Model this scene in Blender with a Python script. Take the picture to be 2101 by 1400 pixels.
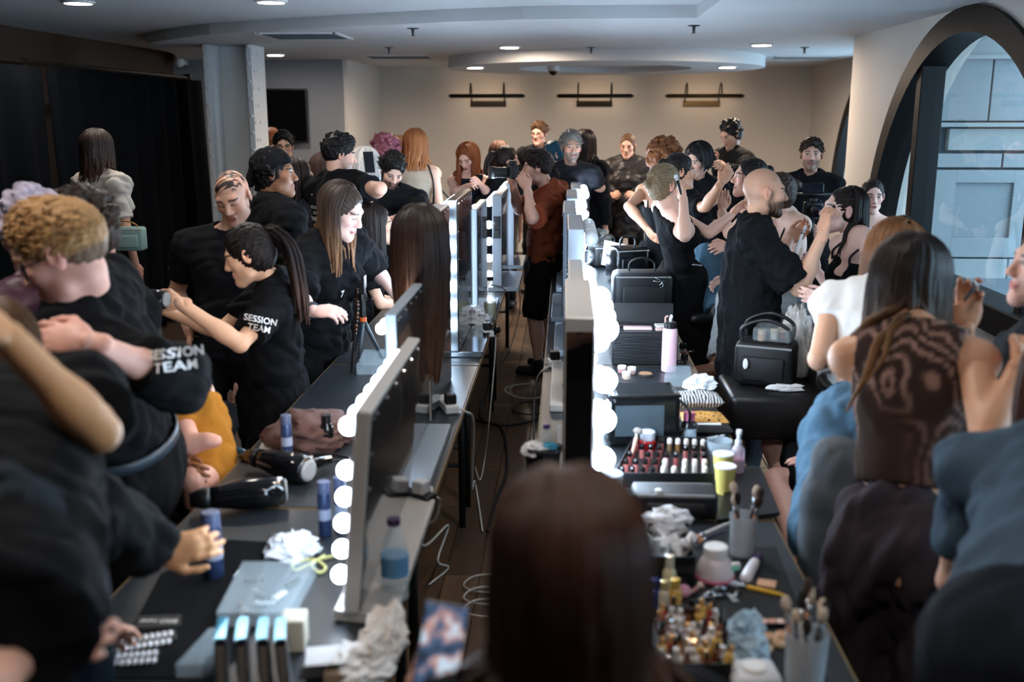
import bpy, bmesh, math, random
import numpy as np
from mathutils import Vector, Matrix
import openvdb as vdb

for _o in list(bpy.data.objects):
    bpy.data.objects.remove(_o)
SC = bpy.context.scene
COL = SC.collection
# ------------------------------------------------------------------ camera
F_PX = 2060.0
HC = 1.86
PITCH = math.atan(462 / F_PX)
YAW = math.atan(109.5 * math.cos(PITCH) / F_PX)
_cam = bpy.data.cameras.new('camera')
_cam.sensor_width = 36.0
_cam.lens = 36.0 * F_PX / 2101.0
_cam.clip_start = 0.05
_cam.clip_end = 200
_cam.dof.use_dof = True
_cam.dof.focus_distance = 5.6
_cam.dof.aperture_fstop = 2.0
CAM = bpy.data.objects.new('camera', _cam)
CAM.location = (0, 0, HC)
CAM.rotation_euler = (math.pi / 2 - PITCH, 0, YAW)
COL.objects.link(CAM)
SC.camera = CAM
CC = np.array([0, 0, HC])
_R = np.array(CAM.rotation_euler.to_matrix())
C_R, C_U, C_F = _R[:, 0], _R[:, 1], -_R[:, 2]

# ------------------------------------------------------------------ colour management
SC.view_settings.view_transform = 'Standard'
SC.view_settings.look = 'None'
SC.view_settings.gamma = 1.0
SC.view_settings.use_curve_mapping = False
SC.view_settings.exposure = 1.9

SC.cycles.max_bounces = 7
SC.cycles.diffuse_bounces = 4
SC.cycles.glossy_bounces = 4
# ------------------------------------------------------------------ world: overcast daylight
W = bpy.data.worlds.new('world')
SC.world = W
W.use_nodes = True
_bg = W.node_tree.nodes['Background']
_bg.inputs[0].default_value = (0.52, 0.74, 0.95, 1)
_bg.inputs[1].default_value = 2.1


def ray(px, py):
    return C_F + C_R * (px - 1050.5) / F_PX + C_U * (700 - py) / F_PX


def PD(px, py, d):
    """point seen at a pixel, at camera depth d"""
    return CC + d * ray(px, py)


def PZ(px, py, z):
    v = ray(px, py)
    return CC + v * (z - HC) / v[2]


def PY(px, py, y):
    v = ray(px, py)
    return CC + v * y / v[1]


def PX(px, py, x):
    v = ray(px, py)
    return CC + v * x / v[0]


def proj(p):
    q = np.asarray(p, float) - CC
    z = q @ C_F
    return (1050.5 + F_PX * (q @ C_R) / z, 700 - F_PX * (q @ C_U) / z, z)


# ------------------------------------------------------------------ materials
MATS = {}


def lin(c):
    """sRGB 0..255 triple -> linear rgba"""
    o = []
    for v in c[:3]:
        v = v / 255.0
        o.append(v / 12.92 if v <= 0.04045 else ((v + 0.055) / 1.055) ** 2.4)
    return (o[0], o[1], o[2], 1.0)


def mat(name, col=(128, 128, 128), rough=0.5, metal=0.0, emit=None, estr=0.0, noise=0.0, nscale=20.0,
        bump=0.0, bscale=60.0, trans=0.0, ior=1.45, coat=0.0, sheen=0.0, alpha=1.0, stretch=None, spec=0.5):
    if name in MATS:
        return MATS[name]
    m = bpy.data.materials.new(name)
    m.use_nodes = True
    nt = m.node_tree
    b = nt.nodes['Principled BSDF']
    c = lin(col)
    b.inputs['Base Color'].default_value = c
    b.inputs['Roughness'].default_value = rough
    b.inputs['Metallic'].default_value = metal
    b.inputs['IOR'].default_value = ior
    b.inputs['Specular IOR Level'].default_value = spec
    b.inputs['Transmission Weight'].default_value = trans
    b.inputs['Coat Weight'].default_value = coat
    b.inputs['Sheen Weight'].default_value = sheen
    b.inputs['Alpha'].default_value = alpha
    if emit:
        b.inputs['Emission Color'].default_value = lin(emit)
        b.inputs['Emission Strength'].default_value = estr
    if noise or bump:
        tc = nt.nodes.new('ShaderNodeTexCoord')
        src = tc.outputs['Object']
        if stretch:
            mp = nt.nodes.new('ShaderNodeMapping')
            mp.inputs['Scale'].default_value = stretch
            nt.links.new(src, mp.inputs[0])
            src = mp.outputs[0]
        if noise:
            n = nt.nodes.new('ShaderNodeTexNoise')
            n.inputs['Scale'].default_value = nscale
            n.inputs['Detail'].default_value = 5
            nt.links.new(src, n.inputs[0])
            mx = nt.nodes.new('ShaderNodeMix')
            mx.data_type = 'RGBA'
            mx.inputs[6].default_value = tuple(max(0, v * (1 - noise)) for v in c[:3]) + (1,)
            mx.inputs[7].default_value = tuple(min(1, v * (1 + noise)) for v in c[:3]) + (1,)
            nt.links.new(n.outputs[0], mx.inputs[0])
            nt.links.new(mx.outputs[2], b.inputs['Base Color'])
        if bump:
            n2 = nt.nodes.new('ShaderNodeTexNoise')
            n2.inputs['Scale'].default_value = bscale
            n2.inputs['Detail'].default_value = 4
            nt.links.new(src, n2.inputs[0])
            bp = nt.nodes.new('ShaderNodeBump')
            bp.inputs['Strength'].default_value = bump
            bp.inputs['Distance'].default_value = 0.01
            nt.links.new(n2.outputs[0], bp.inputs['Height'])
            nt.links.new(bp.outputs[0], b.inputs['Normal'])
    MATS[name] = m
    return m


def vmat(name, rough=0.5, bump=0.0, bscale=80.0, stretch=None, sss=0.0, sheen=0.0, spec=0.5, aniso=0.0, noise=0.0):
    """material that reads the thing's own colour from the mesh attribute 'Col'"""
    if name in MATS:
        return MATS[name]
    m = mat(name, (128, 128, 128), rough=rough, sheen=sheen, spec=spec)
    nt = m.node_tree
    b = nt.nodes['Principled BSDF']
    a = nt.nodes.new('ShaderNodeAttribute')
    a.attribute_name = 'Col'
    b.inputs['Subsurface Weight'].default_value = sss
    b.inputs['Subsurface Radius'].default_value = (0.012, 0.004, 0.002)
    b.inputs['Anisotropic'].default_value = aniso
    tc = nt.nodes.new('ShaderNodeTexCoord')
    mp = nt.nodes.new('ShaderNodeMapping')
    if stretch:
        mp.inputs['Scale'].default_value = stretch
    nt.links.new(tc.outputs['Object'], mp.inputs[0])
    n2 = nt.nodes.new('ShaderNodeTexNoise')
    n2.inputs['Scale'].default_value = bscale
    n2.inputs['Detail'].default_value = 4
    nt.links.new(mp.outputs[0], n2.inputs[0])
    if noise:
        mx = nt.nodes.new('ShaderNodeMix')
        mx.data_type = 'RGBA'
        mx.blend_type = 'MULTIPLY'
        mx.inputs[0].default_value = 1.0
        mr = nt.nodes.new('ShaderNodeMapRange')
        mr.inputs[1].default_value = 0.3
        mr.inputs[2].default_value = 0.7
        mr.inputs[3].default_value = 1 - noise
        mr.inputs[4].default_value = 1 + noise
        nt.links.new(n2.outputs[0], mr.inputs[0])
        nt.links.new(a.outputs['Color'], mx.inputs[6])
        nt.links.new(mr.outputs[0], mx.inputs[7])
        nt.links.new(mx.outputs[2], b.inputs['Base Color'])
    else:
        nt.links.new(a.outputs['Color'], b.inputs['Base Color'])
    if bump:
        bp = nt.nodes.new('ShaderNodeBump')
        bp.inputs['Strength'].default_value = bump
        bp.inputs['Distance'].default_value = 0.006
        nt.links.new(n2.outputs[0], bp.inputs['Height'])
        nt.links.new(bp.outputs[0], b.inputs['Normal'])
    return m


# ------------------------------------------------------------------ object helpers
def tag(o, label=None, cat=None, group=None, kind=None):
    if label:
        o['label'] = label
    if cat:
        o['category'] = cat
    if group:
        o['group'] = group
    if kind:
        o['kind'] = kind
    return o


def empty(name, loc=(0, 0, 0), rz=0.0, label=None, cat=None, group=None, parent=None):
    o = bpy.data.objects.new(name, None)
    o.empty_display_size = 0.05
    o.location = loc
    o.rotation_euler = (0, 0, rz)
    COL.objects.link(o)
    if parent:
        o.parent = parent
    return tag(o, label, cat, group)


def meshobj(name, verts, faces, m, parent=None, smooth=False, loc=None, rot=None, cols=None):
    me = bpy.data.meshes.new(name)
    me.from_pydata([tuple(v) for v in verts], [], [tuple(f) for f in faces])
    return finish(name, me, m, parent, smooth, loc, rot, cols)


def finish(name, me, m, parent=None, smooth=False, loc=None, rot=None, cols=None):
    me.update()
    ms = m if isinstance(m, (list, tuple)) else [m]
    for x in ms:
        me.materials.append(x)
    if smooth:
        me.polygons.foreach_set('use_smooth', [True] * len(me.polygons))
    if cols is not None:
        at = me.color_attributes.new('Col', 'FLOAT_COLOR', 'POINT')
        at.data.foreach_set('color', np.asarray(cols, np.float32).ravel())
    o = bpy.data.objects.new(name, me)
    COL.objects.link(o)
    if parent:
        o.parent = parent
    if loc is not None:
        o.location = loc
    if rot is not None:
        o.rotation_euler = rot
    return o


def link(name, me, parent=None, loc=(0, 0, 0), rot=(0, 0, 0), scale=None):
    o = bpy.data.objects.new(name, me)
    COL.objects.link(o)
    if parent:
        o.parent = parent
    o.location = loc
    o.rotation_euler = rot
    if scale is not None:
        o.scale = scale
    return o


class MB:
    """collects simple solids into one mesh"""

    def __init__(s):
        s.v = []
        s.f = []
        s.mi = []

    def add(s, vs, fs, mi=0):
        n = len(s.v)
        s.v += [tuple(v) for v in vs]
        s.f += [tuple(n + i for i in f) for f in fs]
        s.mi += [mi] * len(fs)
        return s

    def box(s, c, size, R=None, mi=0, bev=0.0):
        cx, cy, cz = c
        hx, hy, hz = size[0] / 2, size[1] / 2, size[2] / 2
        if bev > 0:
            bm = bmesh.new()
            bmesh.ops.create_cube(bm, size=1)
            bmesh.ops.scale(bm, vec=(hx * 2, hy * 2, hz * 2), verts=bm.verts)
            bmesh.ops.bevel(bm, geom=bm.edges[:], offset=min(bev, 0.45 * min(size)), segments=2, affect='EDGES', profile=0.5)
            bm.verts.ensure_lookup_table()
            vs = [tuple(v.co) for v in bm.verts]
            for i, v in enumerate(bm.verts):
                v.index = i
            fs = [[v.index for v in f.verts] for f in bm.faces]
            bm.free()
        else:
            vs = [(x, y, z) for x in (-hx, hx) for y in (-hy, hy) for z in (-hz, hz)]
            fs = [(0, 1, 3, 2), (4, 6, 7, 5), (0, 4, 5, 1), (2, 3, 7, 6), (0, 2, 6, 4), (1, 5, 7, 3)]
        if R is not None:
            vs = [tuple(np.asarray(R) @ np.array(v)) for v in vs]
        return s.add([(v[0] + cx, v[1] + cy, v[2] + cz) for v in vs], fs, mi)

    def tube(s, pts, r, n=8, cap=True, mi=0, flat=1.0):
        pts = [np.asarray(p, float) for p in pts]
        rs = r if isinstance(r, (list, tuple, np.ndarray)) else [r] * len(pts)
        up = np.array([0, 0, 1.0])
        vs = []
        prev = None
        for i, p in enumerate(pts):
            a = pts[max(i - 1, 0)]
            b = pts[min(i + 1, len(pts) - 1)]
            t = b - a
            t = t / (np.linalg.norm(t) + 1e-9)
            if prev is None:
                e = np.cross(t, up)
                if np.linalg.norm(e) < 1e-3:
                    e = np.cross(t, np.array([1.0, 0, 0]))
            else:
                e = prev - t * (prev @ t)
            e = e / (np.linalg.norm(e) + 1e-9)
            prev = e
            w = np.cross(t, e)
            for k in range(n):
                an = 2 * math.pi * k / n
                vs.append(p + rs[i] * (math.cos(an) * e + flat * math.sin(an) * w))
        fs = []
        for i in range(len(pts) - 1):
            for k in range(n):
                k2 = (k + 1) % n
                fs.append((i * n + k, i * n + k2, (i + 1) * n + k2, (i + 1) * n + k))
        if cap:
            fs.append(tuple(range(n))[::-1])
            fs.append(tuple((len(pts) - 1) * n + k for k in range(n)))
        return s.add(vs, fs, mi)

    def lathe(s, prof, c=(0, 0, 0), n=16, R=None, mi=0):
        """prof: (radius, z) from bottom to top, closed with caps"""
        vs = []
        for (r, z) in prof:
            for k in range(n):
                a = 2 * math.pi * k / n
                v = np.array([r * math.cos(a), r * math.sin(a), z])
                if R is not None:
                    v = np.asarray(R) @ v
                vs.append(v + np.asarray(c, float))
        fs = []
        for i in range(len(prof) - 1):
            for k in range(n):
                k2 = (k + 1) % n
                fs.append((i * n + k, i * n + k2, (i + 1) * n + k2, (i + 1) * n + k))
        fs.append(tuple(range(n))[::-1])
        fs.append(tuple((len(prof) - 1) * n + k for k in range(n)))
        return s.add(vs, fs, mi)

    def prism(s, poly, z0, z1, mi=0):
        """vertical prism over an xy polygon (counter-clockwise)"""
        n = len(poly)
        vs = [(x, y, z0) for x, y in poly] + [(x, y, z1) for x, y in poly]
        fs = [tuple(range(n))[::-1], tuple(range(n, 2 * n))]
        for k in range(n):
            fs.append((k, (k + 1) % n, n + (k + 1) % n, n + k))
        return s.add(vs, fs, mi)

    def sphere(s, c, r, seg=12, rings=8, sc=(1, 1, 1), mi=0, R=None):
        vs = []
        for i in range(rings + 1):
            th = math.pi * i / rings
            for k in range(seg):
                a = 2 * math.pi * k / seg
                v = np.array([r * sc[0] * math.sin(th) * math.cos(a), r * sc[1] * math.sin(th) * math.sin(a), r * sc[2] * math.cos(th)])
                if R is not None:
                    v = np.asarray(R) @ v
                vs.append(v + np.asarray(c, float))
        fs = []
        for i in range(rings):
            for k in range(seg):
                k2 = (k + 1) % seg
                fs.append((i * seg + k, (i + 1) * seg + k, (i + 1) * seg + k2, i * seg + k2))
        return s.add(vs, fs, mi)

    def build(s, name, m, parent=None, smooth=False, loc=None, rot=None):
        o = meshobj(name, s.v, s.f, m, parent, smooth, loc, rot)
        if isinstance(m, (list, tuple)) and len(m) > 1:
            o.data.polygons.foreach_set('material_index', s.mi)
        return o

    def mesh(s, name, m, smooth=False):
        me = bpy.data.meshes.new(name)
        me.from_pydata(s.v, [], s.f)
        me.update()
        me.materials.append(m)
        if smooth:
            me.polygons.foreach_set('use_smooth', [True] * len(me.polygons))
        return me


def autosmooth(o, deg=40):
    """smooth shading with sharp edges kept"""
    me = o.data
    me.polygons.foreach_set('use_smooth', [True] * len(me.polygons))
    bm = bmesh.new()
    bm.from_mesh(me)
    lim = math.radians(deg)
    for e in bm.edges:
        e.smooth = e.is_manifold and e.calc_face_angle(9) < lim
    bm.to_mesh(me)
    bm.free()
    return o


def Rz(a):
    c, s = math.cos(a), math.sin(a)
    return np.array([[c, -s, 0], [s, c, 0], [0, 0, 1.0]])


def Rx(a):
    c, s = math.cos(a), math.sin(a)
    return np.array([[1.0, 0, 0], [0, c, -s], [0, s, c]])


def Ry(a):
    c, s = math.cos(a), math.sin(a)
    return np.array([[c, 0, s], [0, 1.0, 0], [-s, 0, c]])


def euler(R):
    return Matrix([list(r) for r in R]).to_euler()


def look(d, up=(0, 0, 1)):
    """rotation whose z axis is d"""
    d = np.asarray(d, float)
    d = d / np.linalg.norm(d)
    u = np.asarray(up, float)
    x = np.cross(u, d)
    if np.linalg.norm(x) < 1e-4:
        x = np.array([1.0, 0, 0])
    x = x / np.linalg.norm(x)
    return np.stack([x, np.cross(d, x), d], axis=1)


def catmull(pts, n=6):
    pts = [np.asarray(p, float) for p in pts]
    P = [2 * pts[0] - pts[1]] + pts + [2 * pts[-1] - pts[-2]]
    out = []
    for i in range(1, len(P) - 2):
        for k in range(n):
            t = k / n
            a, b, c, d = P[i - 1], P[i], P[i + 1], P[i + 2]
            out.append(0.5 * ((2 * b) + (c - a) * t + (2 * a - 5 * b + 4 * c - d) * t * t + (3 * b - a - 3 * c + d) * t ** 3))
    out.append(pts[-1])
    return out


RNG = random.Random(7)

# ================================================================== the room
M_WALL = mat('wall paint', (196, 190, 182), rough=0.75, noise=0.03, nscale=3, bump=0.05, bscale=200)
M_WALLG = mat('grey wall paint', (128, 130, 136), rough=0.8, noise=0.04, nscale=2, bump=0.05, bscale=200)
M_CEIL = mat('ceiling paint', (188, 190, 192), rough=0.8, noise=0.02, nscale=2)
M_BROWN = mat('brown wall', (70, 52, 38), rough=0.6, noise=0.15, nscale=4)
M_BLACKF = mat('black window frame', (13, 11, 11), rough=0.5, noise=0.2, nscale=10, spec=.2)
M_FLOOR = mat('oak floor base', (58, 44, 34), rough=0.5, noise=0.2, nscale=8)
M_PLANK = [mat('oak plank %d' % i, c, rough=0.42, noise=0.35, nscale=5, stretch=(9, 0.8, 1), bump=0.08, bscale=30)
           for i, c in enumerate([(92, 70, 52), (82, 62, 46), (102, 78, 58), (74, 56, 42)])]
M_METB = mat('blackened bronze', (38, 33, 28), rough=0.4, metal=0.8)
M_STEELW = mat('painted steel', (206, 210, 212), rough=0.55, noise=0.05, nscale=6, bump=0.1, bscale=30)
M_STONE = [mat('pale stone %d' % i, c, rough=0.85, noise=0.08, nscale=6, bump=0.15, bscale=40) for i, c in
           enumerate([(126, 132, 134), (119, 126, 129), (132, 138, 138)])]
ZC = 2.5


def wall(name, c, size, m=None, label=None):
    o = MB().box(c, size).build(name, m or M_WALL)
    return tag(o, label, kind='structure')


floor = tag(MB().box((-0.6, 5.6, -0.06), (8.6, 17.6, 0.1)).build('floor', M_FLOOR), 'dark brown oak plank floor', kind='structure')
# planks in the part of the floor that shows, laid along the aisle
PW, PL = 0.145, 1.25
_pm = [MB().box((0, 0, 0), (PW - 0.004, PL - 0.004, 0.012), bev=0.0015).mesh('plank', m) for m in M_PLANK]
_k = 0
for ix in range(-6, 14):
    for iy in range(-1, 8):
        x = ix * PW + 0.03
        y = 1.0 + iy * PL + (ix * 0.41 % 1.0) * PL
        if y > 9.8:
            continue
        link('plank', _pm[RNG.randrange(4)], floor, (x, y, -0.005))

wall('wall_back', (0.45, 14.15, 1.3), (7.4, 0.2, 2.7), label='cream back wall with three picture lights')
wall('wall_return', (-2.63, 13.05, 1.3), (0.16, 2.1, 2.7), label='white return wall beside the grey television wall')
wall('wall_screen', (-3.65, 12.05, 1.3), (2.1, 0.14, 2.7), M_WALLG, 'grey wall behind the riveted column')
wall('wall_left', (-4.68, 5.6, 1.3), (0.16, 17.4, 2.7), M_BROWN, 'dark brown left wall above the black drapes')
wall('wall_rear', (-0.6, -2.95, 1.3), (8.4, 0.16, 2.7), label='plain wall behind the photographer')

# ---- ceiling: raised tray at upper level, dropped field with a curved edge
tag(MB().box((-0.6, 5.6, 2.66), (8.6, 17.6, 0.15)).build('ceiling', M_CEIL), 'white raised ceiling tray', kind='structure')
_low = [(.87, -2.9), (2.5, -2.9), (2.5, 8.9), (3.5, 8.9), (3.5, 14.1), (-4.6, 14.1), (-4.6, 12), (-4.33, 11.4), (-4.15, 10.85),
        (-4.02, 10.2), (-3.93, 9.7), (-3.77, 9.25), (-3.44, 8.85), (-2.87, 8.3), (-2.5, 8.08), (-1.54, 7.6), (-.82, 7.28), (-.3, 7.13),
        (.1, 7.09), (.45, 7.08), (.87, 7.08)]
tag(MB().prism(_low, ZC, 2.586).build('ceiling_lower', M_CEIL), 'white lowered ceiling with a curved edge', kind='structure')
# round soffit near the back wall: ring with a sunken middle
_cx, _cy, _ro, _ri = 0.44, 11.9, 1.78, 0.98
_n = 64
vs, fs = [], []
for (r, z) in [(_ro, ZC), (_ro, ZC - .115), (_ri, ZC - .115), (_ri, ZC - .05), (0.01, ZC - .05)]:
    for k in range(_n):
        a = 2 * math.pi * k / _n
        vs.append((_cx + r * math.cos(a), _cy + r * math.sin(a), z))
for i in range(4):
    for k in range(_n):
        k2 = (k + 1) % _n
        fs.append((i * _n + k, (i + 1) * _n + k, (i + 1) * _n + k2, i * _n + k2))
tag(autosmooth(meshobj('ceiling_soffit', vs, fs, M_CEIL)), 'round white ceiling soffit with a sunken centre', kind='structure')

# ---- right wall: near part holds the large lunette window
XW, WT = 2.4, 0.35
AY, AZ, AA, AB = 6.42, 0.70, 1.74, 1.80


def arch(a, b, n=40, zc=AZ):
    return [(AY + a * math.cos(math.pi * i / n), zc + b * math.sin(math.pi * i / n)) for i in range(n + 1)]


def extrude_ring(outer, inner, x0, x1):
    """solid between two y-z outlines (same count), extruded in x"""
    n = len(outer)
    vs = []
    for x in (x0, x1):
        vs += [(x, y, z) for y, z in outer] + [(x, y, z) for y, z in inner]
    fs = []
    o0, i0, o1, i1 = 0, n, 2 * n, 3 * n
    for k in range(n - 1):
        fs += [(o0 + k, o0 + k + 1, i0 + k + 1, i0 + k), (o1 + k, i1 + k, i1 + k + 1, o1 + k + 1),
               (o0 + k, o1 + k, o1 + k + 1, o0 + k + 1), (i0 + k, i0 + k + 1, i1 + k + 1, i1 + k)]
    fs += [(o0, i0, i1, o1), (o0 + n - 1, o1 + n - 1, i1 + n - 1, i0 + n - 1)]
    return vs, fs


def window_wall(name, x0, x1, ya, yb, yc, label):
    """wall slab x0..x1, ya..yb with the arch cut out round yc"""
    n = 40
    ring = [(yc + AA * math.cos(math.pi * i / n), AZ + AB * math.sin(math.pi * i / n)) for i in range(n + 1)]
    top = 2.56
    mb = MB()
    mb.box(((x0 + x1) / 2, (ya + yb) / 2, AZ / 2), (x1 - x0, yb - ya, AZ))
    mb.box(((x0 + x1) / 2, (yc + AA + yb) / 2, (AZ + top) / 2), (x1 - x0, yb - yc - AA, top - AZ))
    mb.box(((x0 + x1) / 2, (ya + yc - AA) / 2, (AZ + top) / 2), (x1 - x0, yc - AA - ya, top - AZ))
    for i in range(n):
        (y1, z1), (y0, z0) = ring[i], ring[i + 1]
        v = [(x0, y0, z0), (x0, y1, z1), (x0, y1, top), (x0, y0, top), (x1, y0, z0), (x1, y1, z1), (x1, y1, top), (x1, y0, top)]
        mb.add(v, [(0, 3, 2, 1), (4, 5, 6, 7), (0, 1, 5, 4)])
    return tag(mb.build(name, M_WALL), label, kind='structure')


window_wall('wall_right', XW, XW + WT, 4.52, 8.86, AY, 'white window wall beside the make-up tables')
window_wall('wall_right_near', XW, XW + WT, 0.62, 4.52, AY - 3.85, 'white wall out of view holding the added arched window')  # unseen wall, opened up for the added daylight window
wall('wall_right_rear', (XW + WT / 2, -1.14, 1.28), (WT, 3.52, 2.56), label='plain white wall right of the photographer')
window_wall('wall_alcove', 3.3, 3.5, 8.8, 14.1, 11.05, 'white far right wall with a dark arched window')
wall('wall_pier', (2.96, 8.79, 1.27), (1.08, 0.14, 2.56), label='white pier between the two arched windows')


def lunette(name, x, yc, label, depth=0.12, mulls=(), fw=0.15):
    root = empty(name, (x, yc, AZ), label=label)
    root['kind'] = 'structure'
    o = [(AA * math.cos(math.pi * i / 40), AB * math.sin(math.pi * i / 40)) for i in range(41)]
    inn = [((AA - fw) * math.cos(math.pi * i / 40), 0.0 + (AB - fw) * math.sin(math.pi * i / 40)) for i in range(41)]
    vs, fs = extrude_ring(o, inn, 0, depth)
    autosmooth(meshobj('window_frame', vs, fs, M_BLACKF, root))
    MB().box((depth / 2 - .02, 0, 0.07), (depth + .04, 2 * AA - .05, 0.15), bev=.008).build('window_sill', M_BLACKF, root)
    M_GL = MATS.get('window glass') or glass_mat()
    for (y, w) in mulls:
        h = (AB - fw) * math.sqrt(max(0.02, 1 - (y / (AA - fw)) ** 2)) + 0.03
        MB().box((depth / 2, y, h / 2 + .07), (depth * 0.8, w, h), bev=.006).build('mullion', M_BLACKF, root)
    edges = [-(AA - fw)] + sorted(y for y, w in mulls) + [AA - fw]
    for a, b in zip(edges[:-1], edges[1:]):
        pts = []
        for i in range(13):
            y = a + (b - a) * i / 12
            pts.append((y, (AB - fw) * math.sqrt(max(0.0, 1 - (y / (AA - fw)) ** 2)) + 0.01))
        vs = [(depth * .6, y, 0.1) for y, z in pts] + [(depth * .6, y, max(z, .11)) for y, z in pts]
        meshobj('pane', vs, [(i, 13 + i, 14 + i, i + 1) for i in range(12)], M_GL, root)
    return root


def glass_mat():
    m = bpy.data.materials.new('window glass')
    m.use_nodes = True
    nt = m.node_tree
    nt.nodes.clear()
    out = nt.nodes.new('ShaderNodeOutputMaterial')
    t = nt.nodes.new('ShaderNodeBsdfTransparent')
    t.inputs[0].default_value = (0.86, 0.93, 0.95, 1)
    g = nt.nodes.new('ShaderNodeBsdfGlossy')
    g.inputs['Roughness'].default_value = 0.02
    fr = nt.nodes.new('ShaderNodeFresnel')
    fr.inputs[0].default_value = 1.5
    mx = nt.nodes.new('ShaderNodeMixShader')
    nt.links.new(fr.outputs[0], mx.inputs[0])
    nt.links.new(t.outputs[0], mx.inputs[1])
    nt.links.new(g.outputs[0], mx.inputs[2])
    nt.links.new(mx.outputs[0], out.inputs[0])
    MATS['window glass'] = m
    return m


lunette('window_1', XW - .03, AY, 'large arched window with black frame looking onto a pale stone facade', mulls=((0.74, 0.10), (-1.08, 0.08)), depth=.2)
lunette('window_added', XW - .03, AY - 3.85, 'added unseen arched window beside the nearest make-up table', mulls=((0.74, 0.10), (-.74, 0.10)), depth=.2)  # window added out of view to let in more daylight
lunette('window_2', 3.28, 11.05, 'dark arched window behind the white pier', mulls=((0.6, 0.07), (-0.6, 0.07)))

# ---- outside (stone): stone building opposite, built of blocks, and a lead-covered ledge
M_STONED = mat('stone joint', (74, 80, 84), rough=0.9)
M_LEDGE = mat('grey lead ledge', (104, 112, 118), rough=0.7, noise=0.1, nscale=8)
FY = 8.6
fac = tag(MB().box((4.9, FY + .06, 1.2), (4.25, 0.1, 5.0)).build('wall_facade', M_STONED), 'pale stone wing seen through the arched window', kind='structure')


def fz(py):
    return PY(2020, py, FY)[2]


def fx(px):
    return PY(px, 420, FY)[0]


_rows = [(fz(250), fz(120)), (fz(310), fz(262)), (fz(345), fz(313)), (fz(575), fz(528)), (fz(640), fz(578))] + [(fz(120) + .42 * k, fz(120) + .42 * (k + 1)) for k in range(3)]
for ri, (z0, z1) in enumerate(_rows):
    bw = .62 + .07 * (ri % 3)
    for c in range(7):
        x = 2.78 + bw * (c + (.5 if ri % 2 else .05))
        x0, x1 = max(2.775, x), min(7.0, x + bw)
        if x1 - x0 > .08:
            MB().box(((x0 + x1) / 2, FY - .02, (z0 + z1) / 2), (x1 - x0 - .012, .08, z1 - z0 - .014), bev=.006).build('stone_block', M_STONE[RNG.randrange(3)], fac)
za, zb, zc_, zd = fz(526), fz(486), fz(374), fz(348)
xa, xb = fx(1952), fx(2070)
for (x0, x1, z0, z1) in [(2.775, xa, za, zd), (xb, 7.0, za, zd), (xa, xb, za, zb), (xa, xb, zc_, zd)]:
    MB().box(((x0 + x1) / 2, FY - .02, (z0 + z1) / 2), (x1 - x0 - .001, .08, z1 - z0 - .001)).build('stone_surround', M_STONE[0], fac)
MB().box(((xa + xb) / 2, FY + .0, (zb + zc_) / 2), (xb - xa, .05, zc_ - zb)).build('sunken_panel', M_STONE[1], fac)
for py in (256, 118):
    MB().box((4.9, FY - .05, fz(py)), (4.2, .14, .035), bev=.006).build('string_course', M_STONE[2], fac)
tag(MB().box((4.95, 4.4, .5), (4.3, 8.0, .1)).box((2.9, 4.4, .6), (.26, 8.0, .14)).build('ledge_exterior', M_LEDGE), 'grey lead ledge outside the arched window', kind='structure')

# ---- riveted steel column
col = empty('trim_column', (-3.1, 9.6, 0), label='grey painted riveted steel column by the television')
col['kind'] = 'structure'
MB().box((-.2, 0, ZC / 2), (.05, .42, ZC - .002), bev=.004).box((.02, .02, ZC / 2), (.4, .04, ZC - .002), bev=.004).build('web', M_STEELW, col)
fl = MB().box((.2, 0, ZC / 2), (.05, .42, ZC - .002), bev=.004).build('flange', M_STEELW, col)
MB().box((-.16, -.06, ZC / 2), (.035, .09, ZC - .004), bev=.004).box((.155, -.06, ZC / 2), (.04, .09, ZC - .004), bev=.004).build('angle_plate', M_STEELW, col)
_rv = MB().sphere((0, 0, 0), .017, 8, 5, sc=(.7, 1, 1)).mesh('rivet', M_STEELW, True)
for i in range(15):
    z = .25 + i * .155
    for y in ((-.15, -.07) if i % 2 else (-.185, -.035)):
        link('rivet', _rv, fl, (.226, y, z))
    link('rivet', _rv, fl, (.2, -.212, z + .06), (0, 0, math.pi / 2))
    link('rivet', _rv, col, (-.2, -.212, z), (0, 0, math.pi / 2))

# ---- television
tv = empty('television', (-2.9, 11.96, 1.5), label='large black television screen on the grey wall behind the column', cat='television')
p0, p1 = PY(500, 182, 11.9), PY(633, 294, 11.9)
w, h = p1[0] - p0[0], p0[2] - p1[2]
tv.location = ((p0[0] + p1[0]) / 2, 11.92, (p0[2] + p1[2]) / 2)
MB().box((0, 0, 0), (w, .05, h), bev=.006).build('casing', mat('tv casing', (16, 16, 18), rough=.4), tv)
MB().box((0, -.027, .006), (w - .03, .004, h - .05)).build('screen', mat('tv screen', (7, 8, 11), rough=.12), tv)
MB().box((0, .037, 0), (.3, .024, .3)).build('wall_bracket', mat('tv casing'), tv)

# ---- black drapes on a pipe along the left side
M_DRAPE = mat('black drape', (9, 11, 14), rough=1.0, spec=.04, noise=0.2, nscale=30, bump=0.1, bscale=150)


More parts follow.
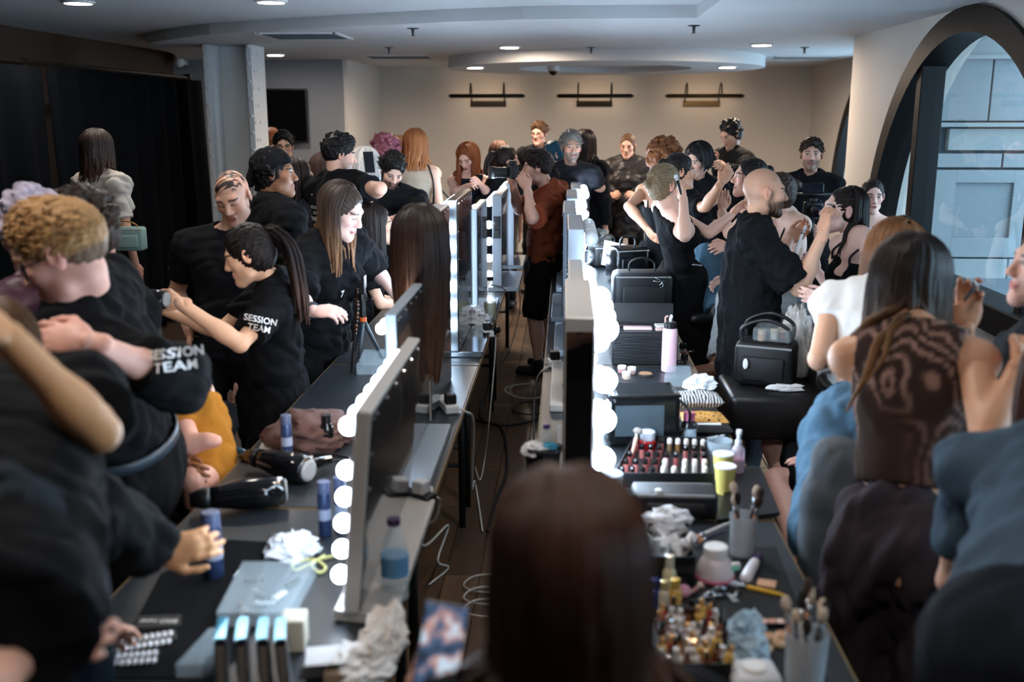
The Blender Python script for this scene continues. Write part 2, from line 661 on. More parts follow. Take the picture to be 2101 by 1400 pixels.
def drape(y0, y1, ztop, label, x=-3.62, part=None):
    n, m = 120, 14
    vs, fs = [], []
    for j in range(m + 1):
        t = j / m
        for i in range(n + 1):
            u = i / n
            y = y0 + (y1 - y0) * u
            amp = .018 + .03 * t
            dx = amp * math.sin(u * (y1 - y0) * 17 + 1.3 * math.sin(u * 9 + t * 1.2)) + .012 * math.sin(u * 61)
            if part:
                y += (part - y) * 0.0
            vs.append((x + dx, y, ztop * (1 - t) + .015 * t))
    w = n + 1
    for j in range(m):
        for i in range(n):
            a = j * w + i
            fs.append((a, a + 1, a + w + 1, a + w))
    o = meshobj('drape', vs, fs, M_DRAPE, None, True)
    md = o.modifiers.new('thick', 'SOLIDIFY')
    md.thickness = .006
    return tag(o, label, 'curtain', 'black drapes hanging along the left side')


drape(2.2, 7.0, 2.19, 'black drape panel hanging left of the parting behind the woman in a white tee')
drape(7.06, 10.12, 2.2, 'black drape panel hanging between the parting and the riveted column')
_pp = empty('drape_pipe', (-3.80, 6.2, 0), label='black metal pipe stand carrying the drapes', cat='pipe stand')
MB().tube([(.06, -4.1, 2.225), (.06, 3.95, 2.225)], .02, 10).build('crossbar', M_METB, _pp, True)
for y in (-4.05, .8, 3.9):
    MB().tube([(.06, y, 0.012), (.06, y, 2.25)], .02, 10).build('upright', M_METB, _pp, True)
    MB().box((-.08, y, .008), (.3, .36, .014), bev=.003).build('base_plate', M_METB, _pp)
MB().box((.06, 3.9, 2.24), (.07, .07, .05), bev=.006).build('clamp', M_METB, _pp)

# ---- picture lights on the back wall
M_BRASS = mat('aged brass', (86, 70, 48), rough=.35, metal=.9)
M_PLAMP = mat('picture lamp tube', (255, 240, 215), emit=(255, 220, 182), estr=4)
for i, (xa, xb, m, lab) in enumerate([(924, 1073, M_METB, 'black picture light on the cream wall above the ginger woman'),
                                      (1146, 1296, M_METB, 'black picture light on the cream wall under the security camera'),
                                      (1369, 1523, M_BRASS, 'brass picture light on the cream wall above the man with a phone')]):
    a, b = PY(xa, 197, 13.75), PY(xb, 197, 13.75)
    cx, L, z = (a[0] + b[0]) / 2, b[0] - a[0], a[2]
    pl = empty('picture_light', (cx, 14.05, z), label=lab, cat='wall lamp')
    MB().tube([(-L / 2, -.3, 0), (L / 2, -.3, 0)], .026, 12).tube([(-L / 2 - .03, -.3, 0), (-L / 2, -.3, 0)], [.008, .022], 12).tube(
        [(L / 2, -.3, 0), (L / 2 + .03, -.3, 0)], [.022, .008], 12).build('reflector', m, pl, True)
    MB().tube([(-L / 2 + .06, -.272, -.004), (L / 2 - .06, -.272, -.004)], .011, 8).build('lamp_tube', M_PLAMP, pl, True)
    pz = PY(1000, 210, 14.0)[2] - z
    MB().box((0, -.012, pz - .02), (L * .5, .025, .075), bev=.004).build('wall_plate', m, pl)
    for s in (-1, 1):
        x = s * L * .23
        pts = [(x, -.02, pz), (x, -.05, .02), (x, -.09, .12), (x, -.17, .17), (x, -.25, .13), (x, -.3, .02)]
        MB().tube(catmull(pts, 5), .009, 8).build('arm', m, pl, True)

# ---- ceiling fittings
M_TRIM = mat('white trim ring', (205, 205, 205), rough=.4)
M_LED = mat('downlight led', (255, 255, 255), emit=(255, 230, 204), estr=230)
M_LEDN = mat('tray downlight led', (255, 255, 255), emit=(255, 244, 232), estr=55)
M_DARKV = mat('vent slot', (52, 56, 60), rough=.6)
_ring = MB().lathe([(.105, 0), (.105, -.012), (.085, -.016), (.085, -.004)], n=28).mesh('trim_ring', M_TRIM, False)
_led = MB().lathe([(.084, 0.0), (.084, -.006), (.02, -.01)], n=24).mesh('led_panel', M_LED, False)
_ledn = MB().lathe([(.084, 0.0), (.084, -.006), (.02, -.01)], n=24).mesh('led_panel', M_LEDN, False)


def downlight(px, py, z, label):
    p = PZ(px, py, z)
    r = empty('downlight', p, label=label, cat='ceiling light', group='round recessed downlights')
    link('trim_ring', _ring, r)
    link('led_panel', _led if z < 2.45 or px > 800 else _ledn, r, (0, 0, -.008))


downlight(1045, 95, ZC, 'round white downlight on the lowered ceiling near the soffit edge, toward the column')
downlight(1563, 90, ZC, 'round white downlight on the lowered ceiling near the soffit edge, toward the windows')
downlight(975, 137, ZC - .115, 'round white downlight under the round soffit rim, toward the grey wall')
downlight(1492, 136, ZC - .115, 'round white downlight under the round soffit rim, toward the windows')
downlight(556, 1, 2.585, 'round white downlight in the raised ceiling tray')
downlight(160, 3, 2.585, 'round warm downlight in the dark corner of the raised ceiling')
for _i, (_x, _y, _w) in enumerate([(-1.6, 4.6, 'over the hair row'), (-1.6, 2.2, 'over the near end of the hair row'), (.2, 3.4, 'over the aisle'), (.2, .9, 'above the photographer'), (-3.2, 3.2, 'over the drapes')]):  # extra downlights added out of view to fill the foreground with light
    _q = empty('downlight', (_x, _y, 2.585), label='round white downlight in the raised ceiling ' + _w, cat='ceiling light', group='round recessed downlights')
    link('trim_ring', _ring, _q)
    link('led_panel', _ledn, _q, (0, 0, -.008))
downlight(565, 111, ZC, 'small round downlight in front of the television wall')
M_CHROME = mat('chrome', (190, 195, 200), rough=.18, metal=1)
for (px, py, z, w) in [(847, 58, ZC, 'nearest the curved ceiling edge'), (1424, 52, ZC, 'beside the tray corner'), (1651, 97, ZC, 'beside the flush vent by the windows'), (798, 97, ZC, 'between the two left vents'), (1213, 97, ZC, 'just before the round soffit')]:
    p = PZ(px, py, z)
    r = empty('sprinkler', p, label='small ceiling sprinkler head ' + w, cat='sprinkler', group='ceiling sprinklers')
    MB().lathe([(.045, 0), (.045, -.004), (.012, -.01), (.012, -.022), (.008, -.05), (.004, -.052)], n=14).build('body', mat('dark sprinkler', (60, 64, 68), rough=.4, metal=.6), r)
    MB().lathe([(.018, -.056), (.018, -.053), (.003, -.051)], n=12).build('deflector', mat('dark sprinkler'), r)
for (px, py, sx, sy, lab) in [(628, 73, .62, .62, 'square flush ceiling vent beside the column'), (820, 116, .7, .5, 'slotted ceiling vent before the return wall'), (1652, 117, .75, .35, 'long slotted ceiling vent near the pier')]:
    p = PZ(px, py, ZC)
    r = empty('ceiling_vent', p, label=lab, cat='vent', group='ceiling vents')
    MB().box((0, -sy / 2, -.006), (sx, .03, .012)).box((0, sy / 2, -.006), (sx, .03, .012)).box((-sx / 2, 0, -.006), (.03, sy + .03, .012)).box((sx / 2, 0, -.006), (.03, sy + .03, .012)).build('frame', M_TRIM, r)
    MB().box((0, 0, -.003), (sx - .03, sy - .03, .004)).build('backing', M_DARKV, r)
    for k in range(6):
        MB().box((0, -sy / 2 + sy * (k + 1) / 7, -.008), (sx - .03, .02, .005), R=Rx(.5)).build('slat', mat('vent slat', (96, 102, 106), rough=.5), r)
p = PZ(1135, 133, ZC - .06)
r = empty('security_camera', p, label='white dome security camera under the round soffit', cat='camera')
MB().lathe([(.07, .0), (.07, -.05), (.06, -.07)][::-1], n=20).build('housing', M_TRIM, r, True)
MB().sphere((0, 0, -.07), .052, 16, 10).build('dome', mat('black dome', (10, 10, 12), rough=.08), r, True)
p = PY(368, 127, 11.7)
r = empty('security_camera', p, label='small white security camera in the dark corner above the drapes', cat='camera')
MB().sphere((0, 0, 0), .06, 14, 8).box((0, .1, 0), (.05, .2, .05)).build('housing', M_TRIM, r, True)

# ================================================================== tables and mirrors
M_TOP = mat('dark woodgrain laminate', (33, 37, 41), rough=.36, noise=.35, nscale=4, stretch=(14, 1.2, 1), bump=.06, bscale=40)
M_EDGE = mat('pale ply edging', (120, 98, 66), rough=.5, noise=.2, nscale=20)
M_LEGB = mat('black steel leg', (16, 16, 17), rough=.45, metal=.3)
TH = 0.74


def table(x0, x1, y0, y1, label, group):
    r = empty('folding_table', ((x0 + x1) / 2, (y0 + y1) / 2, 0), label=label, cat='table', group=group)
    w, l = x1 - x0, y1 - y0 - .008
    MB().box((0, 0, TH - .014), (w - .006, l - .006, .028), bev=.002).build('tabletop', M_TOP, r)
    MB().box((-w / 2 + .001, 0, TH - .015), (.006, l, .024)).box((w / 2 - .001, 0, TH - .015), (.006, l, .024)).box((0, -l / 2 + .001, TH - .015), (w, .006, .024)).box((0, l / 2 - .001, TH - .015), (w, .006, .024)).build('edge_band', M_EDGE, r)
    for sx in (-1, 1):
        for sy in (-1, 1):
            MB().tube([(sx * (w / 2 - .07), sy * (l / 2 - .12), 0.001), (sx * (w / 2 - .07), sy * (l / 2 - .12), TH - .03)], .016, 10).build('leg', M_LEGB, r, True)
    for sy in (-1, 1):
        MB().tube([(-(w / 2 - .07), sy * (l / 2 - .12), .3), ((w / 2 - .07), sy * (l / 2 - .12), .3)], .01, 8).build('stretcher', M_LEGB, r, True)
    return r


LX0, LX1, RX0, RX1 = -1.07, -.385, -.085, .605
for i, (a, b, w) in enumerate([(1.2, 2.72, 'carrying the silver hair clips'), (2.725, 4.46, 'carrying the hair dryers'), (4.465, 6.34, 'under the tall chrome mirror'), (6.345, 8.15, 'at the far end, by the photographer')]):
    table(LX0, LX1, a, b, 'dark woodgrain table in the hair row ' + w, 'tables of the hair row')
for i, (a, b, w) in enumerate([(1.35, 2.7, 'covered with a black mat'), (2.705, 4.5, 'carrying the opened lipstick case'), (4.505, 6.3, 'carrying the black make-up bags'), (6.305, 8.1, 'at the far end, under the last mirrors')]):
    table(RX0, RX1, a, b, 'dark woodgrain table in the make-up row ' + w, 'tables of the make-up row')

M_FRAMEG = mat('grey mirror frame', (186, 180, 174), rough=.4, metal=.15)
M_FRAMEC = mat('chrome mirror frame', (170, 180, 188), rough=.12, metal=1)
M_FRAMEB = mat('pale blue grey frame', (150, 160, 170), rough=.4, metal=.2)
M_GLASS = mat('silvered glass', (225, 232, 235), rough=.01, metal=1)
M_BACKP = mat('dark gloss back panel', (20, 24, 30), rough=.12, coat=.5)
M_GLOSSB = mat('black mirror panel', (60, 58, 58), rough=.03, metal=.9)
M_BULB = mat('lit opal bulb', (255, 255, 255), emit=(210, 232, 255), estr=15)
M_BULBW = mat('lit warm opal bulb', (255, 255, 255), emit=(255, 232, 214), estr=14)
M_BULBO = mat('unlit opal bulb', (215, 220, 225), rough=.25, trans=.25)
M_SOCK = mat('bulb socket', (190, 190, 190), rough=.3, metal=.6)
_bm = {}


def bulb_mesh(r, m):
    k = (r, m.name)
    if k not in _bm:
        _bm[k] = MB().sphere((r * .85, 0, 0), r, 16, 12).mesh('bulb', m, True)
        _bm[('s', r)] = MB().lathe([(r * .5, -.006), (r * .5, .012)], n=12, R=Ry(math.pi / 2)).mesh('socket', M_SOCK)
    return _bm[k], _bm[('s', r)]


def mirror(label, x, y0, L, z0, z1, th, face, frame=None, back=None, bulb=.024, bm=None, ntop=8, nside=5, yaw=0.0, tilt=0.0, base=True, lit=True, basew=.14, endm=None):
    """lighted make-up mirror: length along +y from y0, face = +1 looks to +x, -1 to -x"""
    group = 'bulb-lit make-up mirrors'
    H = z1 - z0
    r = empty('lighted_mirror', (x, y0, z0), label=label, cat='mirror', group=group)
    r.rotation_euler = (0, tilt, yaw)
    f = face
    fr = frame or M_FRAMEG
    bz = .03 if base else 0
    fw = .07
    t = th
    # frame body
    MB().box((0, L / 2, bz + H / 2 - bz / 2), (t, L, H - bz), bev=.004).build('frame', fr, r)
    MB().box((-f * (t / 2 + .001), L / 2, bz + (H - bz) / 2), (.004, L - .012, H - bz - .012)).build('back_panel', back or M_BACKP, r)
    MB().box((f * (t / 2 + .001), L / 2, bz + (H - bz) / 2), (.004, L - .02, H - bz - .02)).build('mirror_glass', M_GLASS, r)
    if endm:
        MB().box((0, -.001, bz + (H - bz) / 2 - .015), (t - .008, .003, H - bz - .05)).build('end_panel', endm, r)
    if base:
        MB().box((-f * basew * .2, L / 2, .014), (basew, L * .96, .028), bev=.004).build('base', fr, r)
    M1, S1 = bulb_mesh(bulb, bm or M_BULB)
    bx = f * (t / 2 + .003)
    rot = (0, 0, 0) if f > 0 else (0, 0, math.pi)
    pos = []
    for k in range(ntop):
        pos.append((L * (k + .5) / ntop, H - .05))
    for k in range(nside):
        z = bz + .06 + (H - bz - .16) * (k + .15) / nside
        pos += [(L * .5 / ntop, z), (L - L * .5 / ntop, z)]
    for (y, z) in pos:
        b = link('bulb', M1, r, (bx, y, z), rot)
        link('socket', S1, b)
    # screws along the back
    sm = _bm.setdefault('screw', MB().lathe([(.005, 0), (.004, .003)], n=8, R=Ry(-math.pi / 2)).mesh('screw', M_CHROME))
    for k in range(6):
        link('screw', sm, r, (-f * (t / 2 + .003), .02, bz + .05 + (H - .1) * k / 5), (0, 0, 0 if f > 0 else math.pi))
        link('screw', sm, r, (-f * (t / 2 + .003), .06 + (L - .12) * k / 5, H - .02), (0, 0, 0 if f > 0 else math.pi))
    return r


ZT = TH + .001
mirror('low grey bulb-lit mirror beside the blue spray cans', -.47, 2.04, .74, ZT, 1.245, .035, -1, M_FRAMEG, ntop=8, nside=5, tilt=.09, base=True, bulb=.02)
mirror('low pale mirror with warm-rimmed bulbs beside the tripod', -.50, 2.83, .66, ZT, 1.30, .032, -1, M_FRAMEB, bm=M_BULBW, ntop=10, nside=3, bulb=.016)
mirror('tall grey mirror behind the long dark wig', -.515, 3.56, .66, ZT, 1.50, .06, -1, M_FRAMEG, ntop=9, nside=6, bulb=.02, base=False)
mirror('tall chrome-edged mirror standing on a metal foot', -.515, 4.6, .72, ZT, 1.485, .05, -1, M_FRAMEC, ntop=9, nside=5, bulb=.026, basew=.2)
mirror('pale blue-edged mirror beside the crumpled tissue', -.49, 5.42, .66, ZT, 1.37, .04, -1, M_FRAMEB, ntop=8, nside=4, bulb=.024)
m6 = mirror('pale mirror with a black socket plate on its edge', -.43, 6.44, .74, ZT, 1.365, .06, -1, M_FRAMEB, ntop=8, nside=4, bulb=.026, basew=.2)
_sp = MB().box((0, -.004, .42), (.045, .01, .14), bev=.003).build('socket_plate', mat('black socket plate', (24, 24, 26), rough=.4), m6)
for z in (.45, .39):
    MB().lathe([(.017, 0), (.015, .006)], (0, -.014, z), n=12, R=Rx(math.pi / 2)).build('socket_outlet', mat('black socket plate'), _sp)
mirror('farthest mirror of the hair row in front of the photographer', -.40, 7.42, .62, ZT, 1.38, .06, -1, M_FRAMEB, ntop=8, nside=4, bulb=.026)
# make-up row, facing the windows
mirror('thick mirror with big glaring bulbs and a dark reflecting end', .048, 2.8, .7, ZT, 1.30, .085, 1, M_FRAMEG, ntop=4, nside=3, bulb=.037, endm=M_GLOSSB, basew=.09)
mirror('shallow bulb-lit mirror next to the mirror with unlit globes', .05, 3.72, .74, ZT, 1.235, .06, 1, M_FRAMEG, ntop=8, nside=3, bulb=.028)
mirror('pale mirror with unlit frosted globes', .055, 4.64, .72, ZT, 1.35, .075, 1, M_FRAMEB, bm=M_BULBO, ntop=6, nside=3, bulb=.036)
mirror('pale bulb-lit mirror behind the mirror with unlit globes', .03, 5.46, .8, ZT, 1.35, .07, 1, M_FRAMEB, ntop=8, nside=4, bulb=.03)
mirror('pale bulb-lit mirror, second from the end of the make-up row', .05, 6.44, .8, ZT, 1.35, .07, 1, M_FRAMEB, ntop=8, nside=4, bulb=.03)
mirror('last bulb-lit mirror of the make-up row below the grey-haired man', .085, 7.32, .74, ZT, 1.35, .07, 1, M_FRAMEB, ntop=8, nside=4, bulb=.03)

# ================================================================== people: signed-distance bodies
def nrm(v):
    v = np.asarray(v, float)
    return v / (np.linalg.norm(v) + 1e-9)


class Fd:
    """a signed distance field built of blended solids"""

    def __init__(s):
        s.p = []

    def cone(s, a, b, r1, r2, k=.02, cut=None, op='u', sq=None):
        """tapered capsule; cut = keep only t<cut with a flat end; sq=(dir, factor) flattens along dir"""
        s.p.append(('c', np.asarray(a, float), np.asarray(b, float), r1, r2, k, cut, op, sq))
        return s

    def ell(s, c, r, R=None, k=.02, op='u'):
        s.p.append(('e', np.asarray(c, float), np.asarray(r, float), None if R is None else np.asarray(R, float), None, k, None, op, None))
        return s

    def plane(s, c, n, lo=None, hi=None):
        """remove everything on the +n side (within an optional box)"""
        s.p.append(('p', np.asarray(c, float), nrm(n), lo, hi, 0, None, 's', None))
        return s

    def dist(s, i, X, Y, Z):
        t, A, B, r1, r2, k, cut, op, sq = s.p[i]
        if t == 'c':
            ba = B - A
            L2 = float(ba @ ba) + 1e-12
            x, y, z = X - A[0], Y - A[1], Z - A[2]
            h = (x * ba[0] + y * ba[1] + z * ba[2]) / L2
            tc = np.clip(h, 0, 1)
            dx, dy, dz = x - tc * ba[0], y - tc * ba[1], z - tc * ba[2]
            if sq is not None:
                q, f = sq
                w = (dx * q[0] + dy * q[1] + dz * q[2]) * (f - 1)
                dx, dy, dz = dx + w * q[0], dy + w * q[1], dz + w * q[2]
            d = np.sqrt(dx * dx + dy * dy + dz * dz) - (r1 + (r2 - r1) * tc)
            if cut is not None:
                d = np.maximum(d, (h - cut) * math.sqrt(L2))
            return d
        if t == 'e':
            x, y, z = X - A[0], Y - A[1], Z - A[2]
            if r1 is not None:
                R = r1
                x, y, z = (R[0, 0] * x + R[1, 0] * y + R[2, 0] * z, R[0, 1] * x + R[1, 1] * y + R[2, 1] * z, R[0, 2] * x + R[1, 2] * y + R[2, 2] * z)
            k0 = np.sqrt((x / B[0]) ** 2 + (y / B[1]) ** 2 + (z / B[2]) ** 2)
            k1 = np.sqrt((x / B[0] ** 2) ** 2 + (y / B[1] ** 2) ** 2 + (z / B[2] ** 2) ** 2) + 1e-9
            return k0 * (k0 - 1.0) / k1
        return None

    def bounds(s, i):
        t, A, B, r1, r2, k, cut, op, sq = s.p[i]
        if t == 'c':
            r = max(r1, r2) * (1 if sq is None else max(1.0, 1.0 / sq[1]))
            return np.minimum(A, B) - r, np.maximum(A, B) + r
        if t == 'e':
            r = B.max() if r1 is not None else B
            return A - r, A + r
        return None

    def at(s, P):
        """field value at points"""
        P = np.asarray(P, float)
        d = np.full(len(P), 1.0)
        for i, q in enumerate(s.p):
            if q[0] == 'p':
                continue
            e = s.dist(i, P[:, 0], P[:, 1], P[:, 2])
            if q[7] == 'u':
                d = np.minimum(d, e)
            else:
                d = np.maximum(d, -e)
        return d

    def grid(s, h, lo=None, hi=None):
        bs = [s.bounds(i) for i in range(len(s.p)) if s.p[i][7] == 'u']
        l = np.min([b[0] for b in bs], axis=0) - 3 * h
        u = np.max([b[1] for b in bs], axis=0) + 3 * h
        if lo is not None:
            l = np.maximum(l, lo)
            u = np.minimum(u, hi)
        n = np.maximum(np.ceil((u - l) / h).astype(int) + 1, 4)
        F = np.full(n, 0.5, np.float32)
        ax = [(l[a] + h * np.arange(n[a])).astype(np.float32) for a in range(3)]
        for i, q in enumerate(s.p):
            k = q[5]
            if q[0] == 'p':
                sl = [slice(0, n[a]) for a in range(3)]
                if q[3] is not None:
                    sl = [slice(max(0, int((q[3][a] - l[a]) / h)), max(0, min(n[a], int((q[4][a] - l[a]) / h) + 1))) for a in range(3)]
                X, Y, Z = ax[0][sl[0]][:, None, None], ax[1][sl[1]][None, :, None], ax[2][sl[2]][None, None, :]
                d = (X - q[1][0]) * q[2][0] + (Y - q[1][1]) * q[2][1] + (Z - q[1][2]) * q[2][2]
                F[sl[0], sl[1], sl[2]] = np.maximum(F[sl[0], sl[1], sl[2]], d)
                continue
            b0, b1 = s.bounds(i)
            pad = k + 2.6 * h
            i0 = np.clip(np.floor((b0 - pad - l) / h).astype(int), 0, n)
            i1 = np.clip(np.ceil((b1 + pad - l) / h).astype(int) + 1, 0, n)
            if np.any(i1 - i0 < 1):
                continue
            X = ax[0][i0[0]:i1[0]][:, None, None]
            Y = ax[1][i0[1]:i1[1]][None, :, None]
            Z = ax[2][i0[2]:i1[2]][None, None, :]
            d = s.dist(i, X, Y, Z).astype(np.float32)
            V = F[i0[0]:i1[0], i0[1]:i1[1], i0[2]:i1[2]]
            if q[7] == 'u':
                if k > 0:
                    g = np.maximum(k - np.abs(V - d), 0) / k
                    V[...] = np.minimum(V, d) - g * g * k * .25
                else:
                    V[...] = np.minimum(V, d)
            else:
                if k > 0:
                    g = np.maximum(k - np.abs(V + d), 0) / k
                    V[...] = np.maximum(V, -d) + g * g * k * .25
                else:
                    V[...] = np.maximum(V, -d)
        return F, l

    def mesh(s, h, adapt=0.0, lo=None, hi=None):
        F, l = s.grid(h, lo, hi)
        g = vdb.FloatGrid(0.5)
        g.copyFromArray(F)
        pts, tris, quads = g.convertToPolygons(isovalue=0.0, adaptivity=adapt)
        V = np.asarray(pts, float) * h + l
        # convertToPolygons winds inwards for a distance field of this sign
        fs = [tuple(int(v) for v in q[::-1]) for q in quads] + [tuple(int(v) for v in t[::-1]) for t in tris]
        return V, fs


def noise3(P, seed, scale, octv=2):
    """cheap smooth pseudo noise: sum of warped sines, about -1..1"""
    rg = np.random.RandomState(seed)
    o = np.zeros(len(P))
    a = 1.0
    for _ in range(octv):
        Q = P @ (rg.randn(3, 3) * scale) + rg.rand(3) * 6.28
        Q2 = Q + 1.1 * np.sin(Q[:, [1, 2, 0]] * 1.3 + rg.rand(3) * 6.28)
        o += a * (np.sin(Q2[:, 0]) + np.sin(Q2[:, 1]) + np.sin(Q2[:, 2])) / 3
        a *= .5
        scale *= 2.1
    return o


def vnormals(V, fs):
    N = np.zeros_like(V)
    q = np.array([f for f in fs if len(f) == 4] or np.zeros((0, 4)), int)
    t = np.array([f for f in fs if len(f) == 3] or np.zeros((0, 3)), int)
    for a in (q, t):
        if len(a):
            n = np.cross(V[a[:, 1]] - V[a[:, 0]], V[a[:, 2]] - V[a[:, 0]])
            for c in range(a.shape[1]):
                np.add.at(N, a[:, c], n)
    return N / (np.linalg.norm(N, axis=1, keepdims=True) + 1e-9)


def wrinkle(V, fs, seed, amp, zs=.8):
    N = vnormals(V, fs)
    P = V * np.array([1, 1, zs])
    n = noise3(P, seed, 30.0, 2)
    rid = 1 - np.abs(noise3(P, seed + 5, 20.0, 2)) * 2
    return V + N * (amp * (.8 * n + 1.3 * (rid - .3)))[:, None]


M_SKIN = vmat('skin', rough=.48, sss=.0, bump=.05, bscale=220, noise=.06)
M_HAIR = vmat('hair', rough=.42, bump=.35, bscale=60, stretch=(6, 6, .35), spec=.22, noise=.28)
M_CLOTH = vmat('cotton cloth', rough=.9, bump=.12, bscale=260, noise=.06, spec=.12)
M_DENIM = vmat('denim', rough=.8, bump=.25, bscale=300, noise=.14, spec=.2)
M_SATIN = vmat('satin cloth', rough=.45, bump=.1, bscale=200, noise=.05)
M_SHOE = vmat('shoe leather', rough=.4, bump=.1, bscale=120)


def solid(V, c):
    return np.tile(np.array(lin(c), np.float32), (len(V), 1))


def join_parts(parts):
    """list of (V, faces, cols) -> one"""
    V, Fs, C = [], [], []
    n = 0
    for v, f, c in parts:
        V.append(v)
        Fs += [tuple(i + n for i in q) for q in f]
        C.append(c)
        n += len(v)
    return np.vstack(V), Fs, np.vstack(C)


def sphere_hit(A, px, py, L, near, slack=1.18):
    """child joint on the ray of a pixel at bone length L from A"""
    v = ray(px, py)
    w = CC - A
    a, b, c = v @ v, 2 * (v @ w), w @ w - L * L
    D = b * b - 4 * a * c
    if D < 0:
        z = -b / (2 * a)
        P = CC + z * v
        d = np.linalg.norm(P - A)
        if d > L * slack:
            P = A + (P - A) * (L * slack / d)
        return P
    s = math.sqrt(D)
    z = (-b - s) / (2 * a) if near else (-b + s) / (2 * a)
    return CC + z * v


def fdir(deg):
    a = math.radians(deg)
    return np.array([math.sin(a), math.cos(a), 0.0])


def headframe(yaw, pitch=0, roll=0):
    f = fdir(yaw)
    up = np.array([0, 0, 1.0])
    r = np.cross(f, up)
    p = math.radians(pitch)
    f2 = f * math.cos(p) - up * math.sin(p)
    u2 = np.cross(r, f2)
    q = math.radians(roll)
    r3 = r * math.cos(q) - u2 * math.sin(q)
    u3 = np.cross(r3, f2)
    return np.stack([r3, f2, u3], axis=1)          # columns: right, forward, up


def head_field(R, O, s, sex, ears=True):
    F = Fd()

    def T(x, y, z):
        return O + R @ (np.array([x, y, z]) * s)

    def E(c, r, k=.02, op='u', Q=None):
        F.ell(T(*c), np.array(r) * s, R if Q is None else R @ Q, k * s, op)

    def C(a, b, r1, r2, k=.012, op='u'):
        F.cone(T(*a), T(*b), r1 * s, r2 * s, k * s, None, op)

    jw = 1.0 if sex == 'm' else .9
    E((0, -.018, .032), (.074, .093, .086), 0)
    E((0, .03, -.035), (.058 * jw, .058, .08), .03)
    C((-.043 * jw, .015, -.072), (0, .07, -.102), .02, .017, .03)
    C((.043 * jw, .015, -.072), (0, .07, -.102), .02, .017, .03)
    E((0, .068, -.102), (.022, .018, .016), .02)
    C((-.036, .071, .024), (.036, .071, .024), .013, .013, .025)
    E((-.042, .055, -.018), (.02, .022, .02), .025)
    E((.042, .055, -.018), (.02, .022, .02), .025)
    for sx in (-1, 1):
        E((sx * .031, .098, .003), (.019, .018, .013), .014, 's')
    for sx in (-1, 1):
        E((sx * .031, .073, .003), (.0145, .0125, .0115), .004)
    C((0, .084, .012), (0, .106, -.028), .0075, .011, .014)
    for sx in (-1, 1):
        E((sx * .012, .096, -.034), (.0085, .011, .008), .008)
    C((-.017, .085, -.06), (.017, .085, -.06), .0065, .0065, .006)
    C((-.014, .086, -.0705), (.014, .086, -.0705), .0075, .0075, .006)
    if ears:
        for sx in (-1, 1):
            Q = Rz(-sx * .35)
            E((sx * .077, -.012, -.002), (.009, .02, .033), .006, 'u', Q)
            E((sx * .086, -.008, .002), (.007, .011, .018), .005, 's', Q)
    return F


def sstep(a, b, x):
    t = np.clip((x - a) / (b - a + 1e-9), 0, 1)
    return t * t * (3 - 2 * t)


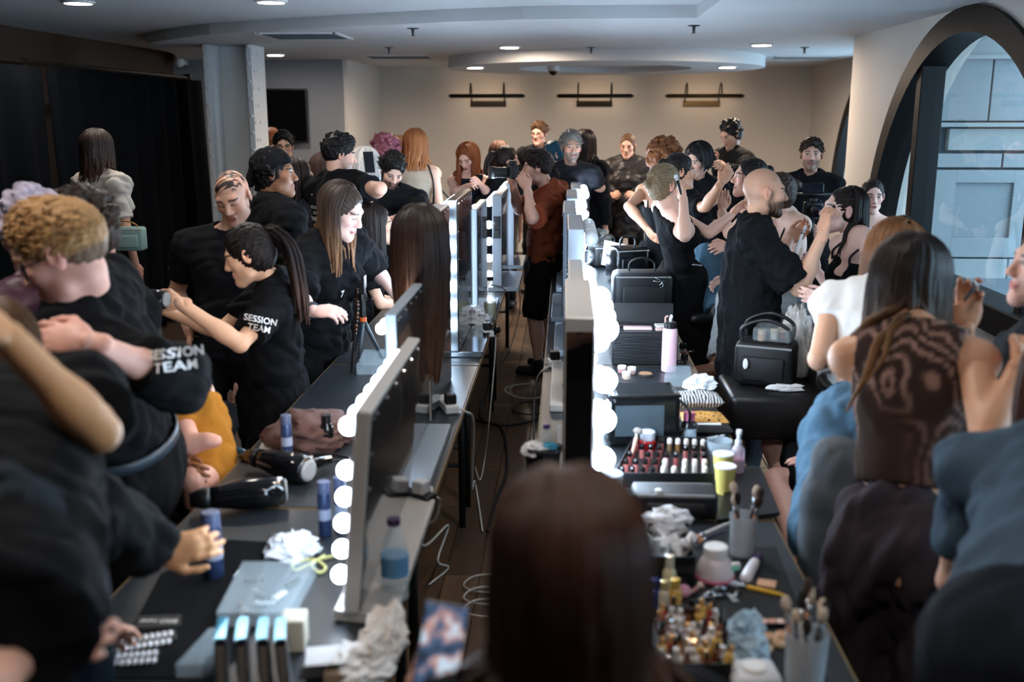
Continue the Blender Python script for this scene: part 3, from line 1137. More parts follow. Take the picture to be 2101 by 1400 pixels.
def head_colors(V, R, O, s, sp):
    P = (V - O) @ R / s
    x, y, z = np.abs(P[:, 0]), P[:, 1], P[:, 2]
    base = np.array(lin(sp.get('skin', (205, 160, 135))))[:3]
    C = np.tile(base, (len(V), 1))

    def mix(col, m):
        nonlocal C
        c = np.array(lin(col))[:3]
        C = C * (1 - m[:, None]) + c * m[:, None]

    def dark(f, m):
        nonlocal C
        C = C * (1 - (1 - f) * m[:, None])
    front = sstep(.03, .06, y)
    blush = np.exp(-(((x - .042) / .022) ** 2 + ((z + .025) / .02) ** 2)) * front
    C = C * (1 + blush[:, None] * np.array([.06, -.1, -.08]))
    C = C * (1 + (np.exp(-(((x - .078) / .012) ** 2)) * (np.abs(z) < .05) * (y < .03))[:, None] * np.array([.04, -.12, -.12]))
    # eyes: white, iris, lash line
    ex, ez = x - .031, z - .003
    eye = ((ex / .0135) ** 2 + ((ez - .0005) / .0058) ** 2 < 1) & (y > .07)
    if sp.get('closed'):
        dark(.35, ((np.abs(ez + .004) < .003) & (np.abs(ex) < .016) & (y > .065)).astype(float))
        mix(tuple(v * .8 for v in sp.get('skin', (205, 160, 135))), eye.astype(float) * .6)
    else:
        mix((176, 168, 162), eye.astype(float))
        mix(sp.get('iris', (52, 38, 30)), ((ex ** 2 + ez ** 2 < .0064 ** 2) & (y > .07)).astype(float))
        dark(.2, ((np.abs(ez - .0075 + 18 * ex ** 2) < .0028) & (np.abs(ex) < .017) & (y > .06)).astype(float))
    brow = sp.get('brow', sp.get('hcol', (40, 28, 22)))
    bz = z - (.026 - 8 * (x - .034) ** 2)
    mix(brow, ((np.abs(bz) < .0048) & (x > .014) & (x < .053) & (y > .05)).astype(float) * .9)
    lipc = sp.get('lips', (168, 92, 84))
    lip = (((x / .0235) ** 2 + ((z + .0655) / .0118) ** 2) < 1) & (y > .07)
    mix(lipc, lip.astype(float) * .85)
    dark(.45, ((np.abs(z + .0655) < .0018) & (x < .022) & (y > .07)).astype(float))
    dark(.4, ((((x - .006) / .0035) ** 2 + ((z + .0405) / .003) ** 2 < 1) & (y > .085)).astype(float))
    bd = sp.get('beard')
    if bd:
        lvl = np.maximum(sstep(-.028, -.048, z) * sstep(-.0, .012, y + (z + .1) * .0), 0)
        side = np.exp(-((y - .01) / .017) ** 2) * sstep(.03, -.01, z) * sstep(-.1, -.05, z) * sstep(.04, .055, x)
        m = np.maximum(lvl * (z > -.14) * (y > -.02), side)
        m = m * (1 - np.exp(-((x / .02) ** 2 + ((z + .066) / .0075) ** 2) ** 2))
        must = (np.abs(z + .049) < .007) & (x < .03) & (y > .07)
        m = np.maximum(m, must * 1.0)
        m = m * np.clip(.9 + .4 * noise3(P, 3, 90, 1), 0, 1)
        mix(bd[0], np.clip(m * bd[1], 0, 1))
    bz_ = sp.get('buzz')
    if bz_:
        m = sstep(.052, .068, z) * sstep(.075, .05, y)
        m = np.maximum(m, sstep(.0, .03, z) * sstep(.02, -.015, y))
        m = np.maximum(m, sstep(-.035, -.055, y) * sstep(-.07, -.045, z))
        if bz_[1] == 'spots':
            spots = noise3(P, 21, 130, 1)
            m = sstep(.045, .07, z) * sstep(.085, .06, y) * sstep(-.1, .02, spots)
        else:
            m = m * bz_[1]
        mix(bz_[0], np.clip(m, 0, 1))
    return np.hstack([C, np.ones((len(V), 1))]).astype(np.float32)


def hand_field(W, d, n, side, s, curl=.5, spread=.06, thumb=.6, pinch=False):
    """W wrist, d direction of the hand, n palm normal (towards the palm side), side +1 right hand / -1 left"""
    F = Fd()
    d = nrm(d)
    n = nrm(n - d * (n @ d))
    lat = np.cross(d, n) * side       # towards the thumb
    F.cone(W - d * .03 * s, W + d * .02 * s, .026 * s, .026 * s, .0, sq=(n, 1.35))
    R = np.stack([lat, d, n], axis=1)
    F.ell(W + d * .05 * s, np.array([.04, .052, .0155]) * s, R, .02 * s)
    F.ell(W + d * .035 * s + lat * .022 * s - n * -.006 * s, np.array([.018, .03, .015]) * s, R, .015 * s)
    for i, (o, L) in enumerate([(.03, .074), (.0105, .083), (-.0095, .077), (-.028, .06)]):
        p = W + d * (.088 - .25 * abs(o - .005)) * s + lat * o * s
        dd = nrm(d + lat * (o * spread / .03))
        c = curl * (1 + (.12 * i if not pinch else (-.2 if i < 1 else .25 * i)))
        ang = 0.0
        rr = (.0092, .0086, .0078, .0066) if i < 3 else (.008, .0075, .0068, .006)
        for j, f in enumerate((.45, .31, .24)):
            ang += c * (.75, 1.0, .7)[j]
            q = nrm(dd * math.cos(ang) + n * math.sin(ang))
            p2 = p + q * L * f * s
            F.cone(p, p2, rr[j] * s, rr[j + 1] * s, .006 * s)
            p = p2
    p = W + d * .022 * s + lat * .03 * s
    t1 = nrm(d * .75 + lat * (.75 - .4 * thumb) + n * .45 * thumb)
    p2 = p + t1 * .038 * s
    F.cone(p, p2, .0125 * s, .0105 * s, .01 * s)
    t2 = nrm(d * .9 + lat * (.25 - .45 * thumb) + n * .5 * thumb)
    p3 = p2 + t2 * .03 * s
    F.cone(p2, p3, .0102 * s, .0088 * s, .005 * s)
    t3 = nrm(d * .95 + lat * (.05 - .4 * thumb) + n * .45 * thumb)
    F.cone(p3, p3 + t3 * .024 * s, .0088 * s, .007 * s, .005 * s)
    return F


def ik(A, B, l1, l2, pole):
    """middle joint of a two-bone chain"""
    d = B - A
    L = np.linalg.norm(d)
    L = min(L, (l1 + l2) * .9999)
    u = nrm(d)
    a = (l1 * l1 - l2 * l2 + L * L) / (2 * L)
    h = math.sqrt(max(0, l1 * l1 - a * a))
    p = np.asarray(pole, float)
    p = nrm(p - u * (p @ u))
    return A + u * a + p * h


def locks_mesh(paths, rads, cols, n=5, flat=.55):
    """joined tapered locks; paths: list of (m,3); rads list of arrays; cols list of (m,4)"""
    V, Fs, C = [], [], []
    base = 0
    for P, r, c in zip(paths, rads, cols):
        P = np.asarray(P)
        m = len(P)
        T = np.gradient(P, axis=0)
        T /= np.linalg.norm(T, axis=1, keepdims=True) + 1e-9
        ref = np.array([0.3, 0.9, 0.3])
        e = np.cross(T, ref)
        e /= np.linalg.norm(e, axis=1, keepdims=True) + 1e-9
        w = np.cross(T, e)
        for k in range(n):
            a = 2 * math.pi * k / n
            V.append(P + r[:, None] * (math.cos(a) * e + flat * math.sin(a) * w))
            C.append(c)
        for k in range(n):
            k2 = (k + 1) % n
            for i in range(m - 1):
                Fs.append((base + k * m + i, base + k * m + i + 1, base + k2 * m + i + 1, base + k2 * m + i))
        Fs.append(tuple(base + k * m for k in range(n)))
        base += n * m
    return np.vstack(V), Fs, np.vstack(C)


def make_hair(sp, R, O, s, parent, body=None, res=.008):
    st = sp.get('hair')
    if not st or st == 'none':
        return
    hc = sp.get('hcol', (40, 28, 22))
    tip = sp.get('htip', hc)
    hl = sp.get('hlen', .35)
    seed = sp.get('seed', 1)
    rg = np.random.RandomState(seed)

    def T(x, y, z):
        return O + R @ (np.array([x, y, z]) * s)
    parts = []
    F = Fd()
    vol = sp.get('vol', .012)
    # scalp cap cut back to a hairline
    F.ell(T(0, -.020, .034), np.array([.074 + vol, .093 + vol * .9, .086 + vol]) * s, R, 0)
    if st in ('long', 'pony', 'bun', 'bob', 'curly', 'afro', 'messy'):
        F.ell(T(0, -.045, -.02), np.array([.066 + vol, .06 + vol, .075]) * s, R, .03)
    fh = sp.get('front', .058)                           # forward limit of the hair at the forehead
    # carve the face
    F.ell(T(0, .122, -.002), np.array([.076, .083, .1]) * s, R, .01 * s, 's')
    F.ell(T(0, .11, -.085), np.array([.105, .085, .09]) * s, R, .012 * s, 's')
    if st in ('short', 'fade'):
        zl = .012 if st == 'fade' else -.012
        F.plane(T(0, 0, zl), R @ np.array([0, .55, -1.0]))
        F.ell(T(0, .05, -.06), np.array([.12, .065, .085]) * s, R, .01 * s, 's')
        top = sp.get('top', .012)
        F.ell(T(0, .012, .078), np.array([.062, .08, .04 + top]) * s, R, .02 * s)
        F.ell(T(0, .125, .0), np.array([.074, .083, .094]) * s, R, .006 * s, 's')
    else:
        pass
    nb = sp.get('blobs', 0)
    br = sp.get('blobr', .02)
    for i in range(nb):
        while True:
            v = rg.randn(3)
            v /= np.linalg.norm(v)
            if v[2] > (-.55 if st in ('afro', 'curly') else .05) and not (v[1] > .45 and v[2] < .5):
                break
        e = sp.get('blobo', .0)
        c = np.array([v[0] * (.078 + e), v[1] * (.092 + e) - .022, v[2] * (.088 + e) + .036])
        rr = br * (.7 + .6 * rg.rand())
        F.ell(T(*c), np.array([rr, rr, rr]) * s, None, .003 * s)
    if st == 'bun':
        b = sp.get('bun', (0, -.125, .05))
        F.ell(T(*b), np.array([.036, .034, .036]) * s * sp.get('bunr', 1.0), None, .01 * s)
        F.cone(T(b[0], b[1] * .75, b[2]), T(*b), .03 * s, .02 * s, .01)
    V, fs = F.mesh(res, .0)
    N = vnormals(V, fs)
    P = (V - O) @ R / s
    # combed relief running back from the hairline
    ang = np.arctan2(P[:, 0], P[:, 2] - .0)
    rel = np.sin(ang * 26 + 3 * noise3(P, seed, 14, 1)) * .0016 + noise3(P, seed + 1, 110, 2) * sp.get('rough', .003)
    V = V + N * (rel * s)[:, None]
    C = solid(V, hc)
    var = 1 + .22 * np.sin(ang * 31 + 4 * noise3(P, seed + 2, 11, 1))
    C[:, :3] *= var[:, None]
    if 'hroot' in sp:
        rt = np.array(lin(sp['hroot']))
        m = sstep(.02, .0, P[:, 2] + .02)[:, None]
        C = C * (1 - m) + rt * m
    parts.append((V, fs, C.astype(np.float32)))
    paths, rads, cols = [], [], []
    down = np.array([0, 0, -1.0])
    nl = sp.get('locks', 70)
    starts, outs, pres = [], [], []
    if st in ('long', 'bob') and nl:
        for i in range(nl):
            a = (-1 + 2 * (i + .5) / nl) * math.radians(sp.get('wrap', 128)) + rg.randn() * .04   # 0 = back
            off = sp.get('part', 0.0)
            dirx, diry = math.sin(a), -math.cos(a)
            pts = []
            for t in np.linspace(.15, 1.0, 7):
                th = t * math.radians(98)
                c = np.array([off * (1 - t) + math.sin(th) * dirx * (.08 + vol), math.sin(th) * diry * (.1 + vol) - .018, math.cos(th) * (.092 + vol) + .034])
                if diry > .2:
                    c[1] = min(c[1], .052 - .02 * t)
                pts.append(T(*c))
            out = R @ np.array([dirx, diry, 0])
            out[2] = 0
            pres.append(pts)
            starts.append(pts[-1])
            outs.append(out)
        v = np.array([nrm(o * .25 + down) for o in outs])
        mom, grav, inw = .6, .6, .06
        lr_, om_ = sp.get('lockr', .013), sp.get('ombre', .5)
    elif st == 'pony':
        root = T(*sp.get('ptie', (0, -.115, .045)))
        pd = R @ np.array([0, -1, .25])
        for i in range(sp.get('locks', 30)):
            o = rg.randn(3) * .012 * s
            pres.append([root + o * .4])
            starts.append(root + o)
            outs.append(np.zeros(3))
        v = np.array([nrm(pd + rg.randn(3) * .12) for _ in starts])
        mom, grav, inw = .62, .42, 0
        lr_, om_ = .014, .4
    if starts:
        n_ = len(starts)
        p = np.array(starts)
        out = np.array(outs)
        Ls = hl * (.84 + .22 * rg.rand(n_))
        m = max(6, int(hl / .042))
        ph = rg.rand(n_) * 6.28
        wav = sp.get('wave', .004)
        drift = np.array(sp.get('drift', (0, 0, 0)), float)
        trail = []
        for j in range(m):
            v = v * mom + down * grav - out * inw + drift * .3
            v /= np.linalg.norm(v, axis=1, keepdims=True) + 1e-9
            p = p + v * (Ls / m)[:, None]
            p = p + np.stack([np.sin(ph + j * .9), np.cos(ph + j * 1.1), np.zeros(n_)], 1) * wav * (j / m + .2)
            if body is not None:
                for _ in range(3):
                    d0 = body.at(p)
                    if not (d0 < .012).any():
                        break
                    e = .004
                    g = np.stack([body.at(p + e * np.eye(3)[q]) - d0 for q in range(3)], 1)
                    g /= np.linalg.norm(g, axis=1, keepdims=True) + 1e-9
                    p = p + g * np.maximum(.013 - d0, 0)[:, None]
            trail.append(p.copy())
        for i in range(n_):
            P_ = np.array(pres[i] + [q[i] for q in trail])
            t = np.linspace(0, 1, len(P_))
            if st == 'pony':
                rads.append(lr_ * s * (.7 + .5 * np.sin(t * 3.1)) * (1 - .7 * sstep(.75, 1, t)))
            else:
                rads.append(lr_ * s * (.8 + .5 * rg.rand()) * (.55 + .6 * np.sin(np.clip(t * 1.5, 0, 1) * 1.57)) * (1 - .75 * sstep(.72, 1, t)))
            f = .75 + .5 * rg.rand()
            c0, c1 = np.array(lin(hc)) * f, np.array(lin(tip)) * f
            mm = sstep(om_, 1.0, t)[:, None]
            cc = c0 * (1 - mm) + c1 * mm
            cc[:, 3] = 1
            paths.append(P_)
            cols.append(cc.astype(np.float32))
    nt_ = sp.get('tufts', 240 if st in ('short', 'fade') else (60 if st in ('curly', 'afro') else 0))
    if nt_:
        fv, cnt = parts[0][0], 0
        idx = rg.permutation(len(fv))
        Nn = vnormals(parts[0][0], parts[0][1])
        for i in idx:
            q = (fv[i] - O) @ R / s
            if q[2] < .02 or cnt >= nt_:
                continue
            nl_ = R.T @ Nn[i]
            comb = np.array([.35 * np.sign(q[0]) * abs(q[0]) / .07 + rg.randn() * .35, -.55 + rg.randn() * .3, .1])
            if nl_ @ np.array([0, .6, -.5]) > .3:
                continue
            tl = sp.get('tuft', .028 if st == 'short' else .016)
            a = q - nl_ * .006
            b = a + (nl_ * .45 + comb * .6) * tl
            c = a + (nl_ * .6 + comb * 1.3) * tl
            P_ = np.array([T(*a), T(*b), T(*c)])
            paths.append(P_)
            rads.append(np.array([1.0, .85, .2]) * sp.get('tuftr', .0052) * s)
            cols.append(np.tile(np.array(lin(hc)) * np.array([.7 + .6 * rg.rand()] * 3 + [1 / 1.0]), (3, 1)).astype(np.float32))
            cnt += 1
    for (pts, r) in sp.get('xlocks', []):
        P_ = np.array([T(*q) for q in pts])
        t = np.linspace(0, 1, len(P_))
        paths.append(P_)
        rads.append(r * s * (1 - .7 * t))
        cols.append(solid(P_, hc))
    if paths:
        parts.append(locks_mesh(paths, rads, cols))
    V, fs, C = join_parts(parts)
    me = bpy.data.meshes.new('hair')
    me.from_pydata(V.tolist(), [], fs)
    return finish('hair', me, M_HAIR, parent, True, cols=C)


def cloth_obj(name, F, h, col, parent, m=None, seed=1, amp=.006, adapt=.0, fn=None, zs=.8):
    V, fs = F.mesh(h, adapt)
    if amp:
        V = wrinkle(V, fs, seed, amp, zs)
    C = solid(V, col)
    if fn is not None:
        C = fn(V, C)
    me = bpy.data.meshes.new(name)
    me.from_pydata(V.tolist(), [], fs)
    return finish(name, me, m or M_CLOTH, parent, True, cols=C)


PEOPLE = {}


def person(label, **sp):
    """one posed figure; joints come from pixels, bone lengths from the stature"""
    s = sp.get('H', 1.7) / 1.75
    sex = sp.get('sex', 'm')
    res = sp.get('res', .010)
    O = PD(sp['h'][0], sp['h'][1], sp['d'])
    hy, hp, hr = sp.get('face', (180, 0, 0))
    R = headframe(hy, hp, hr)
    hs = s * sp.get('hscale', 1.0)
    yaw = sp.get('yaw', hy)
    up = np.array([0, 0, 1.0])
    fwd = fdir(yaw)
    rgt = np.cross(fwd, up)
    # neck base (level of the collar bones)
    if 'neck' in sp:
        N = sphere_hit(O, sp['neck'][0], sp['neck'][1], .2 * s, sp['neck'][2] == 'n')
    else:
        N = O - up * .185 * s - fwd * .035 * s - (R @ np.array([0, 1.0, 0]) - fwd) * .02 * s
        N = N + np.append(np.array(sp.get('nshift', (0, 0))), 0)
    TL = .50 * s * sp.get('tl', 1.0)
    if 'pel' in sp:
        Pv = sphere_hit(N, sp['pel'][0], sp['pel'][1], TL, sp['pel'][2] == 'n')
    else:
        lr, lf = sp.get('lean', (0, 0))              # pelvis offset from the neck: right, forward
        o = rgt * lr + fwd * lf
        o = o - up * math.sqrt(max(.01, TL * TL - o @ o))
        Pv = N + o
    TL = float(np.linalg.norm(N - Pv))
    tu = nrm(N - Pv)
    trg = nrm(rgt - tu * (rgt @ tu))
    tfw = np.cross(tu, trg)
    TR = np.stack([trg, tfw, tu], axis=1)
    sw = (.178 if sex == 'm' else .158) * s * sp.get('sw', 1.0)
    sl, sr = sp.get('shrug', (0, 0))
    S = {-1: N - trg * sw - tu * (.045 * s - sl) + tfw * sp.get('shf', (0, 0))[0], 1: N + trg * sw - tu * (.045 * s - sr) + tfw * sp.get('shf', (0, 0))[1]}
    UA, FA = .285 * s, .255 * s
    arms = {}
    for sd, key in ((-1, 'la'), (1, 'ra')):
        a = sp.get(key, 'down')
        if a == 'down':
            E = S[sd] - up * UA * .97 + trg * sd * .05 * s - fwd * .03
            Wr = E - up * FA * .96 + fwd * .06
        elif a == 'front':
            E = S[sd] - up * UA * .93 + trg * sd * .06 * s + fwd * .06
            Wr = E + nrm(fwd * 1.0 - trg * sd * .45 + up * .05) * FA
        elif a == 'lap':
            E = S[sd] - up * UA * .9 + trg * sd * .05 * s + fwd * .1
            Wr = E + nrm(fwd * 1.0 - trg * sd * .3 - up * .25) * FA
        elif a == 'up':
            E = S[sd] - up * UA * .8 + trg * sd * .05 * s + fwd * .13
            Wr = E + nrm(fwd * .45 - trg * sd * .15 + up * .8) * FA
        elif a == 'hip':
            E = S[sd] - up * UA * .75 + trg * sd * .18 * s - fwd * .06
            Wr = E + nrm(-trg * sd * .6 - up * .55 + fwd * .2) * FA
        else:
            (ex, ey, en), (wx, wy, wn) = a[0], a[1]
            E = sphere_hit(S[sd], ex, ey, UA, en == 'n')
            Wr = sphere_hit(E, wx, wy, FA, wn == 'n')
        arms[sd] = (E, Wr)
    # legs
    hw = .088 * s
    TLn, SL = .43 * s, .42 * s
    legs = {}
    pose = sp.get('legs', 'stand')
    for sd in (-1, 1):
        Hj = Pv + trg * sd * hw - tu * .05 * s
        if pose == 'stand':
            st = sp.get('step', (0, 0))
            A_ = Hj + trg * sd * .03 + fwd * (st[0] if sd < 0 else st[1])
            A_[2] = .085 * s
            L = np.linalg.norm(A_ - Hj)
            f = min(1.35, max(.78, L / ((TLn + SL) * .994)))
            K = ik(Hj, A_, TLn * f, SL * f, fwd + trg * sd * .1)
        elif pose == 'sit':
            K = Hj + nrm(fwd * 1.0 + trg * sd * .18 - up * sp.get('drop', .08)) * TLn
            A_ = K - up * SL * .93 + fwd * sp.get('shin', .08) * (1 if sd > 0 else .4)
            if A_[2] < .085 * s:
                A_[2] = .085 * s
        else:
            q = pose[0 if sd < 0 else 1]
            K = sphere_hit(Hj, q[0], q[1], TLn, q[2] == 'n')
            if len(q) > 3:
                A_ = sphere_hit(K, q[3], q[4], SL, q[5] == 'n')
            else:
                A_ = K - up * min(SL, K[2] - .085 * s) + fwd * .02
            if A_[2] < .085 * s:
                A_[2] = .085 * s
        legs[sd] = (Hj, K, A_)
    root = empty('person', (Pv[0], Pv[1], 0), label=label, cat='person', group=sp.get('group'))
    base = np.array([Pv[0], Pv[1], 0.0])
    fat = sp.get('fat', 1.0)

    # ---------------- bare body
    def torso(F, g, k=.03, waist=1.0, hips=True):
        """g = inflation"""
        def el(c, r, kk=k):
            F.ell(Pv + TR @ (np.array(c) * s), np.array(r) * s * np.array([fat, fat, 1]) + g, TR, kk)
        H = TL / s
        if sex == 'm':
            el((0, 0.0, H * .72), (.15, .1, .19), 0)
            el((0, 0.0, H * .36), (.133, .095, .17))
            if hips:
                el((0, -.01, .0), (.15, .112, .13))
            el((0, .03, H * .72), (.12, .075, .11))
        else:
            el((0, -.005, H * .74), (.132, .085, .17), 0)
            el((0, 0, H * .38), (.112 * waist, .08 * waist, .16))
            if hips:
                el((0, -.01, .0), (.152, .112, .13))
            for q in (-1, 1):
                el((q * .062, .07, H * .66), (.058, .052, .062), .03)
        for q in ((-1, 1) if hips else ()):
            el((q * .066, -.05, -.05), (.072, .062, .08), .04)
        F.cone(S[-1], S[1], .052 * s * fat + g, .052 * s * fat + g, .05)
        nk = N + tu * .045 * s
        for q in (-1, 1):
            F.cone(nk, S[q], .04 * s + g * (.5 if g > .02 else .9), .05 * s + g, .04)

    def arm(F, sd, g, t0=0.0):
        E, Wr = arms[sd]
        u = .047 * s * fat if sex == 'm' else .041 * s * fat
        l = .04 * s * fat if sex == 'm' else .035 * s * fat
        F.cone(S[sd], E, u * 1.12 + g, l * .95 + g, .02)
        F.cone(E, Wr, l + g, .026 * s + g, .015)
        m = E + (Wr - E) * .28
        F.ell(m, np.array([l * 1.08 + g, l * 1.08 + g, .07 * s]), look(Wr - E), .02)

    def leg(F, sd, g, f=1.0):
        Hj, K, A_ = legs[sd]
        F.cone(Hj, K, .083 * s * fat + g, .054 * s + g, .04)
        F.cone(K, A_, .053 * s + g, .036 * s + g, .02)
        c = K + (A_ - K) * .3 - fwd * .012 * s
        F.ell(c, np.array([.054 * s + g, .054 * s + g, .12 * s]), look(A_ - K), .03)

    skin = sp.get('skin', (205, 160, 135))
    parts = []
    HF = head_field(R, O, hs, sex, sp.get('ears', True))
    nb = O + R @ (np.array([0, -.03, -.055]) * hs)
    nw = (.051 if sex == 'm' else .044) * s
    HF.cone(nb, N + tu * .0 + tfw * .0, nw * .97, nw * 1.08, .025)
    hres = sp.get('hres', res * .55)
    V, fs = HF.mesh(hres)
    if sp.get('beard') and sp['beard'][1] > .6:
        Nn = vnormals(V, fs)
        P = (V - O) @ R / hs
        m = sstep(-.05, -.075, P[:, 2]) * (P[:, 1] > .0) * (P[:, 2] > -.14) * (1 - np.exp(-((P[:, 0] / .02) ** 2 + ((P[:, 2] + .066) / .009) ** 2)))
        V = V + Nn * (m * (.005 + .002 * noise3(P, 5, 60, 1)))[:, None]
    parts.append((V, fs, head_colors(V, R, O, hs, sp)))
    # torso / legs / arms
    top, bot = sp.get('top_', {}), sp.get('bot_', {})
    if top.get('bare', False):
        F = Fd()
        torso(F, 0.0)
        F.cone(nb, N, nw * .9, nw * 1.05, .03)
        V, fs = F.mesh(res)
        parts.append((V, fs, solid(V, skin)))
    else:
        F = Fd()
        torso(F, -.004)
        V, fs = F.mesh(.024, .2)
        parts.append((V, fs, solid(V, skin)))
    for sd in (-1, 1):
        F = Fd()
        arm(F, sd, 0.0)
        V, fs = F.mesh(res * .9)
        parts.append((V, fs, solid(V, skin)))
        E, Wr = arms[sd]
        hd = sp.get('lh' if sd < 0 else 'rh', {})
        d = Wr - E
        if 'to' in hd:
            d = PD(hd['to'][0], hd['to'][1], (Wr - CC) @ C_F + hd['to'][2]) - Wr
        elif 'dir' in hd:
            d = np.array(hd['dir'], float)
        nn = np.array(hd.get('n', -trg * sd * .8 + fwd * .2 - up * .3), float)
        HFd = hand_field(Wr, d, nn, sd, s * (1.0 if sex == 'm' else .93), hd.get('curl', .35), hd.get('spread', .06), hd.get('thumb', .5), hd.get('pinch', False))
        V, fs = HFd.mesh(sp.get('handres', max(.0045, res * .5)))
        Ch = solid(V, skin)
        Ch[:, :3] *= np.array([1.02, .95, .93])
        parts.append((V, fs, Ch))
    F = Fd()
    for sd in (-1, 1):
        leg(F, sd, -.002)
    barelegs = bot.get('type') in ('skirt', 'shorts')
    V, fs = F.mesh(res if barelegs else .024, 0 if barelegs else .2)
    parts.append((V, fs, solid(V, skin)))
    for sd in (-1, 1):
        F = Fd()
        Hj, K, A_ = legs[sd]
        ff = nrm(fwd + trg * sd * .15)
        F.cone(A_, A_ - up * .04 * s, .036 * s, .036 * s, .01)
        F.cone(A_ - up * .045 * s - ff * .02, A_ - up * .05 * s + ff * .13 * s, .034 * s, .028 * s, .02)
        V, fs = F.mesh(.014)
        parts.append((V, fs, solid(V, skin)))
    V, fs, C = join_parts(parts)
    me = bpy.data.meshes.new('body')
    me.from_pydata((V - base).tolist(), [], fs)
    finish('body', me, M_SKIN, root, True, cols=C)

    # ---------------- clothing
    def local(o):
        o.location = tuple(-base)
        return o
    cres = sp.get('cres', res * 1.15)
    seed = sp.get('seed', 1)
    body = Fd()
    tt = top.get('type', 'tee')
    g = top.get('loose', .022)
    if tt in ('tank', 'cami'):
        g = max(g, .0125)
    F = Fd()
    if tt != 'none':
        torso(F, g, hips=g <= .018)
        if g > .018:
            hemz = top.get('hem', .06)
            # hanging cloth: a column below the chest
            lg = hemz > .12
            if lg:
                F.cone(Pv + tu * .25 * s, Pv - tu * .4 * s, .165 * s, .185 * s, .05, sq=(tfw, 1.28))
            F.ell(Pv + TR @ np.array([0, -.0, .06 * s]), np.array([max(.14 * s * fat + g * .8, .178 * s if lg else 0), max(.104 * s * fat + g * .6, .138 * s if lg else 0), .32 * s + (.12 if lg else 0)]), TR, .05)
        if tt in ('tank', 'cami'):
            g_ = g
            cut = top.get('cutz', .7) * TL
            if tt == 'cami':
                F.plane(Pv + tu * cut, tu)
            else:
                F.plane(Pv + tu * TL * top.get('nz', .98), tu)
        if tt in ('tank', 'cami') or top.get('cap'):
            for q in (-1, 1):
                F.ell(S[q] + trg * q * .03 * s, np.array([.068, .13, .11]) * s, TR, .01, 's')
        if tt in ('tee', 'long'):
            for sd in (-1, 1):
                sleeve = top.get('sleeve_l' if sd < 0 else 'sleeve_r', top.get('sleeve', .6))
                E, Wr = arms[sd]
                u = .047 * s * fat if sex == 'm' else .041 * s * fat
                lo_ = top.get('sl', g * .9)
                e1 = min(1.0, sleeve)
                F.cone(S[sd], E, u * 1.12 + g * .7, u + lo_, .025, e1 if sleeve < 1 else None)
                if sleeve > 1:
                    F.cone(E, Wr, u + lo_, .03 * s + lo_ * .8, .02, sleeve - 1 if sleeve < 2 else None)
        # hem and neckline
        F.plane(Pv - tu * top.get('hem', .06) * s, -tu, *(None, None))
        nr = top.get('neck', .0)
        if tt in ('tee', 'long'):
            F.ell(N + tu * .062 * s + tfw * (.022 + nr * .5) * s, np.array([.058 + nr * .4, .058 + nr * .5, .055 + nr]) * s, TR, .008, 's')
        if tt == 'tank':
            F.ell(N + tu * .06 * s + tfw * (.06 + nr * .4) * s, np.array([.085 + nr * .4, .08 + nr * .3, .1 + nr]) * s, TR, .01, 's')
        if tt == 'cami':
            F.ell(N - tu * .08 * s + tfw * .14 * s, np.array([.05, .08, .1]) * s, TR, .02, 's')
        o = cloth_obj(top.get('name', 'shirt'), F, cres, top.get('col', (18, 18, 21)), root, top.get('m'), seed, top.get('amp', .0055), fn=top.get('fn'))
        local(o)
        if tt == 'cami':
            for q in (-1, 1):
                a = Pv + tu * cut * .98 + TR @ np.array([q * .075 * s, .105 * s, 0])
                m_ = S[q] * .45 + N * .55 + tu * .035 * s
                b = Pv + tu * cut * .98 + TR @ np.array([q * .07 * s, -.085 * s, 0])
                st_ = MB().tube(catmull([a, a * .5 + m_ * .5 + tfw * .045, m_, b * .5 + m_ * .5 - tfw * .02, b], 5), .006, 6, flat=.5)
                st_.v = [tuple(np.array(v) - base) for v in st_.v]
                st_.build('strap', mat('strap cloth', (16, 16, 18), rough=.8), root, True)
    body.p += F.p
    SHIRT = F
    # trousers / skirt
    F = Fd()
    bt = bot.get('type', 'trousers')
    bg = bot.get('loose', .012)
    bcol = bot.get('col', (17, 17, 19))

    def el2(c, r, kk=.03):
        F.ell(Pv + TR @ (np.array(c) * s), np.array(r) * s * np.array([fat, fat, 1]) + bg, TR, kk)
    el2((0, -.01, .01), (.152, .112, .14), 0)
    for q in (-1, 1):
        el2((q * .066, -.05, -.05), (.072, .062, .08), .04)
    F.plane(Pv + tu * bot.get('rise', .1) * s, tu)
    for sd in (-1, 1):
        Hj, K, A_ = legs[sd]
        wide = bot.get('wide', .0)
        if bt in ('trousers', 'jeans'):
            F.cone(Hj, K, .083 * s * fat + bg, .056 * s + bg + wide * .7, .04)
            F.cone(K, A_, .056 * s + bg + wide * .7, .042 * s + bg + wide, .03, .97)
        elif bt == 'shorts':
            F.cone(Hj, K, .085 * s * fat + bg, .07 * s + bg, .04, bot.get('len', .95))
        elif bt == 'skirt':
            F.cone(Hj, K, .09 * s * fat + bg, .075 * s + bg, .1, bot.get('len', .95))
    if bt == 'skirt':
        mk = (legs[-1][1] + legs[1][1]) / 2
        F.cone(Pv - tu * .05 * s, mk, .11 * s, .09 * s, .06, bot.get('len', .95))
    if bt == 'long_skirt':
        zt = Pv - tu * .05
        F.cone(zt, np.array([zt[0], zt[1], .1]), .16 * s, bot.get('wide', .24), .05, .98)
    o = cloth_obj(bot.get('name', 'trousers'), F, bot.get('res', cres * 1.15), bcol, root, bot.get('m'), seed + 3, bot.get('amp', .006), fn=bot.get('fn'), zs=bot.get('zs', .45))
    local(o)
    body.p += F.p
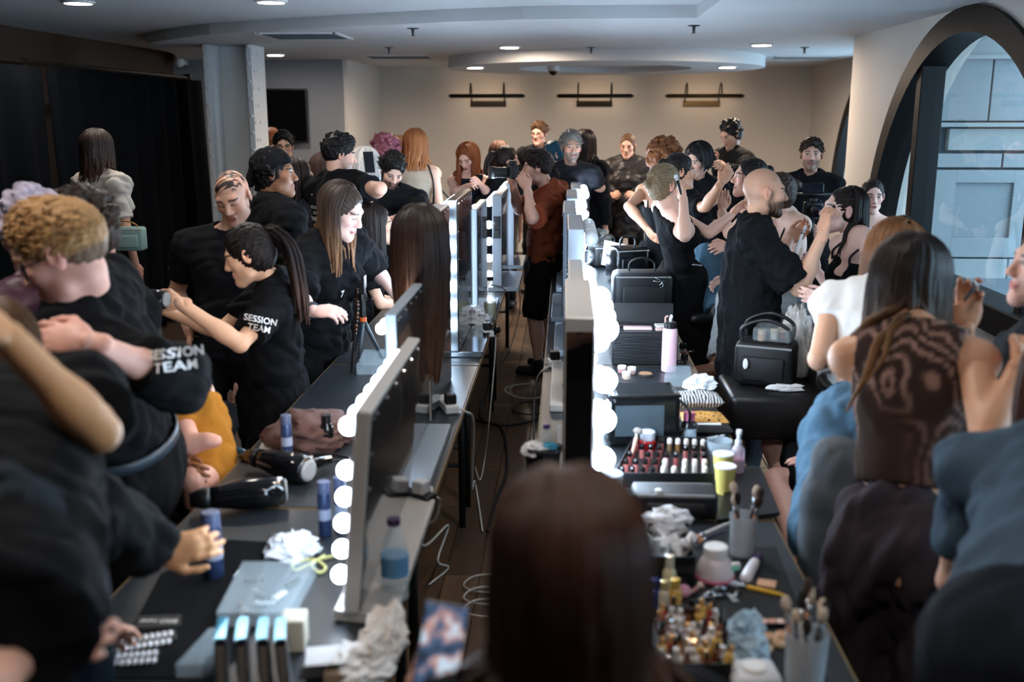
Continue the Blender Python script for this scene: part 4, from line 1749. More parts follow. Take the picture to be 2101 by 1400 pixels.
    if bot.get('belt'):
        c = Pv + tu * (bot.get('rise', .1) - .02) * s
        ring = []
        rx, ry = (.152 * s * fat + bg) * .97, (.112 * s * fat + bg) * .97
        for k in range(33):
            a = 2 * math.pi * k / 32
            ring.append(c + TR @ np.array([rx * math.cos(a), -.01 * s + ry * math.sin(a), 0]))
        vs, f2 = [], []
        for p in ring[:-1]:
            dv = nrm(p - c) * .008
            vs += [p + dv - tu * .017, p + dv + tu * .017]
        for k in range(32):
            a_, b_ = 2 * k, (2 * k + 2) % 64
            f2.append((a_, b_, b_ + 1, a_ + 1))
        ob = meshobj('belt', [v - base for v in vs], f2, mat('belt leather %s' % (bot['belt'],), bot['belt'], rough=.4), root, True)
        ob.modifiers.new('t', 'SOLIDIFY').thickness = .006
    # shoes
    if not sp.get('noshoes'):
        for sd in (-1, 1):
            Hj, K, A_ = legs[sd]
            ff = nrm(fwd + trg * sd * .15)
            F = Fd()
            zf = A_[2] - .083 * s
            b0 = A_.copy()
            F.cone(A_ + up * .02, A_ - up * .03 * s, .044 * s, .044 * s, 0)
            F.cone(A_ - up * .04 * s - ff * .03 * s, A_ - up * .045 * s + ff * .14 * s, .044 * s, .038 * s, .025)
            F.plane(np.array([0, 0, zf + .002]), (0, 0, -1))
            local(cloth_obj('shoe', F, .013, sp.get('shoe', (16, 16, 18)), root, M_SHOE, amp=0))
    hb = Fd()
    hb.p = body.p + []
    hb.cone(nb, N, nw, nw * 1.05)
    ho = make_hair(sp, R, O, hs, root, hb, sp.get('hairres', hres * 1.15))
    if ho:
        local(ho)
    info = dict(root=root, base=base, O=O, R=R, hs=hs, N=N, P=Pv, TR=TR, S=S, arms=arms, legs=legs, s=s, shirt=SHIRT, tu=tu, fwd=fwd, rgt=trg, up=up)
    PEOPLE[label] = info
    return info


def glasses(I, col=(20, 20, 22), rim=.021):
    R, O, s = I['R'], I['O'], I['hs']
    mb = MB()

    def T(x, y, z):
        return O + R @ (np.array([x, y, z]) * s) - I['base']
    for q in (-1, 1):
        ring = [T(q * .031 + rim * math.cos(a) * 1.1, .094 - .012 * abs(math.cos(a) * (1 if q * math.cos(a) > 0 else 0)), .0 + rim * .9 * math.sin(a)) for a in np.linspace(0, 2 * math.pi, 21)]
        mb.tube(ring, .0022 * s, 6)
        mb.tube([T(q * .055, .086, .006), T(q * .078, .04, .008), T(q * .08, -.02, .006)], .002 * s, 6)
    mb.tube([T(-.01, .098, .004), T(0, .1, .007), T(.01, .098, .004)], .002 * s, 6)
    return mb.build('glasses', mat('spectacle frame %s' % (col,), col, rough=.3), I['root'], True)


def beads(I, pts, r, cols, name='necklace', rough=.3, metal=0.0):
    """string of beads along world points; every bead coloured"""
    P = np.array(catmull(pts, 8))
    seg = np.linalg.norm(np.diff(P, axis=0), axis=1)
    L = seg.sum()
    n = max(4, int(L / (r * 2.1)))
    cum = np.concatenate([[0], np.cumsum(seg)])
    mb = MB()
    for i in range(n):
        t = L * (i + .5) / n
        p = np.array([np.interp(t, cum, P[:, a]) for a in range(3)]) - I['base']
        mb.sphere(p, r, 6, 4, mi=i % len(cols))
    return mb.build(name, [mat('bead %s %.1f' % (c, metal), c, rough=rough, metal=metal) for c in cols], I['root'], True)


def neckring(I, drop=.06, r=.065, k=7):
    """points of a necklace hanging round the neck"""
    N, TR, s = I['N'], I['TR'], I['s']
    out = []
    for i in range(k):
        a = math.pi * 2 * i / (k - 1) - math.pi / 2
        x, y = math.cos(a) * r * s, math.sin(a) * r * s
        f = (1 + math.sin(a)) / 2
        out.append(N + TR @ np.array([x * (1 + .3 * f), y * (.9 + .45 * f) + .02 * s, (.05 - f * drop * 1.9 + .01) * s]))
    return out


def decal(I, text, origin, right, normal, size, col=(225, 225, 225), name='print', lines=1.15, F=None, off=.009):
    """lettering laid on the shirt: every vertex is dropped on to the cloth along the normal"""
    cu = bpy.data.curves.new(name, 'FONT')
    cu.body = text
    cu.size = size
    cu.align_x = 'CENTER'
    cu.align_y = 'CENTER'
    cu.space_line = lines
    cu.offset = size * .015
    cu.resolution_u = 3
    to = bpy.data.objects.new('tmp', cu)
    COL.objects.link(to)
    dg = bpy.context.evaluated_depsgraph_get()
    me = bpy.data.meshes.new_from_object(to.evaluated_get(dg))
    bpy.data.objects.remove(to)
    right = nrm(right)
    normal = nrm(normal - right * (right @ normal))
    upv = np.cross(normal, right)
    o0 = np.asarray(origin, float)
    V = np.array([v.co[:] for v in me.vertices])
    W_ = o0 + V[:, :1] * right + V[:, 1:2] * upv + normal * .12
    W_ = drop_on(F or I['shirt'], W_, -normal, off)
    dep = (W_ - o0) @ normal
    med = float(np.median(dep))
    W_ = W_ + (np.clip(dep, med - .035, med + .05) - dep)[:, None] * normal
    me.vertices.foreach_set('co', (W_ - I['base']).ravel())
    return finish(name, me, mat('print ink %s' % (col,), col, rough=.7), I['root'])


def hit(F, px, py, d0, d1):
    """first point of a field met along the ray of a pixel"""
    ds = np.linspace(d0, d1, 300)
    P = CC + ds[:, None] * ray(px, py)
    e = F.at(P)
    k = np.argmax(e < 0) if (e < 0).any() else int(np.argmin(e))
    return P[k]


def drop_on(F, P, d, off=.004, steps=40):
    t = np.zeros(len(P))
    for _ in range(steps):
        e = F.at(P + t[:, None] * d)
        t = np.minimum(t + np.clip(e - off, -.02, .03), .3)
    return P + t[:, None] * d

# ================================================================== the people in the room
BLK = (19, 20, 23)
TEE = dict(type='tee', col=BLK)
PALE, FAIR, TAN, OLIVE, BROWN = (226, 186, 168), (214, 168, 144), (190, 140, 108), (200, 156, 122), (142, 92, 64)
DARK, BRN, DBRN = (24, 19, 17), (74, 50, 36), (44, 31, 25)


def T_(**k):
    d = dict(type='tee', col=BLK)
    d.update(k)
    return d


def B_(**k):
    d = dict(type='trousers', col=(17, 17, 19))
    d.update(k)
    return d


# ---- make-up row, window side -------------------------------------------------
def marble(V, C):
    n = noise3(V, 8, 9, 2) + .5 * noise3(V, 4, 17, 1)
    w = np.abs(np.sin(n * 7))
    m = (sstep(.75, .97, w) * sstep(-.1, .3, noise3(V, 12, 5, 1)))[:, None] * .8
    return (C * (1 - m) + np.array(lin((168, 132, 120))) * m).astype(np.float32)


I = person('woman in a brown marbled sleeveless top making up a face by the window', h=(1872, 582), d=2.62, H=1.66, sex='f', face=(50, 8, 0), yaw=35, skin=(206, 152, 118),
           neck=(1872, 705, 'n'), pel=(1842, 1110, 'n'), ra=[(2022, 905, 'n'), (2093, 748, 'f')], la=[(1890, 840, 'f'), (1982, 672, 'n')], lh=dict(curl=.5, pinch=True, n=(-.2, -.6, .3), to=(1992, 590, 0)), rh=dict(to=(2125, 700, .1), curl=.4),
           top_=dict(type='tank', name='top', col=(58, 44, 39), loose=.006, hem=-.14, bare=True, amp=.002, fn=marble, neck=-.06, nz=1.12), bot_=B_(col=(52, 45, 50), loose=.016, wide=.03, amp=.011, rise=.17, zs=.3),
           hair='long', hcol=(40, 29, 25), htip=(140, 98, 60), hlen=.44, locks=190, wave=.012, vol=.014, ombre=.35, lockr=.01, res=.009, seed=5)
I = person('woman in a white tee and blue jeans with a clipped-up ponytail', h=(1838, 532), d=3.45, H=1.68, sex='f', face=(40, 30, 0), yaw=20, skin=(206, 158, 130),
           neck=(1810, 610, 'n'), pel=(1765, 872, 'n'), la=[(1680, 738, 'n'), (1722, 756, 'f')], ra=[(1900, 740, 'f'), (1880, 820, 'n')], legs=((1665, 1085, 'n'), (1740, 1100, 'n')),
           top_=T_(col=(226, 226, 224), loose=.014, sleeve=.35, hem=-.16, amp=.004), bot_=B_(type='jeans', name='jeans', col=(74, 104, 126), loose=.006, m=M_DENIM, belt=(40, 30, 26), rise=.17),
           hair='long', hcol=(112, 74, 46), htip=(92, 58, 40), hlen=.26, locks=60, wave=.016, vol=.014, res=.01, seed=9, wrap=150)
hc = MB()
for q in range(5):
    hc.tube([(0, 0, 0), (.012 * math.cos(q * 1.26), .012 * math.sin(q * 1.26), .02), (.02 * math.cos(q * 1.26), .02 * math.sin(q * 1.26), .014)], [.006, .005, .003], 6)
hc.build('hair_clip', mat('black plastic', (14, 14, 16), rough=.25), I['root'], True, loc=tuple(I['O'] + I['R'] @ np.array([0, -.03, .128]) - I['base']))
I = person('person in a slate blue tee with brown hair at the nearest window seat', h=(2215, 800), d=2.05, H=1.68, sex='f', face=(60, 10, 0), yaw=60, skin=FAIR, pel=(2130, 1330, 'n'), neck=(2180, 935, 'n'),
           top_=T_(col=(66, 84, 100), loose=.02, sleeve=.7, hem=.02), bot_=B_(col=(26, 30, 38)), hair='long', hcol=(72, 48, 38), hlen=.25, locks=50, res=.012, ra='front', la='front')
I = person('woman in grey jeans having her face brushed by the window', h=(2150, 545), d=2.75, H=1.66, sex='f', face=(272, -4, 0), yaw=280, skin=(216, 166, 148), lips=(178, 84, 86), legs=((1700, 1020, 'n'), (1722, 945, 'n')), pel=(2050, 990, 'n'),
           top_=T_(col=(40, 42, 46)), bot_=B_(type='jeans', name='jeans', col=(84, 90, 96), m=M_DENIM, loose=.012), hair='bun', hcol=BRN, res=.012, la='lap', ra='lap')
I = person('seated woman in a black skirt with hands resting on her bare knees', h=(1770, 640), d=4.15, H=1.66, sex='f', face=(270, 5, 0), yaw=265, skin=(218, 172, 158), neck=(1775, 720, 'f'), pel=(1790, 950, 'f'), legs=((1592, 985, 'n', 1640, 1150, 'n'), (1585, 915, 'f', 1650, 1120, 'n')),
           la=[(1730, 900, 'n'), (1690, 940, 'n')], ra=[(1725, 880, 'f'), (1668, 898, 'f')], lh=dict(to=(1625, 945, 0), curl=.12, n=(0, 0, -1)), rh=dict(to=(1600, 915, 0), curl=.1, n=(0, 0, -1), spread=.2),
           top_=T_(col=(22, 22, 26)), bot_=dict(type='skirt', name='skirt', col=(17, 17, 20), len=.86, loose=.012), hair='long', hcol=DBRN, hlen=.2, locks=40, res=.012, shoe=(24, 22, 22))
I = person('bald man in a black tee with a chain, applying make-up', h=(1570, 396), d=4.75, face=(84, 0, 0), yaw=95, skin=(208, 160, 132), H=1.7, neck=(1545, 478, 'f'), pel=(1535, 690, 'f'),
           ra=[(1640, 592, 'n'), (1690, 478, 'f')], la=[(1585, 560, 'f'), (1622, 492, 'f')], rh=dict(to=(1696, 425, .02), curl=.55, pinch=True, n=(.6, .1, -.5)), lh=dict(to=(1652, 470, 0), curl=.7, n=(0, -.6, .5)),
           top_=T_(loose=.035, sleeve=.9, sl=.045, hem=.27), bot_=B_(type='jeans', name='jeans', col=(112, 126, 138), m=M_DENIM, loose=.002), hair='none', beard=((40, 29, 24), 1.0), buzz=((150, 112, 94), .3), res=.009, brow=(40, 28, 22), seed=3, hres=.0045)
beads(I, neckring(I, .05, .072), .006, [(200, 205, 210), (120, 126, 132)], 'chain', .2, 1.0)
I = person('model in a black strap top with wet dark hair holding a water bottle', h=(1728, 432), d=4.95, H=1.68, sex='f', face=(268, -6, 0), yaw=250, skin=(228, 188, 174), neck=(1765, 500, 'n'), pel=(1745, 690, 'f'), nshift=(.05, 0),
           la=[(1765, 620, 'n'), (1697, 618, 'n')], ra=[(1712, 605, 'f'), (1676, 556, 'f')], lh=dict(to=(1640, 603, -.02), curl=.5, n=(-.2, .9, 0)), rh=dict(to=(1662, 540, 0), curl=.6), closed=True,
           top_=dict(type='cami', name='top', col=BLK, loose=.008, hem=.02, bare=True, amp=.002, cutz=.84), bot_=B_(col=(40, 42, 46)), legs=((1700, 790, 'n'), (1690, 760, 'n')), hair='long', hcol=(30, 23, 22), hlen=.3, locks=60, vol=.004, wrap=80, lockr=.011, res=.009, hres=.0045, ears=True)
I = person('woman in a white tank top standing by the black window frame', h=(1790, 403), d=6.5, H=1.55, sex='f', face=(186, 3, 0), yaw=190, skin=(222, 178, 160), top_=dict(type='tank', name='tank_top', col=(206, 212, 218), loose=.008, bare=True, amp=.002), bot_=B_(), hair='bun', hcol=(38, 30, 28), vol=.006, bunr=.7, res=.011)
MB().tube(catmull([I['N'] + I['TR'] @ np.array([-.1, .13, -.22]) - I['base'], I['N'] + I['TR'] @ np.array([-.11, .06, .0]) - I['base'], I['N'] + I['TR'] @ np.array([-.1, -.08, -.08]) - I['base']], 5), .016, 6, flat=.4).build('bag_strap', mat('black webbing', (17, 17, 18), rough=.7), I['root'])
I = person('bearded man in black holding a camera rig by the pier', h=(1665, 318), d=7.5, face=(192, -2, 0), yaw=190, skin=(206, 158, 136), beard=((70, 50, 40), .75), hair='fade', hcol=(48, 36, 30), top=.02, res=.011,
           ra=[(1612, 440, 'f'), (1650, 466, 'n')], la=[(1722, 440, 'f'), (1688, 468, 'n')], rh=dict(curl=.8), lh=dict(curl=.8))
CAMMAN = I
I = person('bare-shouldered model in pale grey jeans behind the bald man', h=(1592, 398), d=5.7, H=1.66, sex='f', face=(255, 0, 0), yaw=255, skin=(224, 186, 168), neck=(1618, 452, 'f'), pel=(1625, 630, 'f'), legs=((1500, 622, 'n', 1475, 745, 'n'), (1492, 640, 'f', 1462, 750, 'n')),
           top_=dict(type='cami', name='top', col=(22, 22, 24), loose=.008, bare=True, cutz=.5, amp=.002), bot_=B_(type='jeans', name='jeans', col=(146, 146, 146), m=M_DENIM, loose=.014, wide=.02), hair='bun', hcol=(60, 42, 34), res=.012, la='lap', ra='lap', shoe=(120, 76, 54))
I = person('model with slick wet hair and jeans being made up beyond the bald man', h=(1537, 364), d=6.1, H=1.66, sex='f', face=(270, -2, 0), yaw=262, skin=(206, 158, 136), neck=(1545, 428, 'f'), pel=(1560, 590, 'n'), legs=((1450, 530, 'n', 1470, 640, 'n'), (1445, 540, 'f', 1462, 650, 'f')),
           la=[(1530, 500, 'n'), (1490, 505, 'n')], ra=[(1495, 480, 'f'), (1482, 430, 'f')], rh=dict(dir=(0, 0, 1), curl=.3), lh=dict(curl=.4),
           top_=dict(type='tank', name='top', col=BLK, loose=.008, bare=True, amp=.003), bot_=B_(type='jeans', name='jeans', col=(62, 92, 112), m=M_DENIM, loose=.016, wide=.02), hair='bun', hcol=(26, 21, 20), vol=.006, bunr=.8, res=.010,
           xlocks=[([(-.066, .045, .07), (-.07, .055, .03), (-.07, .05, -.03), (-.064, .05, -.07)], .003)])
I = person('blonde woman in a black sleeveless top raising a brush to a model', h=(1366, 380), d=5.55, H=1.64, sex='f', face=(62, 5, 0), yaw=75, skin=(222, 176, 154), neck=(1378, 436, 'f'), pel=(1400, 570, 'f'),
           ra=[(1405, 484, 'n'), (1402, 408, 'f')], la=[(1455, 478, 'f'), (1500, 442, 'f')], rh=dict(to=(1392, 370, .02), curl=.85, n=(.5, .3, 0)), lh=dict(to=(1522, 418, 0), curl=.5, pinch=True),
           top_=dict(type='tank', name='top', col=(20, 20, 22), loose=.008, hem=.1, bare=True, neck=-.07, nz=1.02, amp=.003), bot_=dict(type='long_skirt', name='skirt', col=(20, 20, 22), wide=.23), hair='bun', hcol=(126, 108, 84), bun=(0, -.125, .0), bunr=.75, vol=.008, res=.009, hres=.0048)
_e = MB().sphere(I['O'] + I['R'] @ np.array([.084, -.012, -.045]) - I['base'], .006, 8, 6)
_e.build('earring', M_CHROME, I['root'], True)
_zp = [I['P'] + I['TR'] @ np.array([.135 - .012 * t, .02 + .012 * t, .17 - .014 * t]) for t in range(9)]
beads(I, _zp, .006, [(200, 205, 210)], 'lacing', .2, 1.0)
beads(I, neckring(I, .04, .062), .005, [(200, 200, 205), (90, 80, 70)], 'necklace', .2, 1.0)
I = person('dark-haired make-up artist in a black tee reaching to a model', h=(1396, 352), d=6.45, H=1.66, sex='f', face=(82, 2, 0), yaw=70, skin=(198, 148, 118), hair='bun', hcol=(30, 24, 22), vol=.008, bunr=.9, res=.010,
           ra=[(1448, 424, 'n'), (1480, 374, 'n')], la=[(1440, 430, 'f'), (1470, 410, 'f')], rh=dict(to=(1497, 350, 0), curl=.5, pinch=True), pel=(1425, 545, 'f'), neck=(1405, 405, 'f'))
I = person('woman with a big curly auburn afro in a black strap top', h=(1366, 330), d=7.0, H=1.68, sex='f', face=(40, 5, 0), yaw=35, skin=(196, 146, 116), hair='afro', hcol=(112, 66, 36), vol=.03, blobs=130, blobr=.022, blobo=.035, res=.011, rough=.006,
           la=[(1290, 424, 'n'), (1328, 470, 'n')], ra=[(1400, 440, 'f'), (1420, 450, 'f')], top_=dict(type='cami', name='top', col=BLK, loose=.008, bare=True, amp=.002))
I = person('person with a glossy black bob in a black tee behind the artists', h=(1432, 328), d=7.6, sex='f', face=(225, 20, 0), yaw=200, skin=(206, 160, 138), hair='bob', hcol=(24, 21, 22), hlen=.1, locks=44, vol=.014, wrap=120, res=.011, la='front', ra='front')
I = person('tall man with dark curls in a black shirt looking at a phone', h=(1499, 276), d=9.1, face=(240, 28, 0), yaw=235, skin=(200, 156, 132), hair='curly', hcol=(30, 25, 23), blobs=60, blobr=.016, blobo=.012, vol=.008, res=.012,
           top_=dict(type='long', name='shirt', col=(26, 26, 28), sleeve=1.9, loose=.022, hem=.1), ra=[(1478, 370, 'n'), (1468, 332, 'n')], la=[(1525, 360, 'n'), (1490, 345, 'n')], rh=dict(to=(1460, 320, -.05), curl=.5))
PHONEMAN = I
I = person('smiling woman in a dark satin cape near the back wall', h=(1288, 300), d=10.0, sex='f', face=(195, 10, 0), yaw=190, skin=(216, 170, 148), hair='pony', hcol=(96, 70, 52), htip=(96, 70, 52), hlen=.3, locks=16, vol=.006, res=.013, top_=dict(type='long', name='cape', col=(40, 36, 36), sleeve=1.8, loose=.05, sl=.05, hem=.25, m=M_SATIN), la='front', ra='front')
# ---- back of the room ---------------------------------------------------------
I = person('grey-haired bearded man in a charcoal tee', h=(1172, 302), d=8.0, face=(168, 2, 0), yaw=175, skin=(200, 150, 126), hair='short', hcol=(116, 112, 108), hroot=(80, 78, 76), blobs=30, blobr=.014, blobo=.008, top=.02, beard=((112, 104, 98), .9), brow=(70, 62, 56), res=.010, top_=T_(col=(34, 35, 40), loose=.025),
           la=[(1232, 385, 'f'), (1204, 372, 'n')], ra=[(1135, 400, 'f'), (1150, 470, 'n')], lh=dict(dir=(-.3, 0, 1), curl=.6))
I = person('woman with long dark hair in a black jacket behind the grey-haired man', h=(1201, 296), d=9.0, sex='f', face=(20, 0, 0), yaw=20, hair='long', hcol=(40, 28, 25), hlen=.35, locks=44, res=.013, top_=dict(type='long', name='jacket', col=(22, 22, 24), sleeve=1.9, loose=.03))
I = person('tall young man in glasses and a black tee against the back wall', h=(1106, 274), d=10.4, face=(202, 6, 0), yaw=195, skin=(214, 164, 146), hair='short', hcol=(86, 62, 44), top=.022, res=.012, la='down', ra='down')
glasses(I)
I = person('person with teal blue hair beside the photographer', h=(1134, 318), d=8.5, H=1.62, sex='f', face=(250, 10, 0), yaw=220, skin=(216, 172, 152), hair='bun', hcol=(28, 72, 92), vol=.01, bun=(0, -.12, -.01), res=.012, la='front', ra='front')
I = person('photographer in a rust orange shirt and black shorts aiming a camera', h=(1102, 345), d=7.0, H=1.72, face=(272, 2, 0), yaw=285, skin=(204, 158, 138), neck=(1127, 398, 'f'), pel=(1118, 530, 'f'), hair='short', hcol=(34, 26, 23), top=.018, beard=((60, 44, 38), .4), res=.009,
           la=[(1092, 448, 'n'), (1082, 388, 'f')], ra=[(1065, 430, 'f'), (1052, 378, 'n')], lh=dict(to=(1066, 356, 0), curl=.75, n=(-.3, .8, .2)), rh=dict(to=(1045, 356, 0), curl=.7),
           top_=T_(name='shirt', col=(122, 58, 36), loose=.03, sleeve=.85, sl=.035, hem=.1, amp=.007), bot_=dict(type='shorts', name='shorts', col=(17, 17, 19), loose=.02, len=1.0), xlocks=[([(0, -.1, -.01), (.0, -.135, -.02), (.0, -.15, -.05), (0, -.14, -.08)], .03)])
PHOTOG = I
decal(I, '◖', I['P'] + I['TR'] @ np.array([-.09, .0, -.0]) - I['up'] * .38 - np.array([0, .1, 0]), np.array([1.0, 0, 0]), np.array([0, -1.0, .1]), .03, F=None, name='logo') if False else None
I = person('dark-haired woman in black leaning behind the mirrors', h=(1042, 328), d=8.8, H=1.64, sex='f', face=(82, 5, 0), yaw=85, skin=(210, 164, 146), hair='pony', hcol=(40, 30, 27), hlen=.2, locks=18, res=.011, neck=(1025, 372, 'n'), pel=(985, 460, 'n'), ra=[(1000, 430, 'n'), (1040, 430, 'n')], top_=dict(type='long', name='jacket', col=BLK, sleeve=1.9, loose=.03))
I = person('person with loose brown hair seen behind the leaning woman', h=(1024, 318), d=9.6, sex='f', face=(0, 0, 0), yaw=0, hair='long', hcol=(82, 52, 38), hlen=.2, locks=34, res=.014)
I = person('ginger woman in a navy sleeveless top looking at a phone', h=(960, 324), d=8.9, sex='f', face=(205, 28, 0), yaw=195, skin=(224, 178, 160), hair='long', hcol=(128, 70, 38), hlen=.34, locks=70, wrap=140, vol=.014, res=.010, ra=[(930, 395, 'n'), (960, 382, 'n')], la=[(1000, 395, 'n'), (985, 378, 'n')], rh=dict(curl=.5), lh=dict(curl=.5),
           top_=dict(type='tank', name='top', col=(24, 30, 46), loose=.008, bare=True, neck=-.04, amp=.002))
GINGER = I
I = person('red-haired woman in a beige top seen from behind with a black bag', h=(852, 298), d=8.0, sex='f', face=(350, 0, 0), yaw=5, skin=(222, 176, 152), hair='long', hcol=(138, 84, 50), htip=(168, 108, 66), hlen=.22, locks=64, wave=.012, vol=.012, res=.010, top_=dict(type='tank', name='top', col=(176, 160, 142), loose=.01, bare=True, amp=.003, hem=.02), la='down', ra='down')
REDHEAD = I
I = person('woman with pink curly hair in black', h=(786, 314), d=7.9, sex='f', face=(280, 10, 0), yaw=270, skin=(196, 140, 112), hair='curly', hcol=(132, 76, 88), hroot=(90, 54, 58), blobs=90, blobr=.018, blobo=.026, vol=.014, res=.011, la='front', ra='front')
I = person('model with a white wispy wig cap facing away', h=(752, 340), d=7.4, sex='f', face=(20, 5, 0), yaw=20, skin=(214, 176, 156), hair='long', hcol=(206, 202, 198), hlen=.22, locks=50, vol=.016, res=.012, top_=T_(col=(24, 24, 27)))
I = person('bearded hair stylist in a black tee working with both hands', h=(805, 352), d=7.2, face=(160, 30, -6), yaw=170, skin=(212, 168, 148), hair='short', hcol=(22, 19, 19), blobs=26, blobr=.018, blobo=.012, top=.03, beard=((34, 27, 25), .9), res=.009, ra=[(765, 455, 'n'), (805, 452, 'n')], la=[(868, 440, 'n'), (828, 450, 'n')], rh=dict(curl=.6), lh=dict(curl=.6, to=(806, 450, 0)),
           top_=T_(sleeve=1.75, type='long', loose=.03))
decal(I, 'NO\nM', I['P'] + I['TR'] @ np.array([-.055, .14, .30]), I['rgt'] * -1, I['TR'][:, 1], .03, name='logo', lines=.8) if False else decal(I, 'R\nM', I['N'] + I['TR'] @ np.array([-.07, .1, -.19]), -I['rgt'], I['TR'][:, 1], .03, name='logo', lines=.7)
I = person('hair stylist with a printed black tee seen from behind', h=(697, 318), d=6.1, face=(62, 8, 0), yaw=32, skin=(214, 166, 144), hair='short', hcol=(22, 19, 19), top=.022, blobs=20, blobr=.014, blobo=.008, beard=((50, 38, 33), .6), res=.009, ra=[(780, 387, 'n'), (760, 404, 'f')], la=[(640, 430, 'f'), (670, 450, 'f')], top_=T_(loose=.03, sleeve=.62, sl=.035), shrug=(0, .04))
_o = I['N'] + I['TR'] @ np.array([-.06, -.13, -.15])
_r = I['rgt']
_n = -I['TR'][:, 1]
decal(I, 'H O U S E\nO F', _o + I['tu'] * .0, _r, _n, .026, lines=1.3)
decal(I, 'TONI&GUY', _o - I['tu'] * .055, _r, _n, .04)
fr = []
for (cx, cz, sx, sz) in ((-1, 1, 1, -1), (1, 1, -1, -1), (-1, -1, 1, 1)):
    c = _o + _r * .09 * cx + I['tu'] * (.12 * cz - .03)
    for a, b in ((_r * sx, I['tu']), (I['tu'] * sz, _r)):
        q = [c - b * .0025, c + a * .045 - b * .0025, c + a * .045 + b * .0025, c + b * .0025]
        fr.append(drop_on(I['shirt'], np.array(q) + _n * .12, -_n, .004) - I['base'])
meshobj('print_frame', np.vstack(fr), [(4 * i, 4 * i + 1, 4 * i + 2, 4 * i + 3) for i in range(len(fr))], mat('print ink (225, 225, 225)'), I['root'])
I = person('person with an arm bent behind the head, beyond the printed tee', h=(672, 352), d=7.1, sex='f', face=(60, 10, 0), yaw=60, skin=(206, 156, 134), hair='long', hcol=(58, 40, 34), hlen=.25, locks=36, res=.012, la=[(658, 326, 'f'), (690, 335, 'f')], top_=dict(type='tank', name='top', col=BLK, loose=.01, bare=True))
I = person('woman with dark hair and a charcoal tee turned away', h=(614, 368), d=6.3, sex='f', face=(62, 0, 0), yaw=30, skin=(196, 146, 124), hair='long', hcol=(42, 31, 28), hlen=.18, locks=50, res=.011, top_=T_(col=(40, 43, 50), loose=.03))
I = person('person in glasses with short black hair before the television', h=(582, 300), d=8.4, face=(165, 5, 0), yaw=170, skin=(206, 162, 136), hair='short', hcol=(20, 18, 18), top=.024, res=.011)
glasses(I)
I = person('person with copper hair behind the one in glasses', h=(557, 289), d=10.3, face=(10, 0, 0), yaw=10, hair='short', hcol=(128, 72, 38), top=.02, blobs=16, blobr=.014, res=.014)
# ---- hair row -----------------------------------------------------------------
I = person('seated model with long straight black hair facing the mirrors', h=(774, 462), d=6.0, H=1.64, sex='f', face=(75, 0, 0), yaw=60, hair='long', hcol=(36, 29, 28), nshift=(-.12, 0), hlen=.5, locks=90, vol=.012, wrap=135, lockr=.013, res=.011, legs='sit', la='lap', ra='lap', top_=T_(col=(20, 20, 22)))
I = person('stylist with long straight hair and a beaded lanyard reaching over the mirrors', h=(703, 433), d=4.5, H=1.68, sex='f', face=(104, 24, 0), yaw=118, skin=(230, 192, 180), neck=(672, 502, 'f'), pel=(655, 690, 'f'), hair='long', hcol=(62, 50, 44), htip=(150, 112, 82), hlen=.3, locks=70, vol=.008, wrap=105, ombre=.5, res=.009, hres=.0045, closed=True,
           ra=[(612, 610, 'n'), (645, 640, 'n')], la=[(768, 548, 'f'), (812, 606, 'n')], rh=dict(to=(688, 640, -.02), curl=.5, n=(.2, .3, -.6)), lh=dict(curl=.2), top_=T_(loose=.04, sleeve=.92, sl=.05, hem=.12, amp=.008))
_l = [I['N'] + I['TR'] @ np.array([-.075, -.03, .03]), I['N'] + I['TR'] @ np.array([-.08, .09, -.08]), I['N'] + I['TR'] @ np.array([-.06, .16, -.25]), I['N'] + I['TR'] @ np.array([-.02, .2, -.4])]
beads(I, _l, .009, [(96, 58, 34), (48, 32, 24), (130, 84, 48)], 'lanyard')
E_, W_ = I['arms'][1]
_d = nrm(W_ - E_)
MB().lathe([(.033, -.012), (.034, .012)], W_ - _d * .03 - I['base'], n=14, R=look(_d)).build('watch', mat('watch strap', (40, 48, 58), rough=.4), I['root'], True)
decal(I, '7', I['N'] + I['TR'] @ np.array([.06, .12, -.17]), -I['rgt'], I['TR'][:, 1], .045, name='logo')
I = person('man in a black durag with curls in profile', h=(566, 356), d=5.0, face=(82, 0, 0), yaw=45, skin=(150, 104, 78), hair='curly', hcol=(20, 18, 18), blobs=40, blobr=.014, blobo=.006, vol=.004, res=.009, top_=T_(loose=.03), hscale=.97)
DURAG = I
I = person('man with patchy bleached buzz cut and goatee looking down', h=(478, 405), d=4.6, H=1.72, face=(182, 24, 8), yaw=170, skin=(200, 152, 128), buzz=((40, 30, 26), 'spots'), beard=((60, 44, 38), .35), hair='none', neck=(468, 490, 'f'), pel=(470, 720, 'f'), closed=True, res=.009, hres=.0045,
           ra=[(362, 600, 'f'), (392, 688, 'n')], la=[(545, 650, 'f'), (478, 782, 'n')], rh=dict(dir=(.15, .1, -1), curl=.3), lh=dict(dir=(-.05, 0, -1), curl=.3), bot_=B_(belt=(70, 50, 32)))
I = person('stylist with a black ponytail holding out a hair dryer', h=(508, 522), d=3.95, H=1.62, sex='f', face=(264, 20, 0), yaw=258, skin=(222, 174, 142), neck=(562, 590, 'f'), pel=(568, 800, 'f'), hair='pony', hcol=(30, 24, 24), htip=(70, 52, 46), hlen=.42, locks=34, vol=.01, ptie=(0, -.1, .07), res=.008, hres=.0042, closed=True, brow=(30, 24, 22), lips=(176, 96, 90),
           la=[(492, 706, 'n'), (368, 622, 'n')], ra=[(450, 680, 'f'), (345, 640, 'f')], lh=dict(to=(318, 618, 0), curl=.45, n=(-.2, .6, -.3)), rh=dict(curl=.5), top_=T_(loose=.024, sleeve=.72, sl=.03, hem=.05), bot_=B_(loose=.02))
E_, W_ = I['arms'][-1]
_d = nrm(E_ - I['S'][-1])
